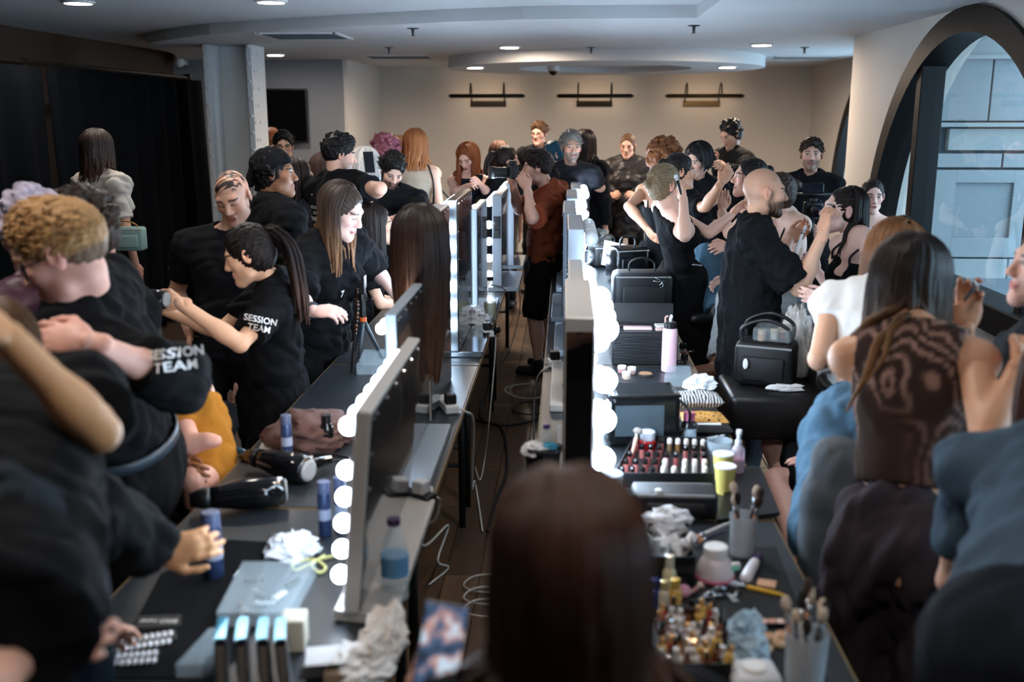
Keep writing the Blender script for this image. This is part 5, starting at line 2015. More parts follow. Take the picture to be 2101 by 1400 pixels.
_c = I['S'][-1] + (E_ - I['S'][-1]) * .42
_nn = nrm(CC - _c)
decal(I, 'SESSION\nTEAM', _c, np.cross(np.array([0, 0, 1.0]), _nn) * .96 - np.array([0, 0, .25]), _nn, .034, lines=.95, off=.012)
I = person('dark curly-haired man with a silver chain behind the blond stylist', h=(165, 482), d=3.25, H=1.76, face=(235, 28, 0), yaw=215, skin=(206, 156, 138), hair='curly', hcol=(46, 36, 31), blobs=80, blobr=.02, blobo=.016, vol=.012, beard=((50, 38, 34), .6), res=.010, pel=(235, 800, 'f'), neck=(205, 570, 'f'), la='front', ra='front')
beads(I, neckring(I, .1, .075), .0045, [(190, 194, 200)], 'chain', .2, 1.0)
I = person('person with fluffy lilac grey hair in a pink sequin top', h=(62, 478), d=3.0, H=1.66, sex='f', face=(300, 10, 0), yaw=300, skin=FAIR, hair='curly', hcol=(166, 158, 176), blobs=60, blobr=.02, blobo=.014, vol=.012, res=.011, top_=T_(name='sequin_top', col=(70, 36, 54), loose=.014, m=M_SATIN), la='front', ra='front')
I = person('blond stylist in glasses and a black sweater bending over a head', h=(128, 522), d=2.55, H=1.86, face=(262, 24, 0), yaw=262, skin=(222, 172, 156), neck=(182, 612, 'f'), pel=(262, 950, 'f'), hair='short', hcol=(156, 120, 80), hroot=(96, 78, 62), tufts=450, tuft=.02, tuftr=.0036, top=.03, res=.0085, hres=.004, handres=.0042,
           la=[(362, 778, 'n'), (182, 704, 'n')], ra=[(140, 790, 'f'), (62, 712, 'f')], lh=dict(to=(90, 690, 0), curl=.55, n=(.1, .5, -.4), pinch=True), rh=dict(to=(60, 680, 0), curl=.6), shrug=(.03, 0),
           top_=dict(type='long', name='sweater', col=BLK, sleeve=1.42, loose=.03, sl=.034, hem=.1, amp=.006), bot_=B_(loose=.025, belt=(50, 62, 72)))
BLOND = I
glasses(I)
beads(I, neckring(I, .09, .07), .006, [(178, 66, 44), (206, 150, 70), (70, 130, 140), (200, 200, 196)], 'necklace')
E_ = I['arms'][-1][0]
_c = hit(I['shirt'], 366, 738, 1.6, 3.4)
_nn = nrm(CC - _c)
decal(I, 'SESSION\nTEAM', _c, C_R * 1.0 + C_U * .12, _nn, .034, lines=.95)
_p = [I['N'] + I['TR'] @ np.array([-.05, .07, -.05]), I['N'] + I['TR'] @ np.array([-.03, .2, -.25]), I['N'] + I['TR'] @ np.array([0, .24, -.36]), I['N'] + I['TR'] @ np.array([.04, .08, -.05])]
beads(I, _p, .0025, [(170, 160, 140)], 'pendant_cord')
_q = I['N'] + I['TR'] @ np.array([0, .245, -.39]) - I['base']
MB().box(_q, (.02, .012, .045), bev=.003).build('pendant', mat('wooden pendant', (150, 110, 84), rough=.5), I['root'])
I = person('woman in jeans and a loose black tee with one arm raised to her hair', h=(-12, 738), d=2.05, H=1.66, sex='f', face=(350, 5, 0), yaw=30, skin=(214, 162, 116), neck=(0, 845, 'n'), pel=(-40, 1130, 'n'), hair='long', hcol=(92, 66, 46), hlen=.18, locks=56, res=.010, ra=[(205, 888, 'n'), (14, 690, 'n')], la=[(205, 1068, 'f'), (325, 1136, 'f')], lh=dict(to=(430, 1112, .03), curl=.4, n=(.2, .6, -.1), thumb=.2), rh=dict(curl=.4),
           top_=T_(loose=.03, sleeve=.7, sleeve_l=1.88, sl=.045, hem=.26), bot_=B_(type='jeans', name='jeans', col=(24, 36, 46), m=M_DENIM))
CANWOMAN = I
I = person('person at the table end with pink nails, mostly outside the picture', h=(-280, 930), d=1.35, H=1.66, sex='f', face=(90, 20, 0), yaw=80, skin=(208, 156, 132), ra=[(-60, 1420, 'n'), (50, 1352, 'f')], la=[(40, 1340, 'f'), (185, 1312, 'f')], hair='bun', hcol=BRN, res=.012, rh=dict(to=(120, 1330, 0), curl=.6), lh=dict(curl=.3))
I = person('seated person in a black top cradling a baby', h=(285, 708), d=3.5, H=1.66, sex='f', face=(150, 15, 0), yaw=120, skin=BROWN, legs='sit', hair='bun', hcol=DARK, res=.010, neck=(290, 790, 'f'), pel=(345, 1050, 'n'), la=[(452, 862, 'f'), (440, 918, 'n')], lh=dict(to=(440, 985, -.02), curl=.22, n=(-.5, .5, 0), spread=.12), ra=[(280, 930, 'n'), (360, 960, 'n')], rh=dict(curl=.3), top_=dict(type='long', name='top', col=BLK, sleeve=1.95, loose=.03, amp=.008), shf=(.03, 0))
# ---- in front of the camera ---------------------------------------------------
I = person('woman with long brown hair filming with a phone, seen from behind', h=(1166, 1172), d=1.16, H=1.6, sex='f', face=(352, 14, 0), yaw=350, skin=(206, 150, 124), hair='long', hcol=(52, 33, 26), htip=(44, 29, 24), hlen=.42, locks=200, vol=.012, wrap=140, lockr=.0095, res=.011, la=[(930, 1560, 'f'), (862, 1400, 'f')], lh=dict(to=(880, 1330, .02), curl=.5, n=(.7, .5, 0)), ra='front')
PHONEWOMAN = I

# ================================================================== things on the tables
def on(px, py, z=TH):
    p = PZ(px, py, z)
    d = (p - CC) @ C_F
    return p, d / F_PX          # base point and metres per pixel there


def thing(name, label, cat, px, py, z=TH, rz=0.0, group=None):
    p, m = on(px, py, z)
    return empty(name, (p[0], p[1], z + .0008), rz, label, cat, group), m


def lathe_thing(name, label, cat, px, py, parts, z=TH, group=None, tilt=None):
    """parts: (name, material, profile in metres, smooth)"""
    r, m = thing(name, label, cat, px, py, z, 0, group)
    for (n, mt, prof) in parts:
        autosmooth(MB().lathe(prof, n=20).build(n, mt, r), 35)
    if tilt:
        r.rotation_euler = tilt
    return r


PL_ = {}


def plastic(c, rough=.3):
    return mat('plastic %s %.2f' % (c, rough), c, rough=rough)


def clear(c=(225, 235, 240), a=.35, rough=.12):
    return mat('clear plastic %s %.2f' % (c, a), c, rough=rough, alpha=a, spec=.6)


def bottle(label, px, py, h, r, body, cap, capcol=None, neck=.35, z=TH, caph=.16, label_col=None, group=None, cat='bottle', name='bottle'):
    bh = h * (1 - caph)
    parts = [('body', body, [(r * .9, 0), (r, .004), (r, bh * .78), (r * .85, bh * .88), (r * neck, bh * .97), (r * neck, bh)]),
             ('cap', cap, [(r * (neck + .12), bh * .965), (r * (neck + .12), h * .99), (r * neck, h)])]
    if label_col:
        parts.append(('label', plastic(label_col, .5), [(r * 1.012, bh * .2), (r * 1.012, bh * .62)]))
    return lathe_thing(name, label, cat, px, py, parts, z, group)


def crumple(name, label, cat, px, py, sx, sy, sz, col, z=TH, seed=1, rz=0.0, m=None, amp=.5, flat=True, mtl=None):
    """crushed sheet: faceted lump of folds and points, flat underneath"""
    r_ = np.random.RandomState(seed)
    n = 26 if flat else 44
    vs, fs = [], []
    for i in range(n // 2 + 1):
        th = math.pi * i / (n // 2)
        for k in range(n):
            a = 2 * math.pi * (k + .5 * (i % 2)) / n
            vs.append((math.sin(th) * math.cos(a), math.sin(th) * math.sin(a), math.cos(th)))
    V = np.array(vs)
    f1 = noise3(V, seed, 1.6, 3)
    f2 = 1 - 2 * np.abs(noise3(V, seed + 3, 2.6, 2))
    jit = r_.randn(len(V)) * (.12 if flat else 0)
    jit[:n] = jit[0]
    jit[-n:] = jit[-1]
    V = V * (1 + amp * (.35 * f1 + .3 * f2 + jit))[:, None]
    V = V * np.array([sx / 2, sy / 2, sz / 2])
    V[:, 2] -= V[:, 2].min() * .5
    V[:, 2] = np.maximum(V[:, 2], 0.0)
    for i in range(n // 2):
        for k in range(n):
            k2 = (k + 1) % n
            a, b, c, d = i * n + k, (i + 1) * n + k, (i + 1) * n + k2, i * n + k2
            fs += [(a, b, d), (b, c, d)] if i % 2 else [(a, b, c), (a, c, d)]
    p, _ = on(px, py, z)
    o = meshobj(name, V, fs, mtl or mat('soft %s' % (col,), col, rough=.85, noise=.08, nscale=30, bump=.2, bscale=90), None, not flat, loc=(p[0], p[1], z + .001), rot=(0, 0, rz))
    return tag(o, label, cat)


def cable(label, pts, r, col, name='cable', n=8):
    mb = MB().tube(catmull(pts, 8), r, n)
    c = np.mean(np.array(pts), axis=0)
    mb.v = [tuple(np.array(v) - c) for v in mb.v]
    o = mb.build(name, mat('cable sheath %s' % (col,), col, rough=.5), None, True, loc=tuple(c))
    return tag(o, label, 'cable')


def boxbag(name, label, cat, loc, size, col, rz=0.0, pocket=True, handle=True, m=None, group=None):
    """soft-cornered bag: body, zip, pocket, handle"""
    r = empty(name, loc, rz, label, cat, group)
    w, l, h = size
    mt = m or mat('bag nylon %s' % (col,), col, rough=.55, noise=.1, nscale=60, bump=.2, bscale=300)
    o = MB().box((0, 0, h / 2), (w, l, h), bev=min(size) * .16).build('bag_body', mt, r, True)
    MB().tube([(-w / 2 * .9, -l / 2 * .93, h * .9), (w / 2 * .9, -l / 2 * .93, h * .9), (w / 2 * .93, l / 2 * .9, h * .9), (-w / 2 * .93, l / 2 * .9, h * .9), (-w / 2 * .9, -l / 2 * .93, h * .9)], .006, 6).build('zip', mat('dark zip', (44, 48, 52), rough=.3, metal=.6), r)
    if pocket:
        MB().box((0, -l / 2 - .004, h * .42), (w * .72, .024, h * .55), bev=.01).build('pocket', mt, r, True)
    if handle:
        MB().tube(catmull([(-w * .22, 0, h * .97), (-w * .2, 0, h + .05), (0, 0, h + .075), (w * .2, 0, h + .05), (w * .22, 0, h * .97)], 5), .01, 8, flat=.6).build('handle', mt, r, True)
    return r


def brush(label, base, tip, col, hair, group=None, r=.004, fat=1.6, name='makeup_brush'):
    base, tip = np.asarray(base, float), np.asarray(tip, float)
    d = tip - base
    L = np.linalg.norm(d)
    R_ = look(d)
    o = empty(name, tuple(base), label=label, cat='brush', group=group)
    o.rotation_euler = euler(R_)
    MB().lathe([(r * .5, 0), (r, L * .15), (r * 1.15, L * .6), (r, L * .68)], n=8).build('handle', plastic(col, .3), o, True)
    MB().lathe([(r, L * .68), (r * 1.2, L * .8)], n=8).build('ferrule', M_CHROME, o, True)
    MB().lathe([(r * 1.15, L * .8), (r * fat * 1.3, L * .9), (r * fat, L * .97), (r * .3, L)], n=8).build('bristles', mat('bristles %s' % (hair,), hair, rough=.9), o, True)
    return o


BLKP = plastic((16, 16, 18), .35)
WHTP = plastic((222, 222, 220), .35)
# ---------------------------------------------------------------- hair row, near end
# black roll-out mat under the tools
def quad_mat(name, label, px, thick=.003, m=None, cat='mat', z=TH):
    P = [PZ(x, y, z) for x, y in px]
    c = np.mean(P, axis=0)
    mb = MB().prism([(p[0] - c[0], p[1] - c[1]) for p in P], 0, thick)
    return tag(mb.build(name, m or mat('black cloth mat', (11, 13, 15), rough=.9, noise=.2, nscale=40, spec=.1), None, loc=(c[0], c[1], z + .0006)), label, cat)


quad_mat('tool_mat', 'black cloth mat spread under the white nail tips', [(215, 1395), (455, 1395), (640, 1120), (470, 1110), (330, 1180)][::1])
_nt = MB()
for i in range(7):
    pass
_tipm = MB().sphere((0, 0, 0), 1, 10, 6, sc=(.0055, .0095, .003)).mesh('nail_tip', mat('glossy white gel', (214, 216, 220), rough=.15), True)
_holder = mat('black tip strip', (13, 14, 17), rough=.4)
for row, (a, b, n) in enumerate([((208, 1325), (350, 1302), 12), ((205, 1341), (346, 1318), 12), ((178, 1357), (318, 1342), 12), ((170, 1369), (316, 1357), 12)]):
    A, B = PZ(a[0], a[1], TH + .008), PZ(b[0], b[1], TH + .008)
    for k in range(n):
        p = A + (B - A) * k / (n - 1)
        o = link('nail_tip', _tipm, None, (p[0], p[1], TH + .0105), (.25, 0, math.atan2(B[1] - A[1], B[0] - A[0])), None)
        tag(o, 'small glossy white false nail tip in the rows on the black strips', 'nail tip', 'white nail tips in rows')
for k, (a, b) in enumerate([((196, 1337), (362, 1308)), ((160, 1366), (328, 1348))]):
    A, B = PZ(a[0], a[1], TH), PZ(b[0], b[1], TH)
    c = (A + B) / 2
    o = MB().box((0, 0, .0035), (np.linalg.norm(B - A), .045, .0035), bev=.0015).build('tip_strip', _holder, None, loc=(c[0], c[1], TH + .0036), rot=(0, 0, math.atan2(B[1] - A[1], B[0] - A[0])))
    tag(o, ['black card strip holding the nail tips below the white lettering', 'black card strip holding nail tips, the one nearer the table end'][k], 'display strip')
_tx = bpy.data.curves.new('lettering', 'FONT')
_tx.body = 'BSO now'
_tx.size = .022
_tx.align_x = 'CENTER'
_to = bpy.data.objects.new('tmp', _tx)
COL.objects.link(_to)
_me = bpy.data.meshes.new_from_object(_to.evaluated_get(bpy.context.evaluated_depsgraph_get()))
bpy.data.objects.remove(_to)
_card = quad_mat('brand_card', 'small black card printed with upside-down white lettering', [(275, 1292), (372, 1286), (372, 1262), (285, 1266)], .0015, mat('black card', (14, 15, 17), rough=.6), 'card', z=TH + .0036)
finish('lettering', _me, WHTP, _card, loc=(0, .006, .002), rot=(0, 0, math.pi + .05))


def tray(name, label, px, h, m, lid=None, cat='box', inner=(), z=TH):
    """open or lidded box over a quadrilateral of table pixels"""
    P = [PZ(x, y, z) for x, y in px]
    c = np.mean(P, axis=0)
    q = [np.array([p[0] - c[0], p[1] - c[1]]) for p in P]
    r = empty(name, (c[0], c[1], z + .0008), label=label, cat=cat)
    t = .004
    MB().prism([tuple(v) for v in q], 0, t).build('base', m, r)
    for i in range(4):
        a, b = q[i], q[(i + 1) % 4]
        n = np.array([-(b - a)[1], (b - a)[0]])
        n = n / np.linalg.norm(n) * t
        MB().prism([tuple(a), tuple(b), tuple(b + n), tuple(a + n)], t, h).build('side', m, r)
    for f in inner:
        a, b = q[0] + (q[1] - q[0]) * f, q[3] + (q[2] - q[3]) * f
        n = np.array([-(b - a)[1], (b - a)[0]])
        n = n / np.linalg.norm(n) * .002
        MB().prism([tuple(a), tuple(b), tuple(b + n), tuple(a + n)], t, h * .85).build('divider', m, r)
    if lid:
        MB().prism([tuple(v * 1.01) for v in q], h, h + t).build('lid', lid, r)
    return r, c


CL = clear((200, 218, 226), .13)
tray('organiser_box', 'clear plastic organiser box with a closed lid below the lit mirror', [(446, 1290), (590, 1290), (650, 1182), (500, 1182)], .035, CL, CL, inner=(.33, .66))
tray('organiser_box', 'shallow clear plastic box beside the white nail tips', [(362, 1395), (440, 1395), (470, 1318), (432, 1318)], .03, CL, CL, inner=(.5,))
for k, (px, py, c) in enumerate([(520, 1200, (20, 20, 22)), (600, 1205, (26, 26, 28)), (500, 1262, (70, 44, 38)), (545, 1250, (150, 156, 160)), (575, 1232, (206, 196, 188)), (530, 1228, (60, 64, 70))]):
    p, m = on(px, py)
    o = MB().box((0, 0, .006), (.045, .016, .01), bev=.004).sphere((.02, 0, .008), .009, 8, 6).build('hair_slide', plastic(c, .3), None, True, loc=(p[0], p[1], TH + .006), rot=(0, 0, k * 1.1))
    tag(o, ['black', 'charcoal', 'brown', 'silver', 'cream', 'slate'][k] + ' hair slide inside the closed clear organiser box', 'hair slide')
for k, (px, rot) in enumerate([(458, .12), (502, .05), (546, 0), (586, -.12)]):
    p, m = on(px, 1392)
    r = empty('product_case', (p[0], p[1], TH + .001), .25, 'dark case with a glossy blue sleeve standing on edge by the nail tips', 'case', 'upright dark cases with blue sleeves')
    r.rotation_euler = (0, rot * .3, .25)
    MB().box((0, 0, .055), (.022, .1, .11), bev=.004).build('case_body', mat('navy case', (16, 24, 34), rough=.25), r)
    MB().box((0, -.051, .05), (.016, .003, .095)).build('spine', mat('taupe spine', (120, 112, 104), rough=.5), r)
    MB().box((-.0115, .0, .07), (.002, .085, .075)).build('sleeve', mat('blue foil', (60, 150, 186), rough=.2, metal=.4), r)
    MB().box((0, 0, .111), (.018, .088, .003)).build('top_edge', mat('blue foil'), r)


def carton(label, px, py, size, col, rz, z=TH, open_=True, tiltx=0):
    p, m = on(px, py, z)
    r = empty('carton', (p[0], p[1], z + .001), rz, label, 'box')
    mt = mat('card %s' % (col,), col, rough=.75)
    w, l, h = size
    MB().box((0, 0, h / 2), size, bev=.0015).build('carton_body', mt, r)
    if open_:
        MB().box((0, -l / 2 - .014, h + .008), (w, .04, .0015), R=Rx(-.5)).build('flap', mt, r)
        MB().box((w / 2 + .012, 0, h + .006), (.034, l * .9, .0015), R=Ry(.5)).build('flap', mt, r)
    MB().box((0, 0, h + .0006), (w * .9, l * .9, .001)).build('carton_end', mat('card end %s' % (col,), tuple(int(v * .9) for v in col), rough=.7), r)
    return r


carton('cream card carton standing beside the clear organiser', 606, 1325, (.05, .06, .07), (206, 198, 178), .1, open_=False)
carton('white card box with open flaps below the near mirror', 668, 1372, (.08, .075, .03), (216, 216, 218), .2)
carton('small brown card box in front of the open white box', 700, 1400, (.06, .05, .03), (170, 150, 130), .0, open_=False)


def spray(label, px, py, h, r, z=TH, loc=None, rot=None):
    b, c = mat('navy aerosol', (50, 66, 100), rough=.3, metal=.35), mat('slate aerosol cap', (78, 88, 118), rough=.35)
    parts = [('can', b, [(r * .93, 0), (r, .004), (r, h * .76), (r * .9, h * .79)]), ('cap', c, [(r * .94, h * .79), (r * .94, h * .97), (r * .85, h)]), ('label', mat('pale label', (150, 158, 180), rough=.5), [(r * 1.012, h * .3), (r * 1.012, h * .5)])]
    o = lathe_thing('spray_can', label, 'spray can', px, py, parts, z, 'blue aerosol cans')
    if loc is not None:
        o.location = loc
    return o


spray('blue aerosol can beside the mirror, left of its twin', 668, 1098, .155, .018)
spray('blue aerosol can close against the near mirror', 700, 1088, .155, .018)
spray('blue aerosol can standing alone by the brown cloth', 590, 940, .15, .019)
E_, W_ = CANWOMAN['arms'][-1]
p, _m = on(440, 1180)
spray('blue aerosol can gripped in an outstretched hand', 440, 1184, .172, .0245)
bottle('glossy black bottle standing before the brown cloth', 672, 925, .13, .024, plastic((14, 14, 16), .12), BLKP, caph=.2, neck=.6)
# hair dryers
def dryer(label, px, py, rz, z=TH, loc=None, s=1.0):
    p, m = on(px, py, z)
    r = empty('hair_dryer', tuple(loc) if loc is not None else (p[0], p[1], z + .001), rz, label, 'hair dryer')
    g = mat('gloss black plastic', (11, 11, 13), rough=.12)
    MB().lathe([(.03, -.09), (.042, -.085), (.046, -.03), (.044, .03), (.034, .09), (.031, .12)], (0, 0, .047), 20, R=Ry(math.pi / 2)).build('barrel', g, r, True)
    MB().lathe([(.031, .118), (.033, .13), (.02, .175)], (0, 0, .047), 16, R=Ry(math.pi / 2)).build('nozzle', BLKP, r, True)
    MB().tube([(-.015, -.02, .042), (-.03, -.09, .034), (-.04, -.15, .028)], [.019, .017, .016], 12, flat=1.1).build('handle', g, r, True)
    MB().lathe([(.036, 0), (.03, .006), (.02, .006)], (-.092, 0, .047), 16, R=Ry(-math.pi / 2)).build('intake_grille', mat('dark zip'), r, True)
    MB().tube(catmull([(-.04, -.15, .028), (-.06, -.21, .012), (-.02, -.25, .006), (.08, -.22, .006), (.14, -.14, .006), (.1, -.07, .006)], 5), .004, 6).build('flex', BLKP, r, True)
    r.scale = (s, s, s)
    return r


dryer('gloss black hair dryer lying beside the white tissue', 520, 1045, math.radians(200))
dryer('second gloss black hair dryer lying near the white paper sheet', 590, 985, math.radians(150))
Wr_ = PD(303, 607, (PEOPLE['stylist with a black ponytail holding out a hair dryer']['arms'][-1][1] - CC) @ C_F - .03)
dryer('small black dryer held out in the ponytailed stylist\'s hand', 0, 1000, math.radians(170), loc=Wr_ - np.array([0, 0, .05]), s=.8)
r, m = thing('paddle_brush', 'black paddle brush with a teal handle by the table edge', 'hairbrush', 528, 945, rz=math.radians(150))
MB().box((0, 0, .012), (.11, .075, .018), bev=.012).build('paddle', BLKP, r, True)
MB().tube([(.05, 0, .012), (.12, .0, .022), (.2, .0, .04)], [.012, .009, .01], 10).build('handle', mat('teal handle', (28, 58, 70), rough=.25), r, True)
for i in range(5):
    for j in range(3):
        MB().lathe([(.0015, .02), (.001, .03)], (-.04 + .02 * i, -.02 + .02 * j, 0), 5).build('bristle', BLKP, r)
crumple('cloth', 'brown crumpled cloth heaped on the hair table', 'cloth', 648, 905, .27, .3, .12, (84, 58, 52), seed=4, amp=.6, flat=False)
quad_mat('paper_sheet', 'white paper sheet under the blue aerosol can', [(520, 942), (640, 948), (650, 912), (540, 905)], .0012, mat('white paper', (206, 204, 200), rough=.8), 'paper')
crumple('tissue', 'white crumpled tissue beside the black hair dryer', 'tissue', 605, 1140, .12, .11, .07, (220, 222, 226), seed=9, amp=.7)
_yp = [PZ(x, y, TH + .006) for x, y in [(690, 1140), (650, 1150), (610, 1170), (600, 1160), (640, 1148), (668, 1165), (655, 1175), (640, 1160), (665, 1140)]]
cable('yellow cord looped beside the near mirror', _yp, .004, (196, 190, 120), 'cord')
brush('slim black tongs lying on the black mat', PZ(545, 1150, TH + .012), PZ(556, 1095, TH + .012), (16, 16, 18), (60, 60, 64), name='tongs', fat=1.0)
# a small silver clip by the hand
r, m = thing('hair_clip', 'small silver sectioning clip beside the held aerosol can', 'hair clip', 478, 1190, TH + .004)
MB().tube([(0, 0, .004), (.006, .02, .01), (.002, .045, .004)], [.004, .003, .002], 6).build('upper_arm', M_CHROME, r, True)
MB().tube([(0, 0, .003), (.002, .045, .002)], [.003, .002], 6).build('lower_arm', M_CHROME, r, True)
# tripod with orange collar and a box
p = PZ(748, 742, TH)
r = empty('mini_tripod', (p[0], p[1], TH + .001), label='small black tripod with an orange collar on the hair table', cat='tripod')
for k in range(3):
    a = k * 2.094 + .4
    MB().tube([(0, 0, .2), (.085 * math.cos(a), .085 * math.sin(a), .006)], [.011, .008], 8).build('leg', mat('slate leg', (42, 52, 60), rough=.4), r, True)
MB().lathe([(.017, .19), (.017, .21)], n=14).build('collar', mat('orange collar', (196, 88, 36), rough=.4), r)
MB().lathe([(.012, .21), (.012, .29), (.022, .29), (.022, .32), (.012, .325)], n=12).build('column', BLKP, r)
MB().box((.0, 0, .35), (.03, .035, .06), bev=.005).box((.01, 0, .375), (.012, .06, .06), bev=.003).build('phone_clamp', BLKP, r)
MB().tube([(0, .0, .3), (.05, -.02, .3)], .004, 6).build('pan_knob', BLKP, r)
tray('clip_box', 'clear lidded box beside the mini tripod', [(732, 770), (790, 770), (800, 738), (748, 738)], .045, CL, CL, inner=(.5,))
r, m = thing('comb', 'black comb leaning beside the clear lidded box', 'comb', 726, 765, TH)
MB().box((0, 0, .09), (.012, .006, .18), R=Ry(.12), bev=.002).build('spine', BLKP, r)
for k in range(14):
    MB().box((.018, 0, .02 + k * .011), (.024, .003, .004), R=Ry(.12)).build('tooth', BLKP, r)
# brushes in the stylist's pouch
PO = PEOPLE['stylist with long straight hair and a beaded lanyard reaching over the mirrors']
for k in range(5):
    a = PD(600 + k * 6, 606, 4.36)
    b = PD(592 + k * 8, 562 - (k % 2) * 10, 4.36)
    brush('slim pale brush tucked in the pouch of the lanyard stylist', a, b, (150, 156, 160), (60, 62, 66), 'brushes in the stylist\'s pouch', r=.004)
_pc = PD(610, 625, 4.38)
boxbag('tool_pouch', 'small black tool pouch worn on the lanyard stylist\'s hip', 'pouch', (_pc[0], _pc[1], _pc[2] - .07), (.11, .05, .12), (18, 18, 20), pocket=True, handle=False)
# the long wig in front of the tall grey mirror
wig = empty('wig', (-.62, 3.63, TH + .001), label='long straight dark brown wig on a stand before the tall grey mirror', cat='wig')
MB().lathe([(.07, 0), (.07, .01), (.012, .016), (.012, .5)], n=16).build('stand', BLKP, wig, True)
_wsp = dict(hair='long', hcol=(40, 28, 24), htip=(92, 64, 48), hlen=.5, locks=150, vol=.016, wrap=178, lockr=.011, ombre=.45, seed=12, wave=.002, rough=.001)
_wo = np.array(PD(862, 498, 3.55))
_wh = make_hair(_wsp, headframe(355, 0, 0), _wo, .98, wig, None, .009)
_wh.location = tuple(-np.array(wig.location))
wig.location = (_wo[0], _wo[1], TH + .001)
_wh.location = (-_wo[0], -_wo[1], -TH - .001)
MB().sphere((0, 0, _wo[2] - TH), .07, 16, 10, sc=(.95, 1.2, 1.25)).build('wig_head', mat('dark wig block', (38, 32, 30), rough=.9), wig, True)

# ---------------------------------------------------------------- behind the hair mirrors
def water_bottle(label, px, py, h, r, capc, liquid=None, lab=None, z=TH, loc=None, group=None):
    g = clear((214, 230, 236), .3, .06)
    parts = [('bottle_body', g, [(r * .92, 0), (r, .006), (r, h * .55), (r * .96, h * .62), (r * .42, h * .88), (r * .4, h * .93)]), ('cap', plastic(capc, .3), [(r * .48, h * .92), (r * .48, h), (r * .44, h * 1.002)])]
    if liquid:
        parts.append(('liquid', mat('liquid %s' % (liquid,), liquid, rough=.1, alpha=.85), [(r * .9, .004), (r * .96, .01), (r * .96, h * .4)]))
    if lab:
        parts.append(('label', plastic(lab, .4), [(r * 1.01, h * .3), (r * 1.01, h * .55)]))
    o = lathe_thing('water_bottle', label, 'bottle', px, py, parts, z, group)
    if loc is not None:
        o.location = tuple(loc)
    return o


water_bottle('clear bottle with a purple cap behind the near mirror', 812, 1225, .2, .033, (52, 34, 66), lab=(90, 140, 180))
crumple('paper_towel', 'crumpled cream paper towel behind the near mirror', 'tissue', 790, 1330, .1, .2, .1, (206, 198, 190), seed=14, amp=.6)
crumple('paper_towel', 'pale crumpled napkin on the foot of the near mirror', 'tissue', 742, 1385, .1, .12, .06, (214, 212, 210), seed=19, amp=.6)


def extension(label, px, py, rz, n=3, col=(214, 214, 212), z=TH):
    p, m = on(px, py, z)
    r = empty('power_strip', (p[0], p[1], z + .001), rz, label, 'power strip')
    L = .05 * n + .03
    MB().box((0, 0, .016), (.055, L, .032), bev=.006).build('strip_body', plastic(col, .4), r)
    for k in range(n):
        y = -L / 2 + .04 + k * .05
        MB().box((0, y, .0325), (.04, .04, .002), bev=.0008).build('socket', plastic(tuple(int(v * .85) for v in col), .4), r)
    MB().box((0, -L / 2 + .04, .052), (.042, .042, .04), bev=.006).build('plug', plastic((24, 24, 26) if col[0] > 100 else (205, 205, 205), .4), r)
    return r


extension('white power strip with a black charger behind the low mirrors', 918, 838, .35, 3)
extension('black power strip with a white plug behind the near mirror', 850, 1030, 1.1, 2, (22, 22, 24))
extension('white adaptor block beside the crumpled tissue', 1000, 690, .3, 1)
crumple('tissue', 'crumpled white tissue beside the tall chrome mirror', 'tissue', 978, 672, .13, .13, .12, (222, 222, 224), seed=23, amp=.8)
water_bottle('tall bottle of yellow liquid with a black cap', 1006, 655, .24, .035, (18, 18, 20), liquid=(176, 160, 66))
Tz = TH + .006
cable('white cable drooping from the power strip to the floor', [PZ(930, 838, Tz), PZ(955, 845, Tz), PZ(972, 870, .66), PZ(968, 1000, .3), PZ(975, 990, .05), PZ(990, 1090, .01)], .0045, (190, 188, 182))
cable('white cable hanging from the adaptor beside the tissue', [PZ(1010, 690, Tz), PZ(1017, 705, .7), PZ(1005, 850, .35), PZ(995, 940, .06), PZ(985, 985, .012), PZ(975, 960, .012)], .004, (186, 182, 176))
cable('black lead hanging over the hair table from the farthest mirror', [PZ(1040, 566, Tz), PZ(1062, 578, .72), PZ(1066, 640, .45), PZ(1045, 720, .2), PZ(1030, 745, .01)], .004, (150, 148, 142))
cable('thin black lead beside the yellow bottle', [PZ(1008, 585, TH + .2), PZ(1030, 590, TH + .14), PZ(1042, 603, Tz)], .003, (20, 20, 22))
cable('white lead zigzagging over the table edge by the near mirror', [PZ(858, 1002, Tz), PZ(884, 1000, Tz), PZ(886, 1018, .73), PZ(902, 1028, .68), PZ(890, 1070, .6), PZ(850, 1078, .56), PZ(872, 1120, .4), PZ(920, 1078, .2), PZ(898, 1150, .1), PZ(920, 1165, .012), PZ(880, 1200, .012)], .0045, (196, 192, 186))
cable('loose white cable coil on the aisle floor by the near mirror', [PZ(1010 + 58 * math.cos(a) * (1 + .06 * math.sin(3 * a)), 1185 + 24 * math.sin(a) + 4 * a, .012 + .002 * a) for a in np.linspace(0, 18, 46)], .004, (176, 168, 160))
cable('wide loops of white cable farther down the aisle floor', [PZ(1085 + (45 + 6 * math.sin(a * .7)) * math.cos(a), 800 + (15 + 3 * math.sin(a)) * math.sin(a), .012 + .0015 * a) for a in np.linspace(0, 22, 60)], .004, (168, 160, 150))
cable('coil of black cable on the aisle floor', [PZ(1090 + (38 + 5 * math.sin(a)) * math.cos(a), 838 + 13 * math.sin(a), .012 + .0015 * a) for a in np.linspace(0, 16, 44)], .005, (18, 18, 20))
cable('thick black cable running along the aisle floor', [PZ(1010, 745, .012), PZ(985, 850, .012), PZ(1030, 880, .012), PZ(1040, 960, .012), PZ(1020, 1020, .012), PZ(1000, 1090, .012)], .009, (16, 16, 18))
cable('black cable crossing the aisle towards the make-up row', [PZ(975, 862, .014), PZ(1030, 872, .014), PZ(1090, 865, .014), PZ(1120, 850, .014)], .008, (16, 16, 18))
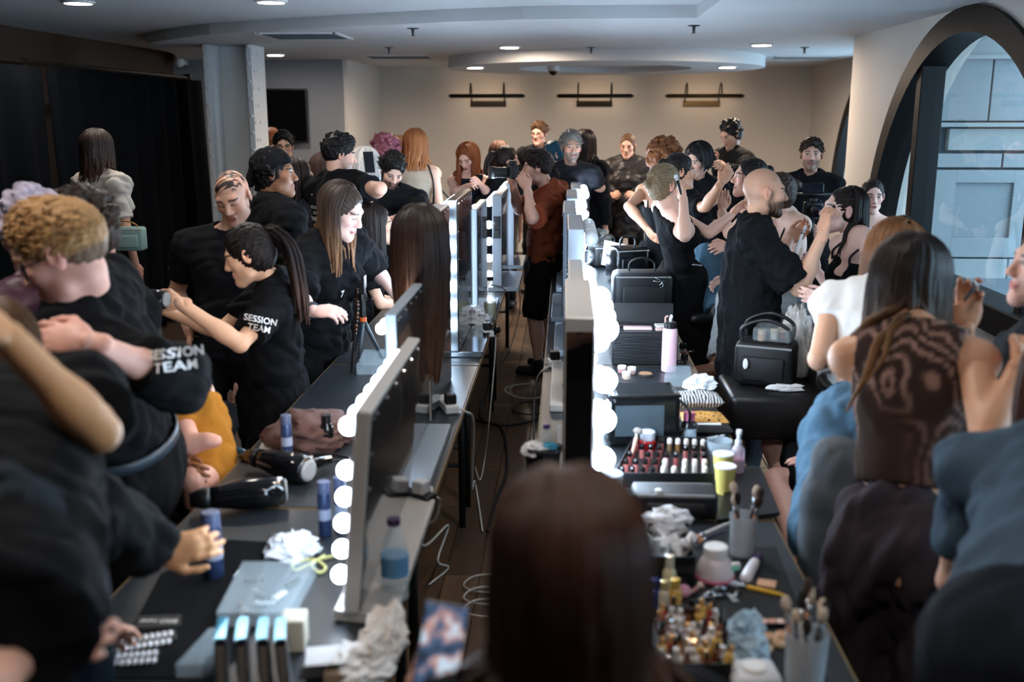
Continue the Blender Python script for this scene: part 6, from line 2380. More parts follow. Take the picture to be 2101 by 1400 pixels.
cable('white flex with a red tag rising to the make-up row', [PZ(1136, 748, Tz), PZ(1112, 762, TH - .005), PZ(1100, 790, .6), PZ(1095, 860, .35), PZ(1097, 940, .1), PZ(1100, 965, .01)], .0045, (196, 190, 184))
cable('black lead hanging behind the mirrors of the make-up row', [PZ(1150, 570, Tz), PZ(1134, 580, .72), PZ(1130, 640, .5), PZ(1128, 720, .2), PZ(1125, 760, .012)], .005, (18, 18, 20))
extension('white plug block behind the thick mirror', 1138, 752, .2, 1)
# small tub of rubbish behind the thick mirror
p = PZ(1113, 1032, TH)
r = empty('waste_tub', (p[0], p[1], TH + .001), label='small black tub of rubbish behind the thick mirror', cat='bin')
MB().lathe([(.042, 0), (.053, .165), (.055, .165), (.055, .175), (.05, .175), (.047, .155), (.034, .006)], n=28).build('tub_shell', mat('black bin plastic', (20, 22, 26), rough=.5), r, True)
MB().lathe([(.0555, .161), (.057, .17), (.0555, .178)], n=28).build('tub_rim', mat('bin liner', (30, 32, 36), rough=.35), r, True)
water_bottle('empty little bottle with a purple cap stuffed in the black tub', 0, 900, .14, .02, (72, 40, 110), lab=(60, 130, 190), loc=(p[0] + .01, p[1] + .01, TH + .1))
crumple('tissue', 'crumpled white tissue on top of the black tub', 'tissue', 1125, 1120, .08, .07, .05, (214, 212, 214), seed=31).location = (p[0] - .015, p[1] - .015, TH + .148)
crumple('wrapper', 'crumpled turquoise wrapper in the black tub', 'wrapper', 1125, 1120, .05, .05, .05, (70, 160, 190), seed=37).location = (p[0] + .022, p[1] - .012, TH + .152)

# ---------------------------------------------------------------- make-up row
quad_mat('table_mat', 'black plastic mat over the near make-up table', [(1350, 1398), (1698, 1398), (1592, 1125), (1340, 1125)], .002, mat('black vinyl mat', (14, 15, 17), rough=.5, noise=.2, nscale=20, spec=.25))
# far bags
def at_table(px, py):
    p, m = on(px, py)
    return p


p = at_table(1232, 470)
boxbag('makeup_bag', 'far black make-up bag with a pale flap under the last mirrors', 'bag', (p[0], p[1], TH + .001), (.24, .2, .14), (18, 19, 21), 0)
p = at_table(1245, 545)
b = boxbag('makeup_case', 'open black make-up case with a speckled white lid', 'make-up case', (p[0], p[1], TH + .001), (.26, .22, .16), (17, 18, 20), .25)
MB().box((.02, -.16, .1), (.2, .006, .2), R=Rx(-.5) @ Ry(.25)).build('case_lid', mat('speckled white', (196, 200, 202), rough=.5, noise=.2, nscale=90), b)
p = at_table(1268, 520)
b = boxbag('gym_bag', 'glossy black bag leaning behind the speckled lid', 'bag', (min(p[0] + .06, .44), 6.95, TH + .001), (.26, .2, .24), (15, 16, 18), .4, m=mat('gloss black pvc', (14, 15, 17), rough=.2))
crumple('foil_wrap', 'crinkled clear wrapping on the far make-up table', 'plastic wrap', 1225, 500, .2, .16, .14, (150, 170, 176), seed=41, mtl=mat('crinkled film', (170, 190, 196), rough=.1, alpha=.5, spec=.8), amp=.9)
water_bottle('half-full water bottle with a blue cap on the far make-up table', 1294, 566, .2, .034, (64, 132, 178), liquid=(150, 176, 190))
# brush pots
def pot(label, px, py, h, r, brushes, m, blabel, group, z=TH, seed=2):
    o = lathe_thing('brush_pot', label, 'pot', px, py, [('pot_wall', m, [(r * .86, 0), (r, h), (r * .95, h), (r * .8, .006)])], z)
    p, mm = on(px, py, z)
    rg = random.Random(seed)
    for k in range(brushes):
        a = rg.random() * 6.28
        b0 = np.array([p[0] + .4 * r * math.cos(a), p[1] + .4 * r * math.sin(a), z + .008])
        b1 = np.array([p[0] + 1.1 * r * math.cos(a), p[1] + 1.1 * r * math.sin(a), z + h * (1.35 + .4 * rg.random())])
        hi = rg.randrange(4)
        brush(['black', 'copper', 'brown', 'silver'][hi] + '-handled ' + blabel, b0, b1, [(20, 20, 22), (176, 120, 90), (60, 40, 34), (190, 190, 190)][hi], rg.choice([(60, 46, 38), (200, 180, 160), (30, 26, 24)]), group, r=.0045, fat=1.7)
    return o


FROST = mat('frosted plastic', (196, 204, 210), rough=.4, alpha=.55)
pot('clear pot of brushes beside the blue-capped bottle', 1312, 562, .1, .03, 4, clear(), 'make-up brush standing in the clear far pot', 'brushes in the far pot', seed=5)
pot('frosted square-shouldered pot of brushes near the pink spray', 1522, 1138, .11, .036, 7, FROST, 'make-up brush standing in the frosted pot near the pink spray', 'brushes in the frosted pot')
pot('tall frosted pot crammed with brushes at the near table corner', 1648, 1420, .13, .042, 11, FROST, 'make-up brush crammed in the pot at the near table corner', 'brushes in the corner pot', seed=8)
r, m = thing('sponge', 'pale yellow folded sponge cloth by the blue-capped bottle', 'sponge', 1322, 556)
MB().box((0, 0, .012), (.13, .05, .024), bev=.011).box((.03, .01, .03), (.06, .04, .012), R=Ry(.3), bev=.005).build('sponge_body', mat('yellow sponge', (206, 200, 140), rough=.9, noise=.1, nscale=60), r, True)
# big black holdall with silver charm, hard case
p = at_table(1318, 648)
b = boxbag('holdall', 'large black holdall with a silver charm on the make-up table', 'bag', (p[0] - .0, p[1] + .13, TH + .001), (.34, .22, .24), (16, 18, 21), .06)
MB().tube(catmull([(.06, -.125, .22), (.09, -.13, .2), (.1, -.13, .19), (.085, -.13, .175)], 4), .004, 6).tube(catmull([(.05, -.125, .2), (.08, -.13, .195), (.115, -.13, .2)], 4), .003, 6).tube(catmull([(.1, -.13, .19), (.105, -.13, .17), (.09, -.13, .16)], 4), .003, 6).build('silver_charm', M_CHROME, b, True)
p = at_table(1322, 752)
hc_ = empty('vanity_case', (p[0], p[1] + .12, TH + .001), .02, 'hard black vanity case with an open tray of palettes', 'make-up case')
MB().box((0, 0, .075), (.3, .22, .15), bev=.008).build('case_shell', mat('black ribbed shell', (16, 18, 21), rough=.35, bump=.3, bscale=40, stretch=(.2, .2, 4)), hc_)
MB().box((0, .112, .2), (.3, .012, .1), R=Rx(-.2)).build('case_lid', mat('black ribbed shell'), hc_)
MB().box((-.0, 0, .153), (.27, .19, .006)).build('tray', plastic((40, 42, 44)), hc_)
for k, (x, y, sx, sy, c) in enumerate([(-.03, -.05, .13, .04, (196, 168, 168)), (.08, .0, .05, .06, (214, 210, 204)), (.09, -.07, .08, .02, (186, 160, 150)), (-.09, .03, .06, .06, (40, 36, 38))]):
    o = MB().box((0, 0, .008), (sx, sy, .014), bev=.003).build('palette', plastic(c, .35), None, loc=(p[0] + x, p[1] + .12 + y, TH + .157), rot=(0, 0, .1 * k))
    tag(o, ['long pink palette in the vanity case tray', 'square white carton in the vanity case tray', 'slim rosy palette at the tray edge', 'square dark palette in the vanity case tray'][k], 'palette')
tray('clear_pouch', 'clear zip pouch between the holdall and the vanity case', [(1285, 665), (1342, 665), (1338, 646), (1290, 646)], .05, CL, CL, cat='pouch')
# pink drinks bottle
pk = mat('pink powder coat', (222, 180, 190), rough=.4)
r = lathe_thing('drinks_bottle', 'tall pale pink metal drinks bottle with a black spout lid', 'bottle', 1372, 762, [('flask', pk, [(.031, 0), (.034, .004), (.034, .17), (.032, .19), (.027, .2)]), ('lid', BLKP, [(.028, .198), (.028, .222), (.024, .226)])])
MB().tube([(0, 0, .224), (0, 0, .246)], .007, 8).box((.003, 0, .25), (.012, .02, .016), bev=.004).build('spout', clear((230, 224, 224), .7), r, True)
MB().tube(catmull([(-.022, 0, .222), (-.022, 0, .245), (-.01, 0, .252)], 4), .004, 6).build('carry_loop', mat('rose loop', (206, 150, 140), rough=.4), r)
r = lathe_thing('compact', 'round bronze compact with four powder wedges', 'compact', 1324, 772, [('case', plastic((60, 52, 50)), [(.032, 0), (.034, .008), (.033, .012)]), ('powder', mat('bronze powder', (166, 122, 88), rough=.8), [(.029, .011), (.029, .0135)]), ])
MB().box((0, 0, .0138), (.058, .0015, .001)).box((0, 0, .0138), (.0015, .058, .001)).build('divider', plastic((60, 52, 50)), r)
for k, (px, py, c, lab) in enumerate([(1276, 765, (206, 150, 150), 'pink lidded pot beside the hard case'), (1296, 768, (196, 160, 160), 'rosy blush pot beside the bronze compact'), (1285, 778, (214, 190, 170), 'peach cream pot in front of the pink pots')]):
    lathe_thing('cosmetic_pot', lab, 'pot', px, py, [('pot_body', plastic(c, .3), [(.017, 0), (.019, .004), (.019, .02)]), ('lid', plastic((226, 214, 212), .3), [(.0195, .019), (.0195, .03), (.018, .032)])])
for k, (px, py) in enumerate([(1400, 715), (1404, 738), (1398, 752)]):
    lathe_thing('powder_pot', 'small black powder pot stacked beside the pink drinks bottle', 'pot', px, py, [('pot_body', BLKP, [(.018, 0), (.018, .016)]), ('lid', plastic((30, 30, 33), .15), [(.0185, .0155), (.0185, .024), (.017, .026)])], group='black pots by the pink bottle')
brush('brown eyeliner pencil pointing off the table edge', PZ(1395, 724, TH + .03), PZ(1425, 721, TH + .03), (96, 56, 50), (40, 30, 28), name='pencil', fat=.8)
tray('clear_pouch', 'clear zip pouch with powders in front of the pink bottle', [(1362, 795), (1420, 795), (1415, 768), (1368, 768)], .035, CL, CL, cat='pouch')


def pillow(name, label, cat, px, py, size, m, rz=0.0, z=TH):
    p, _ = on(px, py, z)
    n = 16
    vs, fs = [], []
    for s_ in (1, -1):
        for i in range(n + 1):
            for j in range(n + 1):
                u, v = -1 + 2 * i / n, -1 + 2 * j / n
                h = ((1 - u ** 4) * (1 - v ** 4)) ** .5 * size[2] / 2
                h *= 1 + .12 * math.sin(5 * u + 2 * v) + .08 * math.sin(7 * v - u)
                vs.append((u * size[0] / 2, v * size[1] / 2, size[2] / 2 + s_ * h))
    w = n + 1
    for s_ in (0, 1):
        for i in range(n):
            for j in range(n):
                a = s_ * w * w + i * w + j
                q = (a, a + w, a + w + 1, a + 1)
                fs.append(q if s_ == 0 else q[::-1])
    r = empty(name, (p[0], p[1], z + .001), rz, label, cat)
    meshobj('pouch_body', vs, fs, m, r, True)
    MB().tube([(-size[0] / 2, size[1] / 2 * .97, size[2] / 2), (size[0] / 2, size[1] / 2 * .97, size[2] / 2)], .003, 6).build('zip', M_CHROME, r)
    return r


def stripe_mat(name, c1, c2, kind):
    m = mat(name, c1, rough=.6)
    nt = m.node_tree
    b = nt.nodes['Principled BSDF']
    tc = nt.nodes.new('ShaderNodeTexCoord')
    if kind == 'zebra':
        t = nt.nodes.new('ShaderNodeTexWave')
        t.inputs['Scale'].default_value = 28
        t.inputs['Distortion'].default_value = 5
        t.inputs['Detail Scale'].default_value = 1.2
        out = t.outputs['Fac']
    else:
        t = nt.nodes.new('ShaderNodeTexVoronoi')
        t.inputs['Scale'].default_value = 60
        t.distance = 'EUCLIDEAN'
        out = t.outputs['Distance']
    nt.links.new(tc.outputs['Object'], t.inputs[0])
    cr = nt.nodes.new('ShaderNodeValToRGB')
    cr.color_ramp.interpolation = 'CONSTANT'
    cr.color_ramp.elements[0].color = lin(c1)
    cr.color_ramp.elements[1].color = lin(c2)
    cr.color_ramp.elements[1].position = .5 if kind == 'zebra' else .32
    nt.links.new(out, cr.inputs[0])
    nt.links.new(cr.outputs[0], b.inputs['Base Color'])
    return m


pillow('pouch', 'leopard print pouch under the zebra pouch', 'pouch', 1442, 868, (.17, .13, .035), stripe_mat('leopard print', (26, 20, 16), (196, 142, 70), 'leo'), .1)
_z = pillow('pouch', 'black and white zebra print pouch on the make-up table', 'pouch', 1428, 850, (.19, .13, .05), stripe_mat('zebra print', (20, 20, 22), (214, 214, 212), 'zebra'), .06)
_z.location.z += .036
_t = crumple('tissue', 'folded white tissue on the zebra pouch', 'tissue', 1430, 838, .13, .1, .06, (222, 224, 228), seed=52, amp=.7)
_t.location.z += .08
pillow('brush_roll', 'black brush roll lying across the table under the pouches', 'brush roll', 1432, 888, (.24, .09, .03), mat('black canvas', (20, 20, 22), rough=.8), .05)
# clear-sided black bag
p = at_table(1330, 925)
cb = empty('clear_bag', (p[0] - .02, p[1] + .12, TH + .001), .12, 'black bag with clear plastic windows behind the lipstick case', 'bag')
MB().box((0, 0, .09), (.25, .17, .18), bev=.02).build('bag_body', mat('smoked pvc', (20, 22, 24), rough=.18), cb)
MB().box((-.02, -.087, .095), (.17, .004, .11), bev=.002).build('window', mat('smoked window', (70, 82, 88), rough=.08), cb)
MB().tube([(-.12, -.08, .18), (.12, -.08, .18), (.12, .08, .18), (-.12, .08, .18), (-.12, -.08, .18)], .007, 6).build('piping', BLKP, cb)
MB().tube(catmull([(.12, -.05, .16), (.16, -.05, .12), (.16, -.04, .06), (.125, -.04, .02)], 4), .012, 8, flat=.4).build('side_strap', BLKP, cb)
MB().box((.0, -.02, .186), (.2, .1, .014), R=Rx(.2), bev=.006).build('lid_flap', mat('smoked pvc'), cb)
brush('fluffy powder brush leaning on the clear-sided bag', PZ(1296, 935, TH + .03), PZ(1310, 880, TH + .1), (196, 150, 130), (150, 138, 132), r=.006, fat=2.2)
lathe_thing('serum_bottle', 'red glass bottle with a chunky white cap', 'bottle', 1328, 925, [('bottle_body', mat('red glass', (150, 26, 30), rough=.08), [(.028, 0), (.03, .004), (.03, .034), (.024, .04)]), ('cap', plastic((206, 206, 214), .3), [(.024, .039), (.026, .042), (.026, .068), (.023, .071)])])
bottle('dark bottle with a pink cap and pale label', 1412, 905, .105, .027, plastic((40, 34, 40), .15), plastic((206, 110, 150), .35), caph=.24, neck=.62, label_col=(176, 196, 206))
lathe_thing('cream_pot', 'flat lilac round pot on the make-up table', 'pot', 1444, 882, [('pot_body', plastic((150, 120, 190), .35), [(.026, 0), (.027, .004), (.027, .006)]), ('lid', plastic((160, 130, 200), .35), [(.0275, .006), (.0275, .011), (.025, .013)])])
r, m = thing('eyeliner_card', 'white strip card lying on the brush roll edge', 'card', 1455, 872, TH + .032, .1)
MB().box((0, 0, .002), (.085, .018, .003)).build('card_face', WHTP, r)
brush('white pencil lying beside the clear tumbler', PZ(1428, 905, TH + .008), PZ(1488, 893, TH + .008), (206, 204, 200), (180, 180, 180), name='pencil', fat=.8)
# tumbler, paper cups, pink spray
lathe_thing('tumbler', 'clear plastic tumbler behind the yellow cups', 'cup', 1474, 948, [('tumbler_wall', clear((206, 220, 228), .32), [(.03, 0), (.042, .075), (.04, .075), (.028, .004)])])
for px, py, lab in ((1482, 985, 'yellow paper cup standing before the clear tumbler'), (1486, 1012, 'yellow paper cup overlapping the first one')):
    lathe_thing('paper_cup', lab, 'cup', px, py, [('cup_wall', mat('yellow paper', (216, 200, 110), rough=.6), [(.024, 0), (.033, .085), (.031, .085), (.022, .004)]), ('rim', mat('white paper'), [(.0325, .083), (.0345, .085), (.0325, .088)]), ('cup_inside', mat('white paper'), [(.0225, .006), (.0312, .084)])], group='yellow paper cups')
r = lathe_thing('spray_bottle', 'clear spray bottle half full of pink liquid', 'bottle', 1512, 975, [('bottle_body', clear((226, 214, 224), .4), [(.02, 0), (.022, .004), (.022, .085), (.016, .095), (.01, .1)]), ('liquid', mat('pink liquid', (206, 140, 176), rough=.1, alpha=.9), [(.0195, .004), (.021, .006), (.021, .055)]), ('pump', plastic((214, 218, 224), .3), [(.011, .098), (.011, .115), (.007, .118), (.007, .135), (.009, .136), (.009, .15)])])
MB().box((0, -.008, .143), (.008, .022, .01), bev=.002).build('nozzle', plastic((214, 218, 224), .3), r)
# ---- open lipstick case
TR_ = [(1258, 1000), (1462, 1000), (1452, 925), (1300, 918)]
lc, c_ = tray('lipstick_case', 'open black case filled with rows of lip colours', TR_, .045, mat('black case nylon', (18, 19, 21), rough=.5), None, 'make-up case', inner=(.35,))
P4 = [PZ(x, y, TH) for x, y in TR_]
rg = random.Random(3)
_lipm = {}
for kind, cols in (('gold', [(190, 140, 90), (206, 170, 130)]), ('pale', [(216, 206, 200), (206, 196, 190)]), ('rose', [(186, 110, 104), (160, 84, 80), (206, 150, 140)])):
    for i, c in enumerate(cols):
        mt = mat('lip %s %d' % (kind, i), c, rough=.25, metal=.6 if kind == 'gold' else 0)
        _lipm[(kind, i)] = MB().lathe([(.0085, 0), (.0085, .03), (.0075, .032)], n=10).mesh('lipstick_body', mt)
        _lipm[(kind, i, 'c')] = MB().lathe([(.0087, .03), (.0087, .042), (.006, .048)], n=10).mesh('lipstick_cap', mat('lip cap %s' % kind, (26, 22, 22) if kind == 'rose' else (224, 214, 206), rough=.2))
for i in range(9):
    for j in range(5):
        if rg.random() < .12:
            continue
        u, v = (i + .6) / 9.3, (j + .55) / 5.2
        q = (P4[0] * (1 - u) + P4[1] * u) * (1 - v) + (P4[3] * (1 - u) + P4[2] * u) * v
        kind = 'pale' if (j < 2 and u > .4) else ('gold' if j > 3 and u > .4 else 'rose')
        n_ = rg.randrange(2)
        lab = {'pale': 'pale-capped lip colour in the open black case', 'gold': 'gold lipstick tube at the back of the open black case', 'rose': 'rose lip colour in the open black case'}[kind]
        o = empty('lipstick', (q[0], q[1], TH + .0055), rg.random() * 6, lab, 'lipstick', kind + ' lip colours in the open case')
        link('tube', _lipm[(kind, n_)], o)
        link('cap', _lipm[(kind, n_, 'c')], o)
p = at_table(1385, 1065)
boxbag('makeup_bag', 'black rounded make-up bag in front of the lipstick case', 'bag', (p[0], p[1] + .045, TH + .001), (.24, .1, .075), (19, 20, 23), .0, handle=False)
quad_mat('leather_pad', 'glossy black pad hanging at the table edge beside the cups', [(1470, 1075), (1600, 1060), (1560, 965), (1500, 965)], .012, mat('black leather', (22, 23, 25), rough=.28), 'pad')
# wipes tub
r = lathe_thing('wipes_tub', 'pale blue wipes tub with an orange label below the glaring bulbs', 'tub', 1250, 1040, [('tub_body', plastic((172, 196, 212), .35), [(.036, 0), (.038, .005), (.038, .085), (.034, .09)]), ('label', plastic((206, 128, 70), .5), [(.0385, .015), (.0385, .05)]), ('lid', plastic((190, 208, 220), .35), [(.039, .086), (.039, .1), (.036, .104)])])
bottle('small bottle with a white cap beside the black bag', 1322, 1050, .075, .017, plastic((190, 180, 176), .2), WHTP, caph=.3, neck=.6)
bottle('amber dropper bottle with a white cap', 1349, 1062, .085, .014, mat('amber glass', (92, 40, 36), rough=.08), WHTP, caph=.35, neck=.55)
for k, (px, py) in enumerate([(1274, 1082), (1292, 1090)]):
    lathe_thing('sponge_puff', 'round two-tone powder puff with a tan side', 'sponge', px, py, [('puff', mat('cream puff', (216, 200, 170), rough=.95), [(.02, 0), (.026, .005), (.026, .014), (.02, .018)]), ('backing', mat('tan puff', (170, 124, 70), rough=.9), [(.024, -.004), (.026, .004)])], group='powder puffs by the wipes tub', tilt=(.9 + .2 * k, .2, .3 * k)).location.z += .024
crumple('plastic_bag', 'crumpled clear plastic bag behind the brown-haired woman', 'plastic bag', 1268, 1090, .1, .09, .07, (190, 204, 216), seed=61, mtl=mat('cloudy film', (200, 212, 222), rough=.15, alpha=.6))
# acrylic organiser with tubes and cotton
bx, c_ = tray('acrylic_box', 'black and clear box stuffed with tubes and cotton', [(1325, 1215), (1425, 1215), (1412, 1140), (1330, 1140)], .09, mat('dark acrylic', (20, 22, 25), rough=.15), None, 'box')
for k, (dx, dy, c, a1, a2) in enumerate([(-.03, .0, (206, 208, 212), .7, .2), (0, .01, (196, 190, 186), .9, -.1), (.03, .0, (216, 206, 200), .8, .35), (-.015, -.03, (180, 190, 200), 1.0, .1), (.02, -.03, (214, 214, 218), .6, -.4), (-.04, .03, (200, 190, 190), .5, .5)]):
    o = empty('product_tube', (c_[0] + dx, c_[1] + dy, TH + .055), label='white squeezy tube lying in the black and clear box', cat='tube', group='tubes in the acrylic box')
    o.rotation_euler = (a1, a2, k)
    MB().lathe([(.004, -.05), (.013, -.02), (.014, .03), (.012, .036)], n=12).build('tube_body', plastic(c, .3), o, True)
    MB().lathe([(.0125, .036), (.0125, .055), (.011, .057)], n=12).build('tube_cap', plastic((226, 226, 228), .3), o)
_c = crumple('cotton_wool', 'bag of white cotton pads on the acrylic box', 'cotton wool', 1368, 1130, .12, .1, .07, (216, 218, 224), seed=71, amp=.6)
_c.location.z += .055
# pink and white flask lying
r, m = thing('cream_bottle', 'squat white bottle with pink trim and a broad white cap', 'bottle', 1466, 1188, TH, .5)
r.rotation_euler = (0.0, 0, .5)
MB().lathe([(.046, 0), (.048, .008), (.045, .03), (.034, .055), (.026, .062)], n=24).build('bottle_body', plastic((222, 208, 212), .3), r, True)
MB().lathe([(.0475, .002), (.049, .008), (.0475, .014)], n=24).build('pink_trim', plastic((206, 110, 136), .35), r, True)
MB().lathe([(.028, .06), (.03, .064), (.03, .084), (.027, .087)], n=24).build('cap', WHTP, r)
MB().box((.02, -.034, .035), (.05, .012, .004), R=Rx(.9)).build('green_stripe', mat('green stripe', (110, 190, 166), rough=.4), r)


def lying(label, a, b, r_, col, capcol, name='product_tube', cat='tube', z=.014, sq=1.0):
    A, B = PZ(a[0], a[1], TH + z), PZ(b[0], b[1], TH + z)
    d = B - A
    L = np.linalg.norm(d)
    o = empty(name, tuple(A), label=label, cat=cat)
    o.rotation_euler = euler(look(d))
    MB().lathe([(r_ * .6, 0), (r_, L * .08), (r_ * .95, L * .7), (r_ * .9, L * .74)], n=12).build('tube_body', plastic(col, .3), o, True)
    MB().lathe([(r_ * .85, L * .74), (r_ * .85, L * .98), (r_ * .7, L)], n=12).build('tube_cap', plastic(capcol, .3), o)
    return o


lying('white tube with a purple cap lying by the frosted pot', (1528, 1192), (1556, 1142), .015, (214, 210, 216), (70, 44, 92))
lying('slim white tube beside the pink-trimmed bottle', (1490, 1165), (1516, 1160), .01, (220, 214, 206), (220, 214, 206))
brush('yellow handled brush lying across the black mat', PZ(1616, 1224, TH + .006), PZ(1494, 1196, TH + .006), (206, 160, 50), (176, 190, 206), r=.0055, fat=1.2)
brush('copper ferrule brush lying behind the pink-trimmed bottle', PZ(1500, 1072, TH + .02), PZ(1420, 1108, TH + .02), (176, 172, 168), (190, 130, 100), r=.005)
brush('second brush crossing behind the pink-trimmed bottle', PZ(1492, 1090, TH + .012), PZ(1430, 1112, TH + .012), (60, 40, 70), (200, 150, 120), r=.004)
r, m = thing('foundation_tester', 'black card with two beige foundation squares', 'palette', 1560, 1200, TH + .002, -.3)
MB().box((-.025, 0, .004), (.03, .035, .008), bev=.002).build('black_card', BLKP, r)
for k, y in enumerate((-.009, .009)):
    MB().box((.015, y, .004), (.045, .016, .008), bev=.002).build('swatch', plastic([(206, 160, 130), (196, 148, 116)][k], .4), r)
rg = random.Random(11)
for k in range(10):
    p, m = on(1440 + rg.random() * 100, 1205 + rg.random() * 42)
    o = empty('hair_grip', (p[0], p[1], TH + .0035), rg.random() * 6, 'silver sectioning clip in the heap on the black mat', 'hair clip', 'silver clips heaped on the mat')
    MB().tube([(0, 0, .003), (.02, .003, .007), (.045, 0, .003)], [.003, .0035, .0015], 6).build('upper_arm', M_CHROME, o, True)
    MB().tube([(0, 0, .002), (.045, 0, .002)], [.002, .0015], 6).build('lower_arm', M_CHROME, o, True)
# small bottles at the front
for (px, py, h, r_, bc, cc, lab) in [(1343, 1245, .07, .017, (30, 62, 150), (30, 50, 120), 'cobalt blue bottle by the black mat edge'), (1372, 1220, .1, .016, (206, 196, 160), (226, 220, 200), 'tall cream glass bottle beside the cobalt one'),
                                      (1384, 1250, .075, .016, (190, 150, 70), (214, 180, 90), 'golden bottle with a gold cap'), (1362, 1250, .07, .014, (200, 190, 170), (206, 190, 140), 'pale scent bottle among the golden ones'), (1345, 1200, .12, .012, (180, 200, 216), (220, 226, 232), 'slim clear atomiser by the acrylic box')]:
    bottle(lab, px, py, h, r_, plastic(bc, .12), mat('cap metal %s' % (cc,), cc, rough=.25, metal=.4), caph=.28, neck=.55)
o = crumple('makeup_sponge', 'pink teardrop make-up sponge on the black mat', 'sponge', 1402, 1222, .035, .03, .035, (214, 150, 170), seed=5, amp=.05, flat=False)
brush('short rosy brush beside the pink sponge', PZ(1414, 1218, TH + .006), PZ(1440, 1200, TH + .006), (190, 140, 130), (206, 170, 160), r=.005)
# jumble case of little bottles
JQ = [(1345, 1410), (1500, 1410), (1482, 1285), (1350, 1285)]
jc, c_ = tray('jumble_case', 'open black case crammed with little bottles at the near table end', JQ, .05, mat('black case nylon'), None, 'make-up case', inner=(.5,))
P4 = [PZ(x, y, TH) for x, y in JQ]
JN = ['tan', 'red', 'white', 'dark brown', 'terracotta', 'silver', 'chestnut', 'golden']
jcol = [(196, 150, 110), (150, 40, 50), (206, 196, 190), (60, 44, 40), (190, 110, 90), (176, 176, 184), (110, 60, 40), (210, 170, 90)]
_jm = []
for k, c in enumerate(jcol):
    rr = .0085 + .002 * (k % 3)
    hh = .03 + .008 * (k % 4)
    _jm.append((MB().lathe([(rr * .9, 0), (rr, .003), (rr, hh), (rr * .5, hh + .004)], n=10).mesh('phial', plastic(c, .15)), MB().lathe([(rr * .55, hh + .003), (rr * .55, hh + .018), (rr * .4, hh + .02)], n=10).mesh('phial_cap', mat('phial cap %d' % (k % 3), [(24, 22, 22), (196, 150, 96), (214, 210, 206)][k % 3], rough=.2, metal=.3))))
rg = random.Random(21)
for i in range(8):
    for j in range(7):
        u, v = (i + .6) / 8.3, (j + .6) / 7.3
        q = (P4[0] * (1 - u) + P4[1] * u) * (1 - v) + (P4[3] * (1 - u) + P4[2] * u) * v
        k = rg.randrange(len(jcol))
        o = empty('little_bottle', (q[0], q[1], TH + .0055), rg.random() * 6, 'little %s bottle crammed in the open jumble case' % JN[k], 'bottle', 'little %s bottles in the jumble case' % JN[k])
        o.rotation_euler = (rg.uniform(-.18, .18), rg.uniform(-.18, .18), rg.random() * 6)
        link('phial', _jm[k][0], o)
        link('phial_cap', _jm[k][1], o)
crumple('plastic_bag', 'bluish crumpled plastic wrapper beside the jumble case', 'plastic bag', 1532, 1335, .09, .1, .085, (176, 206, 220), seed=83, mtl=mat('blue film', (180, 206, 222), rough=.12, alpha=.65), amp=.9)
r, m = thing('powder_palette', 'slim palette of peach powders near the corner pot', 'palette', 1592, 1282, TH + .003, .05)
MB().box((0, 0, .004), (.075, .026, .007), bev=.002).build('palette_case', BLKP, r)
for k in range(4):
    MB().box((-.027 + .018 * k, 0, .0078), (.015, .018, .002)).build('powder_pan', mat('pan %d' % k, [(206, 160, 146), (196, 140, 120), (214, 180, 164), (180, 120, 104)][k], rough=.8), r)
for k, (px, py) in enumerate([(1562, 1322), (1580, 1312), (1598, 1325), (1572, 1335), (1604, 1308)]):
    lathe_thing('powder_disc', 'loose tan powder disc near the corner pot', 'compact', px, py, [('disc_case', plastic((206, 170, 130), .4), [(.013, 0), (.014, .003), (.014, .008), (.012, .01)]), ('disc_powder', mat('bronze powder'), [(.011, .0095), (.011, .0105)])], z=TH + .003, group='tan powder discs')
r, m = thing('wet_wipes', 'white pack of wipes with a round lid at the table end', 'wipes pack', 1545, 1405, TH, .1)
MB().box((0, 0, .018), (.1, .09, .036), bev=.014).build('pack', plastic((200, 202, 206), .45), r, True)
MB().lathe([(.026, .035), (.026, .041), (.022, .044)], (0, 0, 0), 20).build('pack_lid', WHTP, r)
r, m = thing('tissue_dispenser', 'white card dispenser with a round hole at the table corner', 'dispenser', 1708, 1420, .9, 0)
r.location.z = TH + .001
MB().box((0, 0, .035), (.05, .06, .07), bev=.008).build('dispenser_body', WHTP, r)
MB().lathe([(.011, .0705), (.011, .0715)], n=16).build('round_hole', plastic((90, 90, 94)), r)
r, m = thing('mirror_card', 'small white hand mirror lying behind the golden bottles', 'mirror', 1434, 1262, TH + .003, .3)
MB().box((0, 0, .003), (.06, .04, .005), bev=.002).build('mirror_back', plastic((206, 196, 198), .3), r)
MB().box((0, 0, .0058), (.05, .032, .001)).build('mirror_face', M_GLASS, r)

# ================================================================== chairs and what is on them
M_LEA = mat('black leather seat', (24, 22, 22), rough=.35, bump=.15, bscale=150)


def chair(label, x, y, rz, seat=.5, w=.48, dpt=.46, backh=.5, thick=.2):
    r = empty('leather_chair', (x, y, 0), rz, label, 'chair', 'black leather chairs along the make-up row')
    MB().box((0, 0, seat - thick / 2), (w, dpt, thick), bev=.025).build('seat', M_LEA, r, True)
    MB().box((0, dpt / 2 + .02, seat + backh / 2 - .08), (w, .07, backh), R=Rx(-.1), bev=.02).build('backrest', M_LEA, r, True)
    for sx in (-1, 1):
        for sy in (-1, 1):
            MB().tube([(sx * (w / 2 - .04), sy * (dpt / 2 - .04), .002), (sx * (w / 2 - .04), sy * (dpt / 2 - .04), seat - thick)], .016, 8).build('leg', M_LEGB, r, True)
    return r


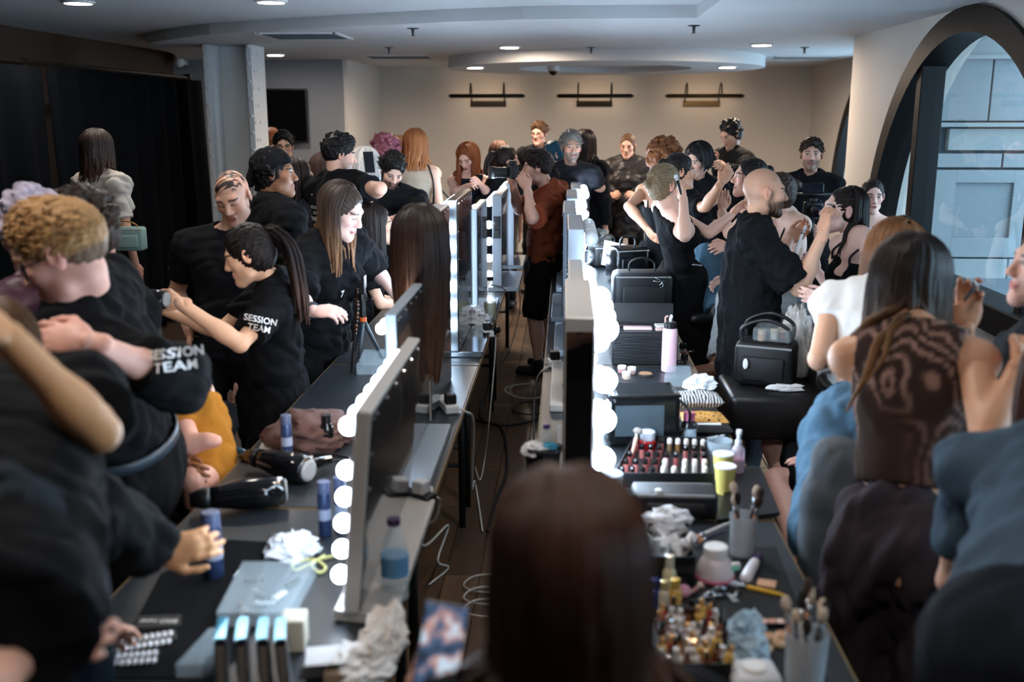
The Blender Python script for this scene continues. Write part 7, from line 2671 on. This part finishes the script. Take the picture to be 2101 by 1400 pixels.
pc = PZ(1582, 790, .68)
chair('black leather chair carrying the open black kit bag', pc[0], pc[1], -math.pi / 2, .68, .42, .42, .34)
b0 = PZ(1572, 790, .68)
kb = boxbag('kit_bag', 'open black kit bag with a white emblem on the leather chair', 'bag', (b0[0], b0[1] + .03, .682), (.26, .19, .2), (17, 17, 19), -.35, handle=False)
MB().tube(catmull([(-.1, -.06, .19), (-.1, -.06, .26), (0, -.06, .3), (.1, -.06, .26), (.1, -.06, .19)], 5), .009, 8).tube(catmull([(-.1, .06, .19), (-.1, .06, .27), (0, .06, .31), (.1, .06, .27), (.1, .06, .19)], 5), .009, 8).build('handles', BLKP, kb, True)
MB().box((.03, .0, .235), (.17, .15, .06), bev=.01).build('clear_lid', clear((150, 160, 164), .35), kb)
MB().sphere((-.07, -.128, .11), .016, 12, 8, sc=(.75, .12, 1.5)).build('emblem', WHTP, kb, True)
for k, (x, y, c) in enumerate([(-.03, -.02, (206, 170, 140)), (.03, .0, (220, 210, 196)), (.07, .03, (150, 90, 60))]):
    o = lathe_thing('cosmetic_jar', 'small capped jar showing in the open kit bag', 'jar', 0, 900, [('jar_body', plastic(c, .3), [(.018, 0), (.018, .04)]), ('lid', plastic((214, 190, 160), .3), [(.0185, .038), (.0185, .055), (.016, .058)])], group='jars in the kit bag')
    o.location = (b0[0] + x, b0[1] + .03 + y, .875)
cl = crumple('cloth', 'white cloth draped behind the open kit bag', 'cloth', 1617, 700, .13, .12, .4, (206, 204, 202), seed=90, amp=.55, flat=False)
c_ = PD(1625, 690, 4.62)
cl.location = (c_[0] + .02, c_[1], .69)
crumple('tissue', 'twisted white tissue on the leather chair', 'tissue', 1612, 802, .15, .05, .035, (214, 212, 212), seed=92, z=.682, amp=.7)
p = PZ(1672, 770, .5)
chair('black leather chair between the kit bag and the white tee', p[0] + .12, p[1] + .25, -math.pi / 2, .5, .46, .44, .5)
p = PZ(1690, 1250, 0)
chair('black chair with slim legs under the grey jeans', 1.62, 2.75, -math.pi / 2, .55, .44, .44, .45, .06)
chair('black leather chair under the woman in the black skirt', 1.42, 3.75, -math.pi / 2, .47, .44, .44, .4, .1)
chair('tall make-up chair under the model holding the bottle', 1.62, 4.95, -math.pi / 2, .72, .44, .42, .4, .08)
# ================================================================== things people hold or wear
p = PD(1650, 618, 4.78)
water_bottle('clear water bottle with a pale label held by the seated model', 0, 900, .25, .033, (214, 180, 190), liquid=(150, 160, 170), lab=(206, 190, 196), loc=(p[0], p[1], p[2] - .02))


def dslr(label, loc, rz, name='camera', rig=False):
    r = empty(name, tuple(loc), rz, label, 'camera')
    b = mat('camera black', (14, 14, 15), rough=.45)
    MB().box((0, 0, 0), (.14, .06, .095), bev=.012).box((0, .0, .06), (.055, .05, .035), bev=.01).build('camera_body', b, r, True)
    MB().lathe([(.034, .03), (.036, .05), (.036, .12), (.04, .125), (.042, .165)], (0, 0, -.002), 20, R=Rx(-math.pi / 2)).build('lens', b, r, True)
    MB().lathe([(.036, .166), (.03, .160)][::-1], (0, 0, -.002), 20, R=Rx(-math.pi / 2)).build('front_glass', mat('lens glass', (30, 30, 44), rough=.03), r, True)
    MB().box((.055, .02, .0), (.035, .045, .09), bev=.012).build('grip', mat('rubber grip', (18, 18, 18), rough=.9), r, True)
    MB().lathe([(.008, .048), (.008, .056)], (.05, 0, 0), 10).build('shutter_button', b, r)
    MB().lathe([(.012, .048), (.012, .058)], (-.045, 0, 0), 12).build('mode_dial', b, r)
    if rig:
        MB().tube([(-.16, 0, -.07), (.16, 0, -.07)], .012, 8).tube([(-.16, 0, -.07), (-.16, 0, .08)], .012, 8).tube([(.16, 0, -.07), (.16, 0, .08)], .012, 8).tube([(-.16, 0, .1), (.16, 0, .1)], .012, 8).build('cage_rig', b, r, True)
        MB().tube([(0, 0, -.07), (0, 0, -.24)], .018, 10).build('hand_grip', b, r, True)
        MB().box((.0, -.05, .13), (.16, .02, .1), bev=.006).build('monitor', mat('monitor screen', (20, 26, 36), rough=.1), r)
    return r


c0 = PD(1052, 353, 6.85)
dslr('black camera held to the orange-shirted photographer\'s eye', c0, math.pi / 2 + .25)
c0 = PD(1668, 428, 7.22)
dslr('black camera rig with a monitor held by the bearded man', c0, math.pi, 'camera_rig', True)


def phone(label, loc, R_, scr=None, estr=0.0):
    r = empty('phone', tuple(loc), label=label, cat='phone')
    r.rotation_euler = euler(R_)
    MB().box((0, 0, 0), (.072, .15, .009), bev=.004).build('phone_body', mat('phone black', (16, 16, 18), rough=.25), r)
    m = mat('phone glass', (12, 12, 14), rough=.08) if not scr else scr
    MB().box((0, 0, .0048), (.066, .142, .001)).build('screen', m, r)
    MB().box((-.02, .05, -.006), (.022, .03, .004), bev=.002).build('camera_bump', mat('phone black'), r)
    return r


def screen_mat():
    m = bpy.data.materials.new('phone picture')
    m.use_nodes = True
    nt = m.node_tree
    b = nt.nodes['Principled BSDF']
    tc = nt.nodes.new('ShaderNodeTexCoord')
    n = nt.nodes.new('ShaderNodeTexNoise')
    n.inputs['Scale'].default_value = 28
    n.inputs['Detail'].default_value = 3
    cr = nt.nodes.new('ShaderNodeValToRGB')
    e = cr.color_ramp.elements
    e[0].position, e[0].color = .35, lin((20, 24, 34))
    e[1].position, e[1].color = .62, lin((176, 196, 216))
    k = e.new(.48)
    k.color = lin((60, 86, 120))
    k = e.new(.55)
    k.color = lin((170, 130, 120))
    nt.links.new(tc.outputs['Object'], n.inputs[0])
    nt.links.new(n.outputs[0], cr.inputs[0])
    nt.links.new(cr.outputs[0], b.inputs['Base Color'])
    nt.links.new(cr.outputs[0], b.inputs['Emission Color'])
    b.inputs['Emission Strength'].default_value = .22
    return m


_n = nrm(CC - PD(905, 1330, 1.05))
_x = nrm(np.cross(np.array([0, 0, 1.0]), _n) + np.array([0, 0, -.18]))
_R2 = np.stack([_x, np.cross(_n, _x), _n], axis=1)
phone('phone showing a picture, held up by the brown-haired woman', PD(903, 1338, (PHONEWOMAN['arms'][-1][1] - CC) @ C_F - .05), _R2, screen_mat())
phone('phone held by the curly-haired man at the back wall', PD(1462, 322, 8.75), Rz(.5) @ Rx(1.0))
phone('phone in the ginger woman\'s hands', PD(980, 374, 8.55), Rz(-.3) @ Rx(.9))
phone('phone held up before the white-haired model', PD(757, 333, 7.0), Rz(.5) @ Rx(1.3))
# brushes in use
brush('fine brush held to the seated model\'s eye by the bald man', PD(1690, 440, 4.72), PD(1713, 424, 4.8), (20, 20, 22), (30, 26, 24), r=.004)
brush('clear-handled brush in the bald man\'s other hand', PD(1630, 520, 4.7), PD(1654, 462, 4.7), (206, 210, 212), (200, 200, 204), r=.006, fat=1.0)
brush('pink-tipped brush held by the woman in the marbled top', PD(1978, 618, 2.55), PD(2012, 572, 2.55), (60, 60, 66), (206, 140, 126), r=.0045, fat=2.0)
brush('black and white brush raised by the blonde woman', PD(1398, 400, 5.35), PD(1386, 358, 5.35), (22, 22, 24), (200, 204, 206), r=.008, fat=1.2)
# bags worn
c0 = REDHEAD['N'] + REDHEAD['TR'] @ np.array([.2, .02, -.33])
hb = boxbag('shoulder_bag', 'black shoulder bag on the red-haired woman', 'bag', (c0[0] + .02, c0[1], c0[2] - .1), (.22, .1, .16), (18, 17, 18), .1, handle=False, m=mat('black leather'))
q0 = REDHEAD['N'] + REDHEAD['TR'] @ np.array([.11, -.04, .03]) - np.array(hb.location)
MB().tube(catmull([(-.08, -.03, .15), tuple(q0 + np.array([.04, -.05, -.14])), tuple(q0), tuple(q0 + np.array([.05, .06, -.14])), (.08, .03, .15)], 5), .008, 6).build('strap', mat('black leather'), hb, True)
# durag on the man in profile
D_ = DURAG
F = Fd()
F.ell(D_['O'] + D_['R'] @ (np.array([0, -.022, .05]) * D_['hs']), np.array([.092, .112, .088]) * D_['hs'], D_['R'], 0)
F.plane(D_['O'] + D_['R'] @ (np.array([0, .0, .03]) * D_['hs']), D_['R'] @ np.array([0, .36, -1.0]))
F.cone(D_['O'] + D_['R'] @ np.array([0, -.105, .02]), D_['O'] + D_['R'] @ np.array([0, -.13, -.05]), .03, .02, .02)
_o = cloth_obj('durag', F, .008, (18, 19, 22), D_['root'], None, 4, .005)
_o.location = tuple(-D_['base'])
# woman by the drapes, with a sage bag
I = person('woman with long dark hair and a pale tee standing by the black drapes', h=(203, 308), d=6.65, H=1.76, sex='f', face=(15, 5, 0), yaw=20, skin=(176, 128, 104), hair='long', hcol=(40, 30, 26), htip=(70, 48, 36), hlen=.24, locks=80, vol=.012, wave=.008, res=.010, la=[(188, 462, 'f'), (222, 486, 'n')], ra='down',
           top_=T_(col=(176, 168, 160), loose=.022, sleeve=.75, amp=.008), bot_=B_(), nshift=(.02, 0))
c0 = PD(262, 485, 6.45)
sb = boxbag('sling_bag', 'sage green sling bag on the woman by the drapes', 'bag', (c0[0], c0[1], c0[2] - .09), (.22, .1, .15), (112, 138, 132), .1, handle=False)
q0 = I['N'] + I['TR'] @ np.array([-.1, -.1, .0]) - np.array(sb.location)
MB().tube(catmull([(-.09, 0, .13), tuple(q0 * .5 + np.array([-.02, -.06, .08])), tuple(q0)], 6), .009, 6, flat=.5).build('strap', mat('black webbing', (17, 17, 18), rough=.7), sb, True)
MB().tube(catmull([(.08, 0, .13), (.06, -.02, .17), (.0, -.03, .19), (-.06, -.02, .17), (-.08, 0, .13)], 5), .005, 6).build('chain', mat('bead (150, 110, 60) m', (150, 110, 60), rough=.3, metal=.8), sb, True)
# the baby
bb = PD(408, 940, 3.35)
by = empty('person', (bb[0], bb[1], 0), label='baby in a yellow romper lying on a lap', cat='person')
F = Fd()
T0, T1 = PD(410, 865, 3.4), PD(425, 975, 3.35)
F.cone(T0, T1, .085, .09, 0)
hd = PD(395, 815, 3.44)
F.ell(hd, np.array([.075, .085, .085]), None, .03)
F.cone(hd, T0, .04, .05, .03)
a0, a1, a2 = PD(375, 868, 3.3), PD(392, 912, 3.22), PD(424, 905, 3.21)
F.cone(a0, a1, .036, .034, .02).cone(a1, a2, .036, .028, .012).ell(a2 + np.array([.02, 0, .0]), np.array([.03, .026, .022]), None, .012)
l0, l1, l2 = PD(425, 985, 3.28), PD(402, 985, 3.18), PD(400, 1030, 3.2)
F.cone(l0, l1, .052, .046, .02).cone(l1, l2, .046, .034, .02)
V, fs = F.mesh(.008)
C = solid(V, (216, 160, 140))
me = bpy.data.meshes.new('body')
me.from_pydata((V - np.array([bb[0], bb[1], 0])).tolist(), [], fs)
finish('body', me, M_SKIN, by, True, cols=C)
F = Fd()
F.cone(T0 - (T1 - T0) * .1, T1, .095, .105, 0).cone(PD(430, 985, 3.32), PD(415, 990, 3.24), .07, .062, .03, .9)
F.cone(a0, a1, .044, .043, .02, .2)
o = cloth_obj('romper', F, .009, (168, 112, 40), by, None, 3, .004)
o.location = (-bb[0], -bb[1], 0)
# brown board behind the red-haired woman, seats that carry the far sitters
p = PZ(822, 470, 0)
r = empty('folding_screen', (-2.2, 13.2, 0), 0.2, 'tall brown board propped by the return wall', 'board')
MB().box((0, 0, .82), (.34, .03, 1.6), R=Rx(-.06), bev=.004).build('panel', mat('brown board', (134, 104, 74), rough=.7, noise=.1, nscale=6), r)
MB().box((0, .06, .4), (.3, .02, .8), R=Rx(.1)).build('prop_leg', mat('brown board'), r)
